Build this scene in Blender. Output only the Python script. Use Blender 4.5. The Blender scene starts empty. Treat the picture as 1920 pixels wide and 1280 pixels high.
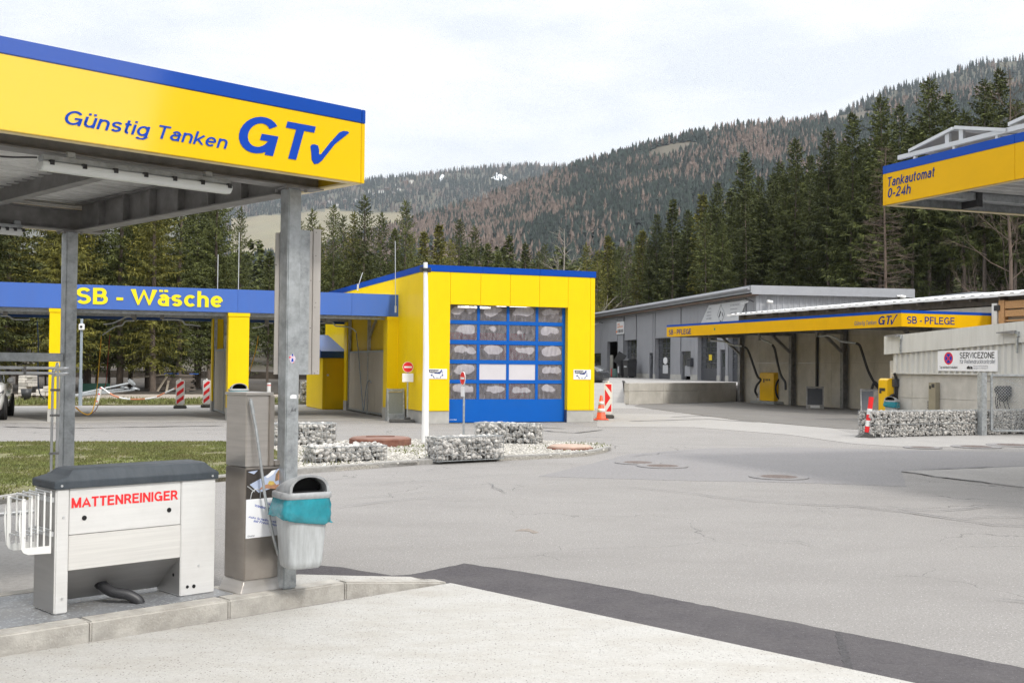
import bpy, bmesh, math, random
import numpy as np
from mathutils import Vector, Matrix

random.seed(7)
RNG = np.random.default_rng(7)
C = bpy.context.scene.collection
R = math.radians

# ------------------------------------------------------------------ camera
F_PX = 2133.0                      # focal length in pixels of the 1920 wide photograph
CAM = Vector((0, 0, 1.75))
PITCH = math.atan(47 / F_PX)
ROLL = 0.0095
fwd = Vector((0, math.cos(PITCH), math.sin(PITCH)))
upv = Vector((0, -math.sin(PITCH), math.cos(PITCH)))
rgt = Vector((1, 0, 0))
c_right = math.cos(ROLL) * rgt + math.sin(ROLL) * upv
c_up = -math.sin(ROLL) * rgt + math.cos(ROLL) * upv
cam_d = bpy.data.cameras.new('camera')
cam_d.sensor_width = 36
cam_d.lens = 36 * F_PX / 1920
cam_d.clip_start = 0.1
cam_d.clip_end = 20000
cam = bpy.data.objects.new('camera', cam_d)
C.objects.link(cam)
m3 = Matrix((c_right, c_up, -fwd)).transposed()
cam.matrix_world = Matrix.Translation(CAM) @ m3.to_4x4()
bpy.context.scene.camera = cam

# ------------------------------------------------------------------ light
SUN_AZ = Vector((0.62, -0.78, 0)).normalized()      # towards the sun, behind the camera on the right
SUN_EL = R(46)
sun_dir = Vector((SUN_AZ.x * math.cos(SUN_EL), SUN_AZ.y * math.cos(SUN_EL), math.sin(SUN_EL)))
sl = bpy.data.lights.new('sun', 'SUN')
sl.energy = 2.1
sl.angle = R(7)
sl.color = (1.0, 0.955, 0.88)
so = bpy.data.objects.new('sun', sl)
so.rotation_euler = sun_dir.to_track_quat('Z', 'Y').to_euler()
so.location = (0, 0, 60)
C.objects.link(so)

w = bpy.data.worlds.new('World')
bpy.context.scene.world = w
w.use_nodes = True
nt = w.node_tree
for n in list(nt.nodes):
    nt.nodes.remove(n)
def wn(t, **k):
    n = nt.nodes.new(t)
    for a, b in k.items():
        setattr(n, a, b)
    return n
out = wn('ShaderNodeOutputWorld'); bg = wn('ShaderNodeBackground')
sky = wn('ShaderNodeTexSky'); sky.sky_type = 'NISHITA'; sky.sun_disc = False
sky.sun_elevation = SUN_EL
sky.sun_rotation = math.atan2(SUN_AZ.x, SUN_AZ.y)
tc = wn('ShaderNodeTexCoord'); sep = wn('ShaderNodeSeparateXYZ')
nt.links.new(tc.outputs['Generated'], sep.inputs[0])
# layered overcast: thin bright cloud, brightest towards the zenith
ramp = wn('ShaderNodeMapRange'); ramp.interpolation_type = 'SMOOTHSTEP'
ramp.inputs['From Min'].default_value = 0.22; ramp.inputs['From Max'].default_value = 0.95
ramp.inputs['To Min'].default_value = 8.7; ramp.inputs['To Max'].default_value = 21.5
nt.links.new(sep.outputs['Z'], ramp.inputs['Value'])
mp = wn('ShaderNodeMapping'); mp.inputs['Scale'].default_value = (1.6, 1.6, 5.0)
nt.links.new(tc.outputs['Generated'], mp.inputs['Vector'])
nz = wn('ShaderNodeTexNoise'); nz.inputs['Scale'].default_value = 2.3; nz.inputs['Detail'].default_value = 7
nz.inputs['Roughness'].default_value = 0.55
nt.links.new(mp.outputs[0], nz.inputs['Vector'])
cr = wn('ShaderNodeValToRGB')
cr.color_ramp.elements[0].position = 0.38; cr.color_ramp.elements[0].color = (0.84, 0.875, 0.92, 1)
cr.color_ramp.elements[1].position = 0.58; cr.color_ramp.elements[1].color = (1.08, 1.08, 1.07, 1)
nt.links.new(nz.outputs['Fac'], cr.inputs['Fac'])
mulc = wn('ShaderNodeVectorMath', operation='SCALE')
nt.links.new(cr.outputs['Color'], mulc.inputs[0]); nt.links.new(ramp.outputs[0], mulc.inputs['Scale'])
mx = wn('ShaderNodeMix', data_type='RGBA'); mx.inputs['Factor'].default_value = 0.93
nt.links.new(sky.outputs[0], mx.inputs['A']); nt.links.new(mulc.outputs[0], mx.inputs['B'])
nt.links.new(mx.outputs['Result'], bg.inputs['Color'])
bg.inputs['Strength'].default_value = 0.1
nt.links.new(bg.outputs[0], out.inputs[0])

vs = bpy.context.scene.view_settings
vs.view_transform = 'Standard'; vs.look = 'None'; vs.exposure = 0.34; vs.gamma = 1.0
bpy.context.scene.cycles.max_bounces = 8
bpy.context.scene.cycles.transparent_max_bounces = 16
bpy.context.scene.cycles.use_denoising = True
bpy.context.scene.cycles.denoising_prefilter = 'NONE'

# ------------------------------------------------------------------ helpers
def ray(px, py):
    d = fwd + c_right * ((px - 960) / F_PX) - c_up * ((py - 640) / F_PX)
    return d
def G(px, py, z=0.0):
    d = ray(px, py); t = (z - CAM.z) / d.z
    return CAM + d * t
def at_depth(px, py, Y):
    d = ray(px, py); return CAM + d * (Y / d.y)

class Frame:
    def __init__(s, x, y, z, deg):
        s.o = Vector((x, y, z)); s.deg = deg; a = R(deg)
        s.ex = Vector((math.cos(a), math.sin(a), 0)); s.ey = Vector((-math.sin(a), math.cos(a), 0))
    def local(s, p):
        q = p - s.o
        return Vector((q.dot(s.ex), q.dot(s.ey), q.z))
    def world(s, x, y, z=0):
        return s.o + s.ex * x + s.ey * y + Vector((0, 0, z))
    def loc(s, px, py, axis, val):
        """where the sight line through a photo pixel meets the local plane axis = val"""
        d = ray(px, py); n = {'x': s.ex, 'y': s.ey, 'z': Vector((0, 0, 1))}[axis]
        t = (val - (CAM - s.o).dot(n)) / d.dot(n)
        return s.local(CAM + d * t)

def thing(name, label, cat, loc=(0, 0, 0), deg=0, group=None, kind=None):
    o = bpy.data.objects.new(name, None)
    o.empty_display_size = 0.2
    o.location = loc; o.rotation_euler = (0, 0, R(deg))
    C.objects.link(o)
    o['label'] = label; o['category'] = cat
    if group: o['group'] = group
    if kind: o['kind'] = kind
    return o
def fthing(name, label, cat, fr, group=None):
    return thing(name, label, cat, fr.o, fr.deg, group)
def tag(o, label, cat, group=None, kind=None):
    o['label'] = label; o['category'] = cat
    if group: o['group'] = group
    if kind: o['kind'] = kind
    return o
def dup(root, loc=None, deg=None, label=None, parent=None):
    r = root.copy(); C.objects.link(r)
    if parent: r.parent = parent
    if loc is not None: r.location = loc
    if deg is not None: r.rotation_euler = (0, 0, R(deg))
    if label: r['label'] = label
    for ch in list(root.children):
        c = ch.copy(); C.objects.link(c); c.parent = r
        for g in list(ch.children):
            d = g.copy(); C.objects.link(d); d.parent = c
    return r

def catmull(pts, n=8):
    pts = [Vector(p) for p in pts]
    if len(pts) < 3: return pts
    P = [2 * pts[0] - pts[1]] + pts + [2 * pts[-1] - pts[-2]]
    out = []
    for i in range(1, len(P) - 2):
        for k in range(n):
            t = k / n
            a, b, c, d = P[i - 1], P[i], P[i + 1], P[i + 2]
            out.append(0.5 * ((2 * b) + (c - a) * t + (2 * a - 5 * b + 4 * c - d) * t * t + (-a + 3 * b - 3 * c + d) * t ** 3))
    out.append(pts[-1])
    return out

class MB:
    """collects shapes and links them as one mesh object"""
    def __init__(s): s.v = []; s.f = []; s.m = []; s.sm = []; s.mats = []
    def mi(s, mat):
        if mat is None: return 0
        if mat not in s.mats: s.mats.append(mat)
        return s.mats.index(mat)
    def add(s, verts, faces, smooth=False, mat=None):
        b = len(s.v); s.v += [tuple(p) for p in verts]; k = s.mi(mat)
        for f in faces:
            s.f.append(tuple(b + i for i in f)); s.m.append(k); s.sm.append(smooth)
        return s
    def box(s, x0, x1, y0, y1, z0, z1, mat=None):
        v = [(x0, y0, z0), (x1, y0, z0), (x1, y1, z0), (x0, y1, z0), (x0, y0, z1), (x1, y0, z1), (x1, y1, z1), (x0, y1, z1)]
        return s.add(v, [(0, 3, 2, 1), (4, 5, 6, 7), (0, 1, 5, 4), (1, 2, 6, 5), (2, 3, 7, 6), (3, 0, 4, 7)], mat=mat)
    def bar(s, p, q, wd, ht=None, mat=None, up=(0, 0, 1)):
        """rectangular bar from p to q"""
        p, q = Vector(p), Vector(q); ht = ht or wd
        d = (q - p).normalized(); u = Vector(up)
        if abs(d.dot(u)) > 0.98: u = Vector((0, 1, 0))
        a = d.cross(u).normalized() * wd / 2; b = a.cross(d).normalized() * ht / 2
        v = [p - a - b, p + a - b, p + a + b, p - a + b, q - a - b, q + a - b, q + a + b, q - a + b]
        return s.add(v, [(0, 3, 2, 1), (4, 5, 6, 7), (0, 1, 5, 4), (1, 2, 6, 5), (2, 3, 7, 6), (3, 0, 4, 7)], mat=mat)
    def tube(s, pts, r, n=10, mat=None, caps=True, r2=None):
        pts = [Vector(p) for p in pts]; rings = []; N = len(pts)
        prev = None
        for i, p in enumerate(pts):
            d = (pts[min(i + 1, N - 1)] - pts[max(i - 1, 0)]).normalized()
            if prev is None:
                u = Vector((0, 0, 1)) if abs(d.z) < 0.9 else Vector((1, 0, 0))
                a = d.cross(u).normalized()
            else:
                a = (prev - d * prev.dot(d)).normalized()
            prev = a; b = d.cross(a)
            rr = r if r2 is None else r + (r2 - r) * i / (N - 1)
            rings.append([p + (a * math.cos(2 * math.pi * k / n) + b * math.sin(2 * math.pi * k / n)) * rr for k in range(n)])
        v = [q for rg in rings for q in rg]; f = []
        for i in range(N - 1):
            for k in range(n):
                f.append((i * n + k, i * n + (k + 1) % n, (i + 1) * n + (k + 1) % n, (i + 1) * n + k))
        s.add(v, f, True, mat)
        if caps:
            s.add(rings[0], [tuple(range(n))[::-1]], False, mat); s.add(rings[-1], [tuple(range(n))], False, mat)
        return s
    def prism(s, poly, axis, a, b, mat=None):
        """polygon (2D) extruded along axis from a to b; 2D coords are the two other axes in order"""
        def P(u, w_, t):
            return {'x': (t, u, w_), 'y': (u, t, w_), 'z': (u, w_, t)}[axis]
        n = len(poly)
        v = [P(u, w_, a) for u, w_ in poly] + [P(u, w_, b) for u, w_ in poly]
        f = [tuple(range(n)), tuple(range(2 * n - 1, n - 1, -1))]
        f += [(i, n + i, n + (i + 1) % n, (i + 1) % n) for i in range(n)]
        return s.add(v, f, mat=mat)
    def lathe(s, prof, c=(0, 0, 0), n=20, mat=None, smooth=True):
        v = []; f = []
        for r, z in prof:
            for k in range(n):
                a = 2 * math.pi * k / n
                v.append((c[0] + r * math.cos(a), c[1] + r * math.sin(a), c[2] + z))
        for i in range(len(prof) - 1):
            for k in range(n):
                f.append((i * n + k, i * n + (k + 1) % n, (i + 1) * n + (k + 1) % n, (i + 1) * n + k))
        f.append(tuple(range(n))[::-1]); f.append(tuple(range((len(prof) - 1) * n, len(prof) * n)))
        return s.add(v, f, smooth, mat)
    def disc(s, c, nrm, r, t=0.01, n=24, mat=None):
        c = Vector(c); d = Vector(nrm).normalized()
        return s.tube([c, c + d * t], r, n, mat)
    def corrugated(s, p, ex, ez, nrm, L, H, pitch, amp, mat=None, slope=0.18, flat=0.5):
        """trapezoid sheet: runs along ex for L, ribs along ez of height H, waves along nrm"""
        p, ex, ez, nrm = Vector(p), Vector(ex), Vector(ez), Vector(nrm)
        xs = []; x = 0
        while x < L:
            for fx, h in ((0, 0), (flat * (1 - slope), 0), (flat, 1), (1 - slope, 1)):
                xx = x + fx * pitch
                if xx <= L: xs.append((xx, h * amp))
            x += pitch
        v = []
        for xx, h in xs:
            v.append(p + ex * xx + nrm * h); v.append(p + ex * xx + nrm * h + ez * H)
        f = [(2 * i, 2 * i + 2, 2 * i + 3, 2 * i + 1) for i in range(len(xs) - 1)]
        return s.add(v, f, mat=mat)
    def build(s, name, mat=None, parent=None, bevel=0.0, seg=2, angle=35):
        me = bpy.data.meshes.new(name)
        me.from_pydata(s.v, [], s.f)
        mats = s.mats if s.mats else [mat]
        for m in mats: me.materials.append(m)
        me.polygons.foreach_set('material_index', s.m)
        me.polygons.foreach_set('use_smooth', s.sm)
        me.update()
        o = bpy.data.objects.new(name, me); C.objects.link(o)
        if parent: o.parent = parent
        bm = bmesh.new(); bm.from_mesh(me); bmesh.ops.recalc_face_normals(bm, faces=bm.faces)
        if bevel:
            es = [e for e in bm.edges if len(e.link_faces) == 2 and e.calc_face_angle(0) > R(angle)]
            bmesh.ops.bevel(bm, geom=es, offset=bevel, segments=seg, affect='EDGES', clamp_overlap=True)
        bm.to_mesh(me); bm.free()
        return o

def rawmesh(name, V, F, mat, parent=None, smooth=False, mats=None, midx=None):
    """big numpy mesh: V (n,3), F (m,k) of one polygon size"""
    me = bpy.data.meshes.new(name)
    V = np.asarray(V, np.float32); F = np.asarray(F, np.int32)
    k = F.shape[1]
    me.vertices.add(len(V)); me.vertices.foreach_set('co', V.ravel())
    me.loops.add(F.size); me.loops.foreach_set('vertex_index', F.ravel())
    me.polygons.add(len(F)); me.polygons.foreach_set('loop_start', np.arange(0, F.size, k, dtype=np.int32))
    for m in (mats or [mat]): me.materials.append(m)
    if midx is not None: me.polygons.foreach_set('material_index', np.asarray(midx, np.int32))
    me.polygons.foreach_set('use_smooth', np.full(len(F), smooth))
    me.update(calc_edges=True); me.validate()
    o = bpy.data.objects.new(name, me); C.objects.link(o)
    if parent: o.parent = parent
    return o

XP, YP, ZP = Vector((1, 0, 0)), Vector((0, 1, 0)), Vector((0, 0, 1))

# ------------------------------------------------------------------ stroke lettering (plain grotesque letters drawn as strokes)
def arc_(cx, cy, rx, ry, a0, a1, n=10):
    return [(cx + rx * math.cos(R(a0 + (a1 - a0) * i / n)), cy + ry * math.sin(R(a0 + (a1 - a0) * i / n))) for i in range(n + 1)]
def glyph(c, t):
    h = t / 2; T = 1 - h; X = .74 - h; B = h; m = .37
    st = lambda x, y=1.0: [(x, 0), (x, y)]
    dots = lambda a, b: [[(a, .87), (a, 1)], [(b, .87), (b, 1)]]
    ell = lambda cx, cy, rx, ry: arc_(cx, cy, rx, ry, 0, 360, 22)
    Sx = lambda top, w: arc_(w / 2, (top + top * .02 + (top + h) / 2) / 2 if 0 else (top + (top + h) / 2) / 2, w / 2 - h, (top - (top + h) / 2) / 2, 25, 270) + arc_(w / 2, (B + (top + h) / 2) / 2, w / 2 - h, ((top + h) / 2 - B) / 2, 90, -155)[1:]
    arch = lambda w, x0=0: [(x0 + h, .36)] + arc_(x0 + w / 2, .44, w / 2 - h, X - .44, 180, 0) + [(x0 + w - h, 0)]
    D = {
        'A': ([[(.04, 0), (.37, T), (.70, 0)], [(.15, .3), (.59, .3)]], .74),
        'B': ([st(h), [(h, T), (.36, T)] + arc_(.36, (T + .53) / 2, .24 - h, (T - .53) / 2, 90, -90) + [(h, .53)], [(h, .53), (.38, .53)] + arc_(.38, (.53 + B) / 2, .28 - h, (.53 - B) / 2, 90, -90) + [(h, B)]], .66),
        'C': ([arc_(.39, .5, .39 - h, .5 - h, 42, 318, 18)], .74),
        'D': ([st(h), [(h, T), (.3, T)] + arc_(.3, .5, .42 - h, .5 - h, 90, -90) + [(h, B)]], .72),
        'E': ([st(h), [(h, T), (.6, T)], [(h, .52), (.56, .52)], [(h, B), (.62, B)]], .62),
        'F': ([st(h), [(h, T), (.58, T)], [(h, .52), (.53, .52)]], .58),
        'G': ([arc_(.40, .5, .40 - h, .5 - h, 40, 335, 20), [(.44, .46), (.79 - h, .46), (.79 - h, 0)]], .80),
        'H': ([st(h), st(.68 - h), [(h, .52), (.68 - h, .52)]], .68),
        'I': ([st(h)], t), 'l': ([st(h)], t),
        'J': ([[(.45 - h, 1), (.45 - h, .28)] + arc_(.225, .28, .225 - h, .28 - h, 0, -180)], .45),
        'K': ([st(h), [(.62, 1), (h, .36)], [(.24, .58), (.66, 0)]], .68),
        'L': ([st(h), [(h, B), (.56, B)]], .56),
        'M': ([st(h), st(.84 - h), [(h, .98), (.42, .02)], [(.84 - h, .98), (.42, .02)]], .84),
        'N': ([st(h), st(.72 - h), [(h, .97), (.72 - h, .03)]], .72),
        'O': ([ell(.4, .5, .4 - h, .5 - h)], .8),
        'P': ([st(h), [(h, T), (.36, T)] + arc_(.36, (T + .45) / 2, .26 - h, (T - .45) / 2, 90, -90) + [(h, .45)]], .62),
        'R': ([st(h), [(h, T), (.38, T)] + arc_(.38, (T + .47) / 2, .26 - h, (T - .47) / 2, 90, -90) + [(h, .47)], [(.38, .46), (.62, 0)]], .67),
        'S': ([Sx(T, .64)], .64), 's': ([Sx(X, .50)], .50),
        'T': ([[(0, T), (.62, T)], [(.31, 0), (.31, T)]], .62),
        'U': ([[(h, 1), (h, .32)] + arc_(.34, .32, .34 - h, .32 - h, 180, 360) + [(.68 - h, 1)]], .68),
        'V': ([[(.03, 1), (.34, .02), (.65, 1)]], .68), 'W': ([[(.04 + d, 1), (.28 + d, .0), (.53 + d, 1), (.78 + d, .0), (1.02 + d, 1)] for d in (0, .05)], 1.10),
        'Z': ([[(.02, T), (.56, T), (.05, B), (.60, B)]], .60), 'z': ([[(.02, X), (.42, X), (.05, B), (.46, B)]], .46),
        '0': ([ell(.28, .5, .28 - h, .5 - h)], .56), '8': ([ell(.28, .74, .25 - h, .26 - h), ell(.28, .26, .28 - h, .26 - h)], .56),
        '2': ([arc_(.28, .72, .28 - h, .28 - h, 165, -25) + [(h, B), (.56, B)]], .56), '4': ([[(.42, 0), (.42, .97), (h, .26), (.58, .26)]], .58),
        '-': ([[(.02, .37), (.32, .37)]], .34), '!': ([[(h, .27), (h, 1)], [(h, 0), (h, t)]], t), '.': ([[(h, 0), (h, t)]], t),
        'a': ([[(.52 - h, 0), (.52 - h, .48)] + arc_(.28, .48, .24 - h, X - .48, 0, 155), [(.52 - h, .43), (.25, .43)] + arc_(.25, (.43 + B) / 2, .25 - h, (.43 - B) / 2, 90, 270) + [(.32, B), (.52 - h, .17)]], .54),
        'b': ([st(h), ell(.29, m, .29 - h, m - h)], .58), 'c': ([arc_(.29, m, .29 - h, m - h, 42, 318, 16)], .53),
        'd': ([ell(.29, m, .29 - h, m - h), st(.58 - h)], .58), 'e': ([arc_(.29, m, .29 - h, m - h, 0, 318, 16), [(h, m), (.58 - h, m)]], .58),
        'f': ([[(.15, 0), (.15, .8)] + arc_(.30, .8, .15, T - .8, 180, 80), [(0, .68), (.33, .68)]], .35),
        'g': ([ell(.29, m, .29 - h, m - h), [(.58 - h, .74), (.58 - h, -.04)] + arc_(.29, -.04, .29 - h, .19, 0, -155)], .58),
        'h': ([st(h), arch(.54)], .54), 'i': ([st(h, .74), [(h, .87), (h, 1)]], t), 'j': ([st(h, .74)], t),
        'k': ([st(h), [(.48, .74), (h, .25)], [(.18, .42), (.52, 0)]], .53), 'm': ([st(h, .74), arch(.46), arch(.46, .46 - t)], .92 - t),
        'n': ([st(h, .74), arch(.54)], .54), 'o': ([ell(.3, m, .3 - h, m - h)], .6), 'p': ([[(h, -.24), (h, .74)], ell(.29, m, .29 - h, m - h)], .58),
        'r': ([st(h, .74), [(h, .36)] + arc_(.26, .42, .26 - h, X - .42, 180, 72)], .34),
        't': ([[(.14, .96), (.14, .2)] + arc_(.27, .2, .13, .2 - B, 180, 275), [(0, .68), (.31, .68)]], .33),
        'u': ([[(h, .74), (h, .3)] + arc_(.27, .3, .27 - h, .3 - B, 180, 360), st(.54 - h, .74)], .54),
        'v': ([[(.02, .74), (.25, .02), (.48, .74)]], .5), 'w': ([[(.02, .74), (.19, .02), (.37, .7), (.55, .02), (.72, .74)]], .74), ' ': ([], .22)}
    D['ü'] = (D['u'][0] + dots(.15, .39), .54); D['ä'] = (D['a'][0] + dots(.15, .38), .54)
    return D.get(c, ([], .3))
def text(name, body, parent, mat, p0, ex, ez, nrm, wd, ht, shear=0.0, bold=0.0, thick=0.004, space=1.0):
    """lettering fitted to a box wd x ht whose lower left corner is p0"""
    t = 0.125 + bold * 2.5; V_ = []; F_ = []; lay = []; x = 0; k = 0
    for ch in body:
        stv, w_ = glyph(ch, t)
        for s in stv:
            k += 1; pts = []; n = len(s); closed = n > 20 and math.dist(s[0], s[-1]) < 1e-6
            for i, p in enumerate(s):
                a = s[i - 1] if i else (s[-2] if closed else None); b = s[i + 1] if i < n - 1 else (s[1] if closed else None)
                d0 = Vector((p[0] - a[0], p[1] - a[1])).normalized() if a else None; d1 = Vector((b[0] - p[0], b[1] - p[1])).normalized() if b else None
                d0 = d0 or d1; d1 = d1 or d0; tn = d0 + d1
                tn = tn.normalized() if tn.length > 1e-4 else d0
                nn = Vector((-tn.y, tn.x)); cs = max(0.42, nn.dot(Vector((-d0.y, d0.x))))
                pts.append((p, nn * (t / 2 / cs)))
            b0 = len(V_)
            for p, o_ in pts:
                V_ += [(x + p[0] + o_.x, p[1] + o_.y), (x + p[0] - o_.x, p[1] - o_.y)]; lay += [k, k]
            F_ += [(b0 + 2 * i, b0 + 2 * i + 1, b0 + 2 * i + 3, b0 + 2 * i + 2) for i in range(n - 1)]
        x += w_ + (.095 if ch != ' ' else 0.06) * space * (1 if t < .16 else .9)
    a = np.array(V_, float); a[:, 1] = np.clip(a[:, 1], -0.26 if any(q in 'gjp' for q in body) else 0, 1); a[:, 0] += a[:, 1] * shear
    lo = a.min(0); hi = a.max(0); u = (a[:, 0] - lo[0]) / (hi[0] - lo[0]) * wd; v = (a[:, 1] - lo[1]) / (hi[1] - lo[1]) * ht
    lift = thick * (0.7 + 0.3 * (np.array(lay) % 7) / 7)
    p = np.array(p0)[None] + u[:, None] * np.array(ex)[None] + v[:, None] * np.array(ez)[None] + lift[:, None] * np.array(nrm)[None]
    me = bpy.data.meshes.new(name); me.from_pydata(p.tolist(), [], F_); me.materials.append(mat); me.update()
    o = bpy.data.objects.new(name, me); C.objects.link(o)
    if parent: o.parent = parent
    return o

# ------------------------------------------------------------------ materials
def M(name, col, rough=0.6, metal=0.0, var=0.12, vs=3.0, bump=0.0, bs=40.0, stretch=(1, 1, 1), spec=0.5, coat=0.0,
      dirt=None, dirt_amt=0.0, dirt_scale=1.5, dirt_stretch=(1, 1, 1), speck=None, speck_scale=60, speck_size=0.16, island=0.0, objrand=0.0, nr=0.6, crack=None, crack_scale=0.45):
    m = bpy.data.materials.new(name); m.use_nodes = True
    t = m.node_tree; L = t.links.new
    b = t.nodes['Principled BSDF']
    b.inputs['Roughness'].default_value = rough; b.inputs['Metallic'].default_value = metal
    b.inputs['Specular IOR Level'].default_value = spec
    b.inputs['Coat Weight'].default_value = coat; b.inputs['Coat Roughness'].default_value = 0.08
    tc = t.nodes.new('ShaderNodeTexCoord'); mp = t.nodes.new('ShaderNodeMapping')
    mp.inputs['Scale'].default_value = stretch; L(tc.outputs['Object'], mp.inputs['Vector'])
    if coat >= 0.8: b.inputs['Coat IOR'].default_value = 1.85
    n = t.nodes.new('ShaderNodeTexNoise'); n.inputs['Scale'].default_value = vs; n.inputs['Detail'].default_value = 8
    n.inputs['Roughness'].default_value = nr
    L(mp.outputs[0], n.inputs['Vector'])
    r = t.nodes.new('ShaderNodeMapRange'); r.inputs['From Min'].default_value = 0.3; r.inputs['From Max'].default_value = 0.7
    r.inputs['To Min'].default_value = 1 - var; r.inputs['To Max'].default_value = 1 + var
    L(n.outputs['Fac'], r.inputs['Value'])
    sc = t.nodes.new('ShaderNodeVectorMath'); sc.operation = 'SCALE'; sc.inputs[0].default_value = col[:3]
    L(r.outputs[0], sc.inputs['Scale']); cur = sc.outputs[0]
    def scale_by(sock, lo, hi):
        nonlocal cur
        q = t.nodes.new('ShaderNodeMapRange'); q.inputs['To Min'].default_value = lo; q.inputs['To Max'].default_value = hi
        L(sock, q.inputs['Value'])
        s2 = t.nodes.new('ShaderNodeVectorMath'); s2.operation = 'SCALE'; L(cur, s2.inputs[0]); L(q.outputs[0], s2.inputs['Scale']); cur = s2.outputs[0]
    if island:
        g = t.nodes.new('ShaderNodeNewGeometry'); scale_by(g.outputs['Random Per Island'], 1 - island, 1 + island)
    if objrand:
        g = t.nodes.new('ShaderNodeObjectInfo'); scale_by(g.outputs['Random'], 1 - objrand, 1 + objrand)
    def blend(fac, c2):
        nonlocal cur
        q = t.nodes.new('ShaderNodeMix'); q.data_type = 'RGBA'
        L(fac, q.inputs['Factor']); L(cur, q.inputs['A']); q.inputs['B'].default_value = (*c2[:3], 1); cur = q.outputs['Result']
    if dirt is not None:
        m2 = t.nodes.new('ShaderNodeMapping'); m2.inputs['Scale'].default_value = dirt_stretch; m2.inputs['Location'].default_value = (3.1, 7.7, 1.3)
        L(tc.outputs['Object'], m2.inputs['Vector'])
        n2 = t.nodes.new('ShaderNodeTexNoise'); n2.inputs['Scale'].default_value = dirt_scale; n2.inputs['Detail'].default_value = 9; n2.inputs['Roughness'].default_value = 0.68
        L(m2.outputs[0], n2.inputs['Vector'])
        q = t.nodes.new('ShaderNodeMapRange'); q.inputs['From Min'].default_value = 0.42; q.inputs['From Max'].default_value = 0.78
        q.inputs['To Max'].default_value = dirt_amt; L(n2.outputs['Fac'], q.inputs['Value'])
        blend(q.outputs[0], dirt)
    if speck is not None:
        vo = t.nodes.new('ShaderNodeTexVoronoi'); vo.inputs['Scale'].default_value = speck_scale
        L(tc.outputs['Object'], vo.inputs['Vector'])
        sepc = t.nodes.new('ShaderNodeSeparateColor'); L(vo.outputs['Color'], sepc.inputs[0])
        th = t.nodes.new('ShaderNodeMath'); th.operation = 'MULTIPLY'; th.inputs[1].default_value = speck_size; L(sepc.outputs[0], th.inputs[0])
        lt = t.nodes.new('ShaderNodeMath'); lt.operation = 'LESS_THAN'; L(vo.outputs['Distance'], lt.inputs[0]); L(th.outputs[0], lt.inputs[1])
        q = t.nodes.new('ShaderNodeMath'); q.operation = 'MULTIPLY'; q.inputs[1].default_value = 0.8; L(lt.outputs[0], q.inputs[0])
        blend(q.outputs[0], speck)
    if crack is not None:
        def nd(ty, **k):
            q = t.nodes.new(ty)
            for a_, v_ in k.items():
                if a_ in q.inputs: q.inputs[a_].default_value = v_
                else: setattr(q, a_, v_)
            return q
        nw = nd('ShaderNodeTexNoise', Scale=1.1, Detail=5.0); L(tc.outputs['Object'], nw.inputs['Vector'])
        ws = nd('ShaderNodeVectorMath', operation='SCALE', Scale=0.9); L(nw.outputs['Color'], ws.inputs[0])
        wa = nd('ShaderNodeVectorMath', operation='ADD'); L(tc.outputs['Object'], wa.inputs[0]); L(ws.outputs[0], wa.inputs[1])
        vc = nd('ShaderNodeTexVoronoi', feature='DISTANCE_TO_EDGE', Scale=crack_scale); L(wa.outputs[0], vc.inputs['Vector'])
        mk = nd('ShaderNodeTexNoise', Scale=0.23, Detail=2.0); L(tc.outputs['Object'], mk.inputs['Vector'])
        mw = nd('ShaderNodeMapRange'); mw.inputs['From Min'].default_value = 0.47; mw.inputs['From Max'].default_value = 0.75; mw.inputs['To Max'].default_value = 0.010; L(mk.outputs['Fac'], mw.inputs['Value'])
        lt = nd('ShaderNodeMath', operation='LESS_THAN'); L(vc.outputs['Distance'], lt.inputs[0]); L(mw.outputs[0], lt.inputs[1])
        q = nd('ShaderNodeMath', operation='MULTIPLY'); q.inputs[1].default_value = 0.6; L(lt.outputs[0], q.inputs[0]); blend(q.outputs[0], crack)
    L(cur, b.inputs['Base Color'])
    if bump:
        n3 = t.nodes.new('ShaderNodeTexNoise'); n3.inputs['Scale'].default_value = bs; n3.inputs['Detail'].default_value = 5
        L(mp.outputs[0], n3.inputs['Vector'])
        bp = t.nodes.new('ShaderNodeBump'); bp.inputs['Strength'].default_value = bump; bp.inputs['Distance'].default_value = 0.02
        L(n3.outputs['Fac'], bp.inputs['Height']); L(bp.outputs[0], b.inputs['Normal'])
    return m

YEL = (0.84, 0.585, 0.003); BLU = (0.012, 0.075, 0.36)
yellow = M('yellow_sheet', YEL, 0.4, var=0.03, vs=1.2, spec=0.2, dirt=(0.45, 0.33, 0.02), dirt_amt=0.10, dirt_scale=2.0, dirt_stretch=(3, 3, 0.5))
yellow_gloss = M('yellow_fascia', (0.80, 0.515, 0.001), 0.30, var=0.015, vs=0.8, spec=0.3, coat=1.0, dirt=(0.5, 0.36, 0.02), dirt_amt=0.05)
yellow_old = M('aged_yellow_fascia', (0.72, 0.40, 0.002), 0.45, var=0.03, vs=0.8, spec=0.15, dirt=(0.5, 0.3, 0.01), dirt_amt=0.2)
yellow_machine = M('yellow_machine_paint', (0.80, 0.47, 0.004), 0.35, var=0.05, dirt=(0.3, 0.2, 0.03), dirt_amt=0.25)
blue_band = M('blue_band', (0.004, 0.060, 0.36), 0.3, var=0.02, vs=1, spec=0.2)
blue_gloss = M('blue_gloss_band', (0.004, 0.060, 0.36), 0.3, var=0.02, vs=1, spec=0.3, coat=0.8)
blue_fascia = M('blue_sheet', (0.050, 0.135, 0.46), 0.45, var=0.03, vs=0.7, dirt=(0.09, 0.13, 0.33), dirt_amt=0.25, dirt_stretch=(2, 2, 0.6))
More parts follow.
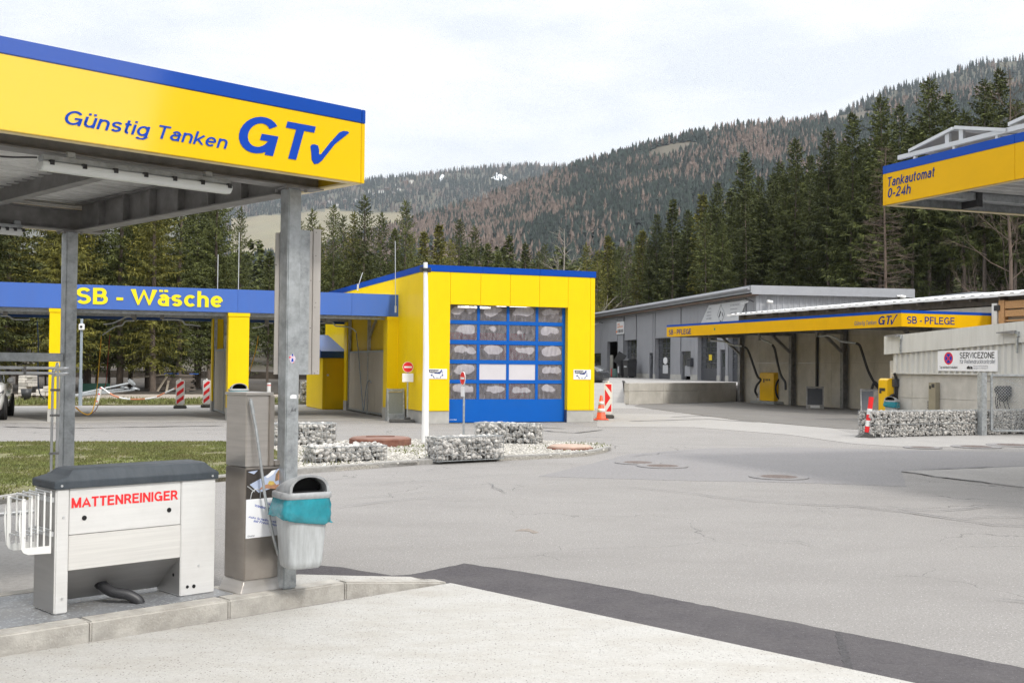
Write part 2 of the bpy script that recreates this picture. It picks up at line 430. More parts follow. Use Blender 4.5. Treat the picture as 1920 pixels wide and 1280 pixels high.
blue_door = M('blue_door_paint', (0.002, 0.10, 0.44), 0.5, var=0.03, spec=0.2, bump=0.03, bs=60, dirt=(0.02, 0.11, 0.36), dirt_amt=0.3)
blue_dark = M('blue_roof_sheet', (0.006, 0.065, 0.27), 0.4, var=0.05)
text_blue = M('blue_lettering', (0.003, 0.050, 0.38), 0.5, var=0.0, spec=0.2)
text_navy = M('navy_lettering', (0.004, 0.030, 0.17), 0.5, var=0.0, spec=0.2)
text_yellow = M('yellow_lettering', (0.85, 0.70, 0.01), 0.35, var=0.0)
text_red = M('red_lettering', (0.80, 0.025, 0.03), 0.4, var=0.0)
text_black = M('black_lettering', (0.02, 0.02, 0.025), 0.5, var=0.0)
text_orange = M('orange_lettering', (0.75, 0.2, 0.02), 0.5, var=0.0)
text_grey = M('grey_lettering', (0.16, 0.17, 0.2), 0.5, var=0.0)
galv = M('galvanised_steel', (0.38, 0.40, 0.415), 0.42, 0.5, var=0.38, vs=11, nr=0.7, bump=0.04, bs=25, dirt=(0.62, 0.65, 0.66), dirt_amt=0.5, dirt_scale=7)
galv_dark = M('dull_galvanised_steel', (0.25, 0.245, 0.24), 0.55, 0.4, var=0.25, vs=6, dirt=(0.09, 0.085, 0.08), dirt_amt=0.5, dirt_scale=3)
roof_sheet = M('roof_deck_sheet', (0.62, 0.62, 0.605), 0.5, 0.25, var=0.12, vs=2, dirt=(0.22, 0.21, 0.2), dirt_amt=0.5)
steel = M('brushed_stainless', (0.60, 0.565, 0.53), 0.33, 0.85, var=0.10, vs=2.5, stretch=(1, 1, 14), bump=0.02, bs=18)
steel_panel = M('pale_stainless_panel', (0.70, 0.695, 0.685), 0.45, 0.2, var=0.05, vs=2, stretch=(0.6, 0.6, 16), bump=0.015, bs=14, dirt=(0.42, 0.39, 0.36), dirt_amt=0.3, dirt_scale=2.2)
steel_shade = M('shaded_stainless', (0.42, 0.41, 0.40), 0.38, 0.6, var=0.08, vs=2, stretch=(1, 1, 10))  # darker copy of the panel steel, shade of the sunless faces in its colour
tin = M('weathered_tin', (0.50, 0.47, 0.44), 0.5, 0.4, var=0.08, vs=2.5, dirt=(0.28, 0.25, 0.22), dirt_amt=0.35, dirt_scale=2.5, dirt_stretch=(3, 3, 0.4), speck=(0.2, 0.18, 0.16), speck_scale=26, speck_size=0.2)
lid_grey = M('slate_plastic_lid', (0.040, 0.050, 0.062), 0.5, var=0.22, vs=6, bump=0.05, bs=60, dirt=(0.10, 0.115, 0.13), dirt_amt=0.5, dirt_scale=5, dirt_stretch=(3, 1, 1))
white_rod = M('white_coated_metal', (0.76, 0.76, 0.74), 0.4, var=0.04, dirt=(0.5, 0.5, 0.48), dirt_amt=0.2)
white_paint = M('white_paint', (0.80, 0.80, 0.79), 0.35, var=0.03)
white_sign = M('white_sign_face', (0.78, 0.78, 0.80), 0.35, var=0.02)
pale_sign = M('pale_sign_face', (0.55, 0.56, 0.58), 0.4, var=0.03)
black_rub = M('black_rubber', (0.018, 0.018, 0.02), 0.6, var=0.2, bump=0.05)
black_pl = M('black_plastic', (0.03, 0.03, 0.033), 0.45, var=0.2)
dark_hole = M('dark_opening', (0.006, 0.006, 0.007), 0.8, var=0.0)
bin_grey = M('scuffed_grey_plastic', (0.47, 0.49, 0.50), 0.5, var=0.08, vs=5, dirt=(0.22, 0.22, 0.22), dirt_amt=0.75, dirt_scale=4.5, dirt_stretch=(5, 5, 0.7))
bin_lid = M('worn_grey_lid', (0.36, 0.37, 0.38), 0.5, var=0.12, vs=9, dirt=(0.10, 0.10, 0.10), dirt_amt=0.75, dirt_scale=10)
bag_teal = M('teal_bin_bag', (0.020, 0.25, 0.31), 0.22, var=0.22, vs=9, bump=0.8, bs=13, coat=0.3)
concrete = M('cast_concrete', (0.49, 0.465, 0.42), 0.85, var=0.10, vs=2.5, bump=0.12, bs=60, dirt=(0.24, 0.22, 0.185), dirt_amt=0.55, dirt_scale=1.2, dirt_stretch=(1, 1, 0.5), speck=(0.16, 0.15, 0.13), speck_scale=22, speck_size=0.12)
concrete_lt = M('plinth_concrete', (0.42, 0.41, 0.385), 0.85, var=0.10, vs=4, bump=0.08, dirt=(0.28, 0.265, 0.24), dirt_amt=0.5)
kerb_m = M('kerb_concrete', (0.415, 0.395, 0.362), 0.88, var=0.22, vs=7, bump=0.25, bs=70, dirt=(0.19, 0.17, 0.145), dirt_amt=0.8, dirt_scale=2.6, speck=(0.55, 0.53, 0.5), speck_scale=70, speck_size=0.2)
granite = M('granite_kerb', (0.30, 0.29, 0.275), 0.85, var=0.2, vs=12, bump=0.3, bs=60)
grey_clad = M('grey_cladding', (0.31, 0.315, 0.34), 0.45, 0.1, var=0.05, vs=0.8)
grey_clad_lt = M('light_grey_cladding', (0.42, 0.43, 0.46), 0.4, 0.25, var=0.05, vs=0.8)
grey_trim = M('grey_roof_trim', (0.40, 0.41, 0.44), 0.4, 0.35, var=0.05)
anthracite = M('anthracite_frame', (0.055, 0.058, 0.068), 0.4, var=0.08)
cream_panel = M('cream_panel', (0.52, 0.475, 0.40), 0.55, var=0.05, vs=1.5, dirt=(0.33, 0.29, 0.23), dirt_amt=0.4, dirt_stretch=(2, 2, 0.5))
offwhite = M('off_white_sheet', (0.58, 0.57, 0.535), 0.5, var=0.04, vs=1.2, dirt=(0.33, 0.32, 0.28), dirt_amt=0.4, dirt_scale=2, dirt_stretch=(4, 4, 0.35))
white_sheet = M('white_roof_sheet', (0.80, 0.80, 0.80), 0.4, var=0.03)
rust = M('rusty_iron', (0.16, 0.062, 0.04), 0.85, var=0.3, vs=8, bump=0.3, bs=50, dirt=(0.27, 0.15, 0.11), dirt_amt=0.6, dirt_scale=4)
iron = M('cast_iron', (0.15, 0.118, 0.105), 0.7, 0.2, var=0.25, vs=15, bump=0.2)
wood_old = M('weathered_planks', (0.145, 0.12, 0.10), 0.85, var=0.35, vs=4, stretch=(0.5, 6, 6), bump=0.3, island=0.35)
wood_new = M('fresh_timber', (0.48, 0.27, 0.12), 0.7, var=0.2, vs=5, stretch=(0.6, 5, 5))
wood_pale = M('pale_timber', (0.42, 0.36, 0.28), 0.8, var=0.2, vs=6)
red_pl = M('red_reflective', (0.72, 0.02, 0.025), 0.35, var=0.05)
white_pl = M('white_reflective', (0.76, 0.76, 0.75), 0.35, var=0.04, dirt=(0.45, 0.43, 0.4), dirt_amt=0.2)
orange_cone = M('orange_cone_plastic', (0.80, 0.10, 0.04), 0.45, var=0.10, vs=6)
recycled = M('recycled_base_plastic', (0.07, 0.068, 0.065), 0.8, var=0.25, vs=20, bump=0.3)
car_white = M('white_car_paint', (0.86, 0.87, 0.88), 0.2, var=0.02, coat=0.7)
car_dark = M('dark_grey_car_paint', (0.045, 0.047, 0.052), 0.22, 0.3, var=0.05, coat=0.6)
glass_dark = M('dark_glass', (0.012, 0.014, 0.017), 0.05, var=0.05, spec=0.8, coat=0.6)
glass_grey = M('grey_glass', (0.05, 0.055, 0.062), 0.08, var=0.25, vs=1.5, spec=0.8, coat=0.4)
tyre = M('tyre_rubber', (0.02, 0.02, 0.021), 0.8, var=0.2)
alloy = M('alloy_wheel', (0.35, 0.35, 0.36), 0.3, 0.8, var=0.05)
lamp_glass = M('lamp_cover', (0.62, 0.64, 0.63), 0.25, var=0.04)
headlamp = M('headlamp_glass', (0.35, 0.37, 0.40), 0.08, 0.3, var=0.2, vs=20, coat=1)
solar = M('solar_panel_back', (0.24, 0.235, 0.225), 0.4, var=0.06)
alu = M('aluminium', (0.62, 0.63, 0.64), 0.35, 0.6, var=0.05)
stone_m = M('gabion_stone', (0.42, 0.405, 0.385), 0.88, var=0.25, vs=14, bump=0.3, bs=60, island=0.42)
gravel_m = M('gravel_stone', (0.43, 0.41, 0.375), 0.9, var=0.15, vs=30, island=0.35)
bark = M('spruce_bark', (0.125, 0.098, 0.078), 0.95, var=0.45, vs=3, stretch=(6, 6, 1.2), bump=0.5, bs=12, objrand=0.4)
hose_yel = M('yellow_hose', (0.55, 0.30, 0.015), 0.5, var=0.05)
hose_red = M('red_hose', (0.33, 0.045, 0.03), 0.5, var=0.05)
hose_grey = M('grey_hose', (0.13, 0.16, 0.19), 0.5, var=0.05)
blue_tarp = M('blue_tarp', (0.02, 0.12, 0.5), 0.4, var=0.1)
brick_w = M('pale_block', (0.50, 0.47, 0.43), 0.9, var=0.2, vs=6, island=0.3)
green_m = M('dark_green_net', (0.01, 0.05, 0.035), 0.8)
pole_blue = M('pale_blue_pole', (0.38, 0.44, 0.50), 0.4, 0.3, var=0.06)
skin = M('printed_skin', (0.42, 0.22, 0.13), 0.4, var=0.15, vs=40)
hair_p = M('printed_hair', (0.24, 0.15, 0.08), 0.4, var=0.3, vs=60)
poster_dark = M('printed_interior', (0.045, 0.038, 0.033), 0.35, var=0.2, vs=30)
poster_sky = M('printed_pale_sky', (0.42, 0.48, 0.62), 0.35, var=0.06, vs=20)
gold_print = M('printed_yellow', (0.55, 0.40, 0.10), 0.4, var=0.2, vs=60)
sticker_pink = M('pink_sticker', (0.62, 0.25, 0.38), 0.4, var=0.3, vs=80)

# ------------------------------------------------------------------ ground
asphalt = M('asphalt', (0.264, 0.252, 0.242), 0.92, var=0.60, vs=52, nr=0.9, bump=0.5, bs=150, spec=0.2, dirt=(0.195, 0.185, 0.178), dirt_amt=0.55, dirt_scale=0.5, dirt_stretch=(1, 2.0, 1), speck=(0.56, 0.54, 0.52), speck_scale=46, speck_size=0.22, crack=(0.10, 0.096, 0.098))
asphalt_new = M('newer_asphalt', (0.222, 0.214, 0.215), 0.9, var=0.34, vs=24, nr=0.82, bump=0.4, bs=130, spec=0.2, dirt=(0.255, 0.246, 0.242), dirt_amt=0.6, dirt_scale=0.35, dirt_stretch=(1, 2, 1))
asphalt_dark = M('dark_asphalt', (0.078, 0.072, 0.077), 0.9, var=0.65, vs=40, nr=0.9, bump=0.6, bs=120, spec=0.25, dirt=(0.125, 0.117, 0.118), dirt_amt=0.7, dirt_scale=1.3, speck=(0.34, 0.33, 0.32), speck_scale=42, speck_size=0.12)
asphalt_lt = M('pale_asphalt', (0.315, 0.303, 0.290), 0.92, var=0.22, vs=20, nr=0.8, bump=0.3, bs=120, spec=0.15, dirt=(0.225, 0.215, 0.21), dirt_amt=0.55, dirt_scale=0.4)
apron_m = M('apron_concrete', (0.425, 0.415, 0.395), 0.92, var=0.22, vs=55, nr=0.85, bump=0.4, bs=110, spec=0.2, dirt=(0.335, 0.308, 0.268), dirt_amt=0.75, dirt_scale=1.5, dirt_stretch=(1, 2.2, 1), speck=(0.12, 0.11, 0.10), speck_scale=48, speck_size=0.28)
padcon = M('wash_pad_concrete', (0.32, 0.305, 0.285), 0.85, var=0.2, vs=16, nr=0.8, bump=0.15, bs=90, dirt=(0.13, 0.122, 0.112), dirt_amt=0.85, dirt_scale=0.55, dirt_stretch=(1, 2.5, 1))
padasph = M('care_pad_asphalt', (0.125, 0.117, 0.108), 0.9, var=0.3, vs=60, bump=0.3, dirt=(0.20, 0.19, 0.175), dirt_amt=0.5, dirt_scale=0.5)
crack_m = M('crack_sealant', (0.085, 0.085, 0.092), 0.75, var=0.25, vs=20)
stain_m = M('tyre_stain', (0.125, 0.118, 0.115), 0.9, var=0.25, vs=30)
soil = M('forest_litter', (0.040, 0.031, 0.022), 0.95, var=0.5, vs=0.8, bump=0.5, bs=8)
dirt_m = M('bare_gravel_dirt', (0.29, 0.25, 0.205), 0.95, var=0.25, vs=9, bump=0.5, bs=30, dirt=(0.20, 0.17, 0.135), dirt_amt=0.6, dirt_scale=0.8)
turf = M('turf_soil', (0.135, 0.135, 0.055), 0.95, var=0.45, vs=4, bump=0.6, bs=25, dirt=(0.14, 0.105, 0.075), dirt_amt=0.95, dirt_scale=1.1)
gravel_base = M('gravel_base', (0.36, 0.34, 0.305), 0.95, var=0.4, vs=45, bump=0.8, bs=60)

def sheet(name, pts, z, mat, kind='structure'):
    bm = bmesh.new()
    vs_ = [bm.verts.new((p[0], p[1], z)) for p in pts]
    bm.faces.new(vs_); bmesh.ops.triangulate(bm, faces=bm.faces); bmesh.ops.recalc_face_normals(bm, faces=bm.faces)
    for f in bm.faces:
        if f.normal.z < 0: f.normal_flip()
    if z > -0.02:                                # turn the edge down so that no sheet hovers
        lo_ = [bm.verts.new((v.co.x, v.co.y, -0.035)) for v in vs_]
        for i in range(len(vs_)):
            j = (i + 1) % len(vs_)
            try: bm.faces.new((vs_[i], vs_[j], lo_[j], lo_[i]))
            except ValueError: pass
    me = bpy.data.meshes.new(name); bm.to_mesh(me); bm.free(); me.materials.append(mat)
    o = bpy.data.objects.new(name, me); C.objects.link(o); o['kind'] = kind
    return o
def gp(*px): return [G(x, y)[:2] for x, y in px]
def rough_edge(pts, amp, step=0.25, closed=True, seed=1):
    """subdivide a polygon and jitter its outline, as a hand-laid edge is"""
    rr = random.Random(seed); o = []
    n = len(pts)
    for i in range(n if closed else n - 1):
        a, b = Vector(pts[i]), Vector(pts[(i + 1) % n]); L = (b - a).length; k = max(1, min(200, int(L / step)))
        for j in range(k):
            p = a.lerp(b, j / k)
            if j: p = p + Vector((rr.uniform(-amp, amp), rr.uniform(-amp, amp)))
            o.append(tuple(p))
    return o

sheet('ground', [(-2500, -40), (2500, -40), (2500, 420), (-2500, 420)], -0.04, soil)
yard = sheet('asphalt_yard', [(-75, -10), (62, -10), (62, 64), (-75, 64)], 0.0, asphalt)

FA = 20.55
FB_ = Frame(-2.676, 34.39, 0, FA)     # wash hall
FW = Frame(-3.99, 37.0, 0, FA)        # wash canopy
FP = Frame(14.24, 41.6, 0, FA)        # care canopy
FS = Frame(12.74, 38.0, 0, FA)        # service building
FR = Frame(6.19, 19.0, 0, FA)         # right fuel canopy
FK = Frame(15.9, 74.0, 0.85, 10.7)    # workshop
FN = Frame(-2.54, 7.25, 0, 44.5)      # near island: x along the kerb, y away from the lens

# newer asphalt crossing, dark patch, pale apron
sheet('newer_asphalt', rough_edge(gp((1010, 893), (1180, 851), (1330, 840), (1480, 838), (1640, 842), (1800, 846), (2100, 850), (2100, 880), (1690, 884), (1700, 912), (1500, 905), (1250, 900)), 0.02, 0.4), 0.004, asphalt_new)
sheet('pale_asphalt', rough_edge(gp((1120, 800), (1300, 801), (1480, 815), (1600, 832), (1700, 838), (2100, 838), (2100, 812), (1850, 812), (1630, 822), (1560, 803), (1390, 789), (1290, 777), (1120, 775)), 0.02, 0.5), 0.008, asphalt_lt)
apron_far = [G(845, 1095)[:2], G(1240, 1175)[:2], G(1700, 1280)[:2]]
a0 = Vector(apron_far[0]); ad = (Vector(apron_far[2]) - a0).normalized()
k0 = FN.world(-9, 0)[:2]; 
apron_pts = [FN.world(-9, 0.05)[:2], tuple(a0), tuple(a0 + ad * 14), tuple(a0 + ad * 14 + Vector((-9, -9)))]
sheet('concrete_apron', apron_pts, 0.012, apron_m)
dk = gp((520, 1066), (590, 1060), (640, 1064), (690, 1073), (735, 1080), (770, 1078), (810, 1070), (870, 1057), (960, 1070), (1100, 1093), (1240, 1120), (1600, 1190), (1920, 1254), (2300, 1335))
dk += [tuple(a0 + ad * 14), tuple(a0)] + gp((800, 1100), (700, 1110), (520, 1120))
sheet('asphalt_patch', rough_edge(dk, 0.012, 0.09, seed=3), 0.008, asphalt_dark)
sheet('asphalt_seam', rough_edge(gp((1566, 1187), (1575, 1187), (1594, 1235), (1604, 1268), (1588, 1268), (1577, 1235)), 0.008, 0.05), 0.0105, M('seam_asphalt', (0.052, 0.049, 0.052), 0.9, var=0.4, vs=40, bump=0.5))
sheet('fuel_pad_concrete', gp((1690, 884.5), (2100, 869), (2100, 941), (1920, 914), (1780, 897.5)), 0.016, asphalt_lt)
# wash pad and care pad
wp = [FW.world(-30, -0.6)[:2], FW.world(0.6, -0.6)[:2], FW.world(0.6, 8.0)[:2], FW.world(-30, 8.0)[:2]]
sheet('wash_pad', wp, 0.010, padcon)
sheet('road', [FW.world(-40, 8.0)[:2], FW.world(14, 8.0)[:2], FW.world(14, 14.0)[:2], FW.world(-40, 12.2)[:2]], 0.006, asphalt_lt)
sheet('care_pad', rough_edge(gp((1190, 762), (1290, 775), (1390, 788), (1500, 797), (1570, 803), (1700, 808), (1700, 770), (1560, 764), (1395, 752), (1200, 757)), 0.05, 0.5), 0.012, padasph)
# verge, dirt and forest floor beyond the road on the left
e0 = [FW.world(-45, 12.2)[:2], FW.world(-24, 12.6)[:2], FW.world(-12, 13.0)[:2], FW.world(2, 14.0)[:2], FW.world(12, 15)[:2]]
sheet('verge', e0 + [FW.world(14, 21)[:2], FW.world(-45, 21)[:2]], 0.05, turf)
sheet('bare_ground', [FW.world(-45, 19.5)[:2], FW.world(-12, 19.3)[:2], FW.world(14, 19.0)[:2], FW.world(14, 30)[:2], FW.world(-45, 30)[:2]], 0.10, dirt_m)
sheet('forest_floor', [FW.world(-80, 28)[:2], FW.world(-30, 27)[:2], FW.world(-10, 27.5)[:2], FW.world(16, 27)[:2], FW.world(16, 110)[:2], FW.world(-120, 110)[:2]], 0.16, soil)

# upper yard: ramp on the left, level behind the retaining wall
RW0, RW1 = Vector((5.57, 54.0)), Vector((11.9, 60.3))
def yard_z(t): t = max(0, min(1, t)); return 0.85 * t * t * (3 - 2 * t)
V = []; Fq = []
cols = [-1.5, 1, 3, 5.4]
ys = [50, 53, 56, 59, 62, 65, 68, 71, 74, 78, 90, 120, 140]
for x in cols:
    for y in ys: V.append((x + (y - 54) * (0.09 if x > 4 else 0.02), y, 0.004 + yard_z((y - 50) / 26)))
n = len(ys)
for i in range(len(cols) - 1):
    for j in range(n - 1): Fq.append((i * n + j, (i + 1) * n + j, (i + 1) * n + j + 1, i * n + j + 1))
mb = MB(); mb.add(V, Fq)
back = FP.world(4.55, 21.5)
lv = [(RW0.x - 0.05, RW0.y + 0.32), (RW1.x, RW1.y + 0.2), FP.world(4.6, 19.5)[:2], FP.world(4.6, -30)[:2], (75, 20), (75, 140), (10.0, 140), (8.2, 95), (7.65, 77)]
mb.add([(x, y, 0.86) for x, y in lv], [tuple(range(len(lv)))])
n_ = len(lv); mb.add([(x, y, 0.859) for x, y in lv] + [(x, y, -0.02) for x, y in lv], [(i, (i + 1) % n_, n_ + (i + 1) % n_, n_ + i) for i in range(n_)])
uy = mb.build('upper_yard', asphalt_lt); uy['kind'] = 'structure'
sheet('forest_floor', [(-5, 122), (6, 122), (30, 128), FK.world(14, 45)[:2], FK.world(13, 2)[:2], FP.world(22, -2)[:2], (80, 48), (260, 60), (260, 420), (-120, 420), (-60, 125)], 0.93, soil)

# cracks and sealed joints drawn as thin ribbons on the asphalt
def ribbons(name, lines, mat, z, seed=5):
    rr = random.Random(seed); mb = MB()
    for wpx, pts in lines:
        P = [Vector(G(x, y)) for x, y in pts]; q = []
        for i in range(len(P) - 1):
            L = (P[i + 1] - P[i]).length; k = max(1, int(L / 0.28))
            d = (P[i + 1] - P[i]).normalized(); nn = Vector((-d.y, d.x, 0))
            for j in range(k):
                q.append(P[i].lerp(P[i + 1], j / k) + nn * rr.gauss(0, 0.03))
        q.append(P[-1]); v = []
        for i, p in enumerate(q):
            d = (q[min(i + 1, len(q) - 1)] - q[max(0, i - 1)]).normalized(); nn = Vector((-d.y, d.x, 0))
            hw = wpx * rr.uniform(0.4, 0.95) / 2 * (0.35 if i in (0, len(q) - 1) else 1)
            v += [(p.x + nn.x * hw, p.y + nn.y * hw, z), (p.x - nn.x * hw, p.y - nn.y * hw, z)]
        mb.add(v, [(2 * i, 2 * i + 1, 2 * i + 3, 2 * i + 2) for i in range(len(q) - 1)])
    o = mb.build(name, mat)
    for f in o.data.polygons:
        pass
    o['kind'] = 'structure'
    return o
ribbons('asphalt_cracks', [
    (0.022, [(1240, 920), (1380, 936), (1480, 945), (1640, 953), (1760, 970), (1860, 985), (1990, 990)]),
    (0.018, [(1480, 946), (1600, 950), (1700, 962)]),
    (0.03, [(1660, 950), (1700, 956), (1760, 960), (1870, 950)]), (0.03, [(1690, 958), (1760, 972), (1800, 977), (1870, 970), (1990, 975)]),
    (0.02, [(1430, 1016), (1500, 1018), (1525, 1026)]),
    (0.02, [(1865, 1122), (1920, 1128), (1990, 1134)]),
    (0.018, [(620, 955), (700, 944), (830, 931)]),
    (0.014, [(620, 940), (760, 926), (900, 915), (940, 915)]),
    (0.014, [(660, 910), (800, 902), (970, 890)]),
    (0.018, [(800, 884), (815, 880), (930, 876), (1010, 872)]),
    (0.02, [(915, 906), (925, 915), (945, 925)]),
    (0.016, [(930, 916), (980, 920), (1050, 921), (1110, 925)]),
    (0.016, [(1140, 912), (1200, 916), (1260, 922)]),
    (0.016, [(1010, 838), (1060, 832), (1130, 842)]),
    (0.05, [(1655, 881.5), (1690, 884.5), (1780, 897.8), (1920, 914.6), (2080, 938)]), (0.09, [(1692, 883.5), (1800, 878), (1920, 875), (2080, 869)]), (0.03, [(1300, 846), (1240, 850), (1180, 857)]),
    (0.03, [(0, 812), (200, 809), (420, 806), (640, 800)]),
    (0.02, [(0, 796), (150, 797), (330, 793), (700, 790)]),
], crack_m, 0.0205)
sheet('stain', gp((965, 995), (978, 991.5), (990, 990.5), (1000, 994), (1010, 998), (1000, 1000), (992, 996), (982, 995)), 0.004, M('rust_stain', (0.215, 0.185, 0.16), 0.9, var=0.3, vs=30))
ribbons('tyre_marks', [(0.16, [(1000, 806), (1080, 812), (1130, 806)]), (0.16, [(985, 800), (1060, 804)]), (0.25, [(0, 800), (120, 803), (420, 798)]), (0.3, [(1180, 790), (1330, 786), (1420, 792)]), (0.3, [(1260, 782), (1420, 776), (1560, 788)])], stain_m, 0.0135)

# kerb of the near island
def kerb_run(name, pts, zt, wd, mat, joint=1.0, bevel=0.02):
    """kerb stones laid end to end along world points (front edge on the left-hand path)"""
    P = [Vector((p[0], p[1], 0)) for p in pts]; mb = MB(); 
    cum = [0]
    for i in range(len(P) - 1): cum.append(cum[-1] + (P[i + 1] - P[i]).length)
    def pt(s):
        for i in range(len(P) - 1):
            if s <= cum[i + 1] + 1e-6:
                return P[i].lerp(P[i + 1], (s - cum[i]) / (cum[i + 1] - cum[i]))
        return P[-1]
    s = 0
    while s < cum[-1] - 0.05:
        e = min(cum[-1], s + joint); a, b = pt(s + 0.0025), pt(e - 0.0025)
        d = (b - a).normalized(); nn = Vector((-d.y, d.x, 0)) * wd
        za = zt(s) if callable(zt) else zt; zb = zt(e) if callable(zt) else zt
        v = [a, b, b + nn, a + nn]
        mb.add([tuple(p + Vector((0, 0, -0.05))) for p in v] + [tuple(v[0] + ZP * za), tuple(v[1] + ZP * zb), tuple(v[2] + ZP * zb), tuple(v[3] + ZP * za)],
               [(0, 3, 2, 1), (4, 5, 6, 7), (0, 1, 5, 4), (1, 2, 6, 5), (2, 3, 7, 6), (3, 0, 4, 7)])
        s = e
    o = mb.build(name, mat, bevel=bevel, seg=3); o['kind'] = 'structure'
    return o
kend = FN.local(Vector((*a0, 0)))
kz = lambda s: 0.13 if s < 7.845 else max(0.02, 0.13 - (s - 7.845) * 0.12)
kerb_run('kerb', [FN.world(-6, 0)[:2], FN.world(1.84, 0)[:2], FN.world(kend.x - 0.02, kend.y + 0.01)[:2]], kz, 0.17, kerb_m, joint=0.98, bevel=0.012)
# platform behind the kerb: tread plate, then concrete
tread = M('tread_plate', (0.25, 0.26, 0.28), 0.45, 0.3, var=0.15, vs=3, dirt=(0.27, 0.25, 0.22), dirt_amt=0.75, dirt_scale=1.5, speck=(0.46, 0.48, 0.50), speck_scale=42, speck_size=0.5)
_t = tread.node_tree; _b = _t.nodes['Principled BSDF']
_tc = _t.nodes.new('ShaderNodeTexCoord'); _c = _t.nodes.new('ShaderNodeTexChecker'); _c.inputs['Scale'].default_value = 1
_mp = _t.nodes.new('ShaderNodeMapping'); _mp.inputs['Scale'].default_value = (46, 46, 0); _mp.inputs['Rotation'].default_value = (0, 0, R(45))
_bp = _t.nodes.new('ShaderNodeBump'); _bp.inputs['Strength'].default_value = 0.5; _bp.inputs['Distance'].default_value = 0.006
_wv = _t.nodes.new('ShaderNodeTexVoronoi'); _wv.inputs['Randomness'].default_value = 0.0; _wv.inputs['Scale'].default_value = 1.0
_t.links.new(_tc.outputs['Object'], _mp.inputs[0]); _t.links.new(_mp.outputs[0], _wv.inputs['Vector'])
_t.links.new(_wv.outputs['Distance'], _bp.inputs['Height']); _t.links.new(_bp.outputs[0], _b.inputs['Normal'])
mb = MB()
for x0, x1 in ((-6, -2.2), (-2.194, 0.33), (0.336, 1.0)):
    mb.box(x0, x1, 0.18, 1.15, 0.02, 0.128)
pl = mb.build('tread_plate_platform', tread); pl.location = FN.o; pl.rotation_euler = (0, 0, R(FN.deg)); pl['kind'] = 'structure'
mb = MB()
top = [FN.local(G(x, y, z)) for x, y, z in ((560, 1076, .129), (660, 1078.5, .12), (770, 1080.5, .06), (835, 1092.5, .02))]
kx = [(1.004, .09, .127), (1.83, .09, .127), (2.3, kend.y * .5 + .09, .066), (kend.x - .06, kend.y + .08, .012)]
top = [Vector((1.004, top[0].y, .129))] + top
V_ = kx + [tuple(v) for v in top]
mb.add([tuple(v) for v in V_] + [(v[0], v[1], -.03) for v in V_[3:]], [(0, 1, 5, 4), (1, 2, 6, 5), (2, 3, 7, 6), (3, 8, 7), (3, 9, 14, 8), (8, 14, 13, 7), (7, 13, 12, 6), (6, 12, 11, 5), (5, 11, 10, 4)])
pl = mb.build('platform_concrete', apron_m); pl.location = FN.o; pl.rotation_euler = (0, 0, R(FN.deg)); pl['kind'] = 'structure'
mb = MB(); mb.box(-6, 0.9, 1.152, 1.32, -0.05, 0.127)
pl = mb.build('kerb', kerb_m, bevel=0.02); pl.location = FN.o; pl.rotation_euler = (0, 0, R(FN.deg)); pl['kind'] = 'structure'
sheet('washing_lane', [FN.world(-6, 1.3)[:2], FN.world(1.0, 1.3)[:2], FN.world(1.2, 4.4)[:2], FN.world(-6, 4.6)[:2]], 0.009, asphalt_lt)

# ------------------------------------------------------------------ planted island
front = [(-40, 952), (60, 935), (230, 921), (420, 902), (560, 888), (698, 878), (837, 867.5), (979, 862), (1060, 858), (1105, 854), (1135, 848), (1145, 844)]
backe = [(1143, 840), (1120, 836.5), (1080, 834), (1008, 829), (900, 826), (780, 828), (640, 831), (500, 833), (300, 833), (100, 833), (-40, 834)]
fw_ = [G(x, y)[:2] for x, y in front]; bw_ = [G(x, y)[:2] for x, y in backe]
kerb_run('kerb', fw_, 0.09, 0.14, granite, joint=0.9, bevel=0.012)
kerb_run('kerb', [G(x, y)[:2] for x, y in [(1145, 844), (1143, 840), (1120, 836.5), (1080, 834), (1008, 829)]], 0.06, 0.12, granite, joint=0.7, bevel=0.012)
split_f = 4; split_b = 7
grav_poly = [Vector(p) for p in fw_[split_f:]] + [Vector(p) for p in bw_[:split_b + 1]]
turf_poly = [Vector(p) for p in fw_[:split_f + 1]] + [Vector(p) for p in bw_[split_b:]]
sheet('gravel_bed', [tuple(p) for p in grav_poly], 0.055, gravel_base)
sheet('turf_ground', [tuple(p) for p in turf_poly], 0.06, turf)

def in_poly(x, y, poly):
    c = False; n = len(poly); j = n - 1
    for i in range(n):
        xi, yi, xj, yj = poly[i][0], poly[i][1], poly[j][0], poly[j][1]
        if (yi > y) != (yj > y) and x < (xj - xi) * (y - yi) / (yj - yi) + xi: c = not c
        j = i
    return c
def sample_poly(poly, n, rr, inset=0.0):
    xs = [p[0] for p in poly]; ys_ = [p[1] for p in poly]; o = []
    while len(o) < n:
        x, y = rr.uniform(min(xs), max(xs)), rr.uniform(min(ys_), max(ys_))
        if in_poly(x, y, poly): o.append((x, y))
    return o

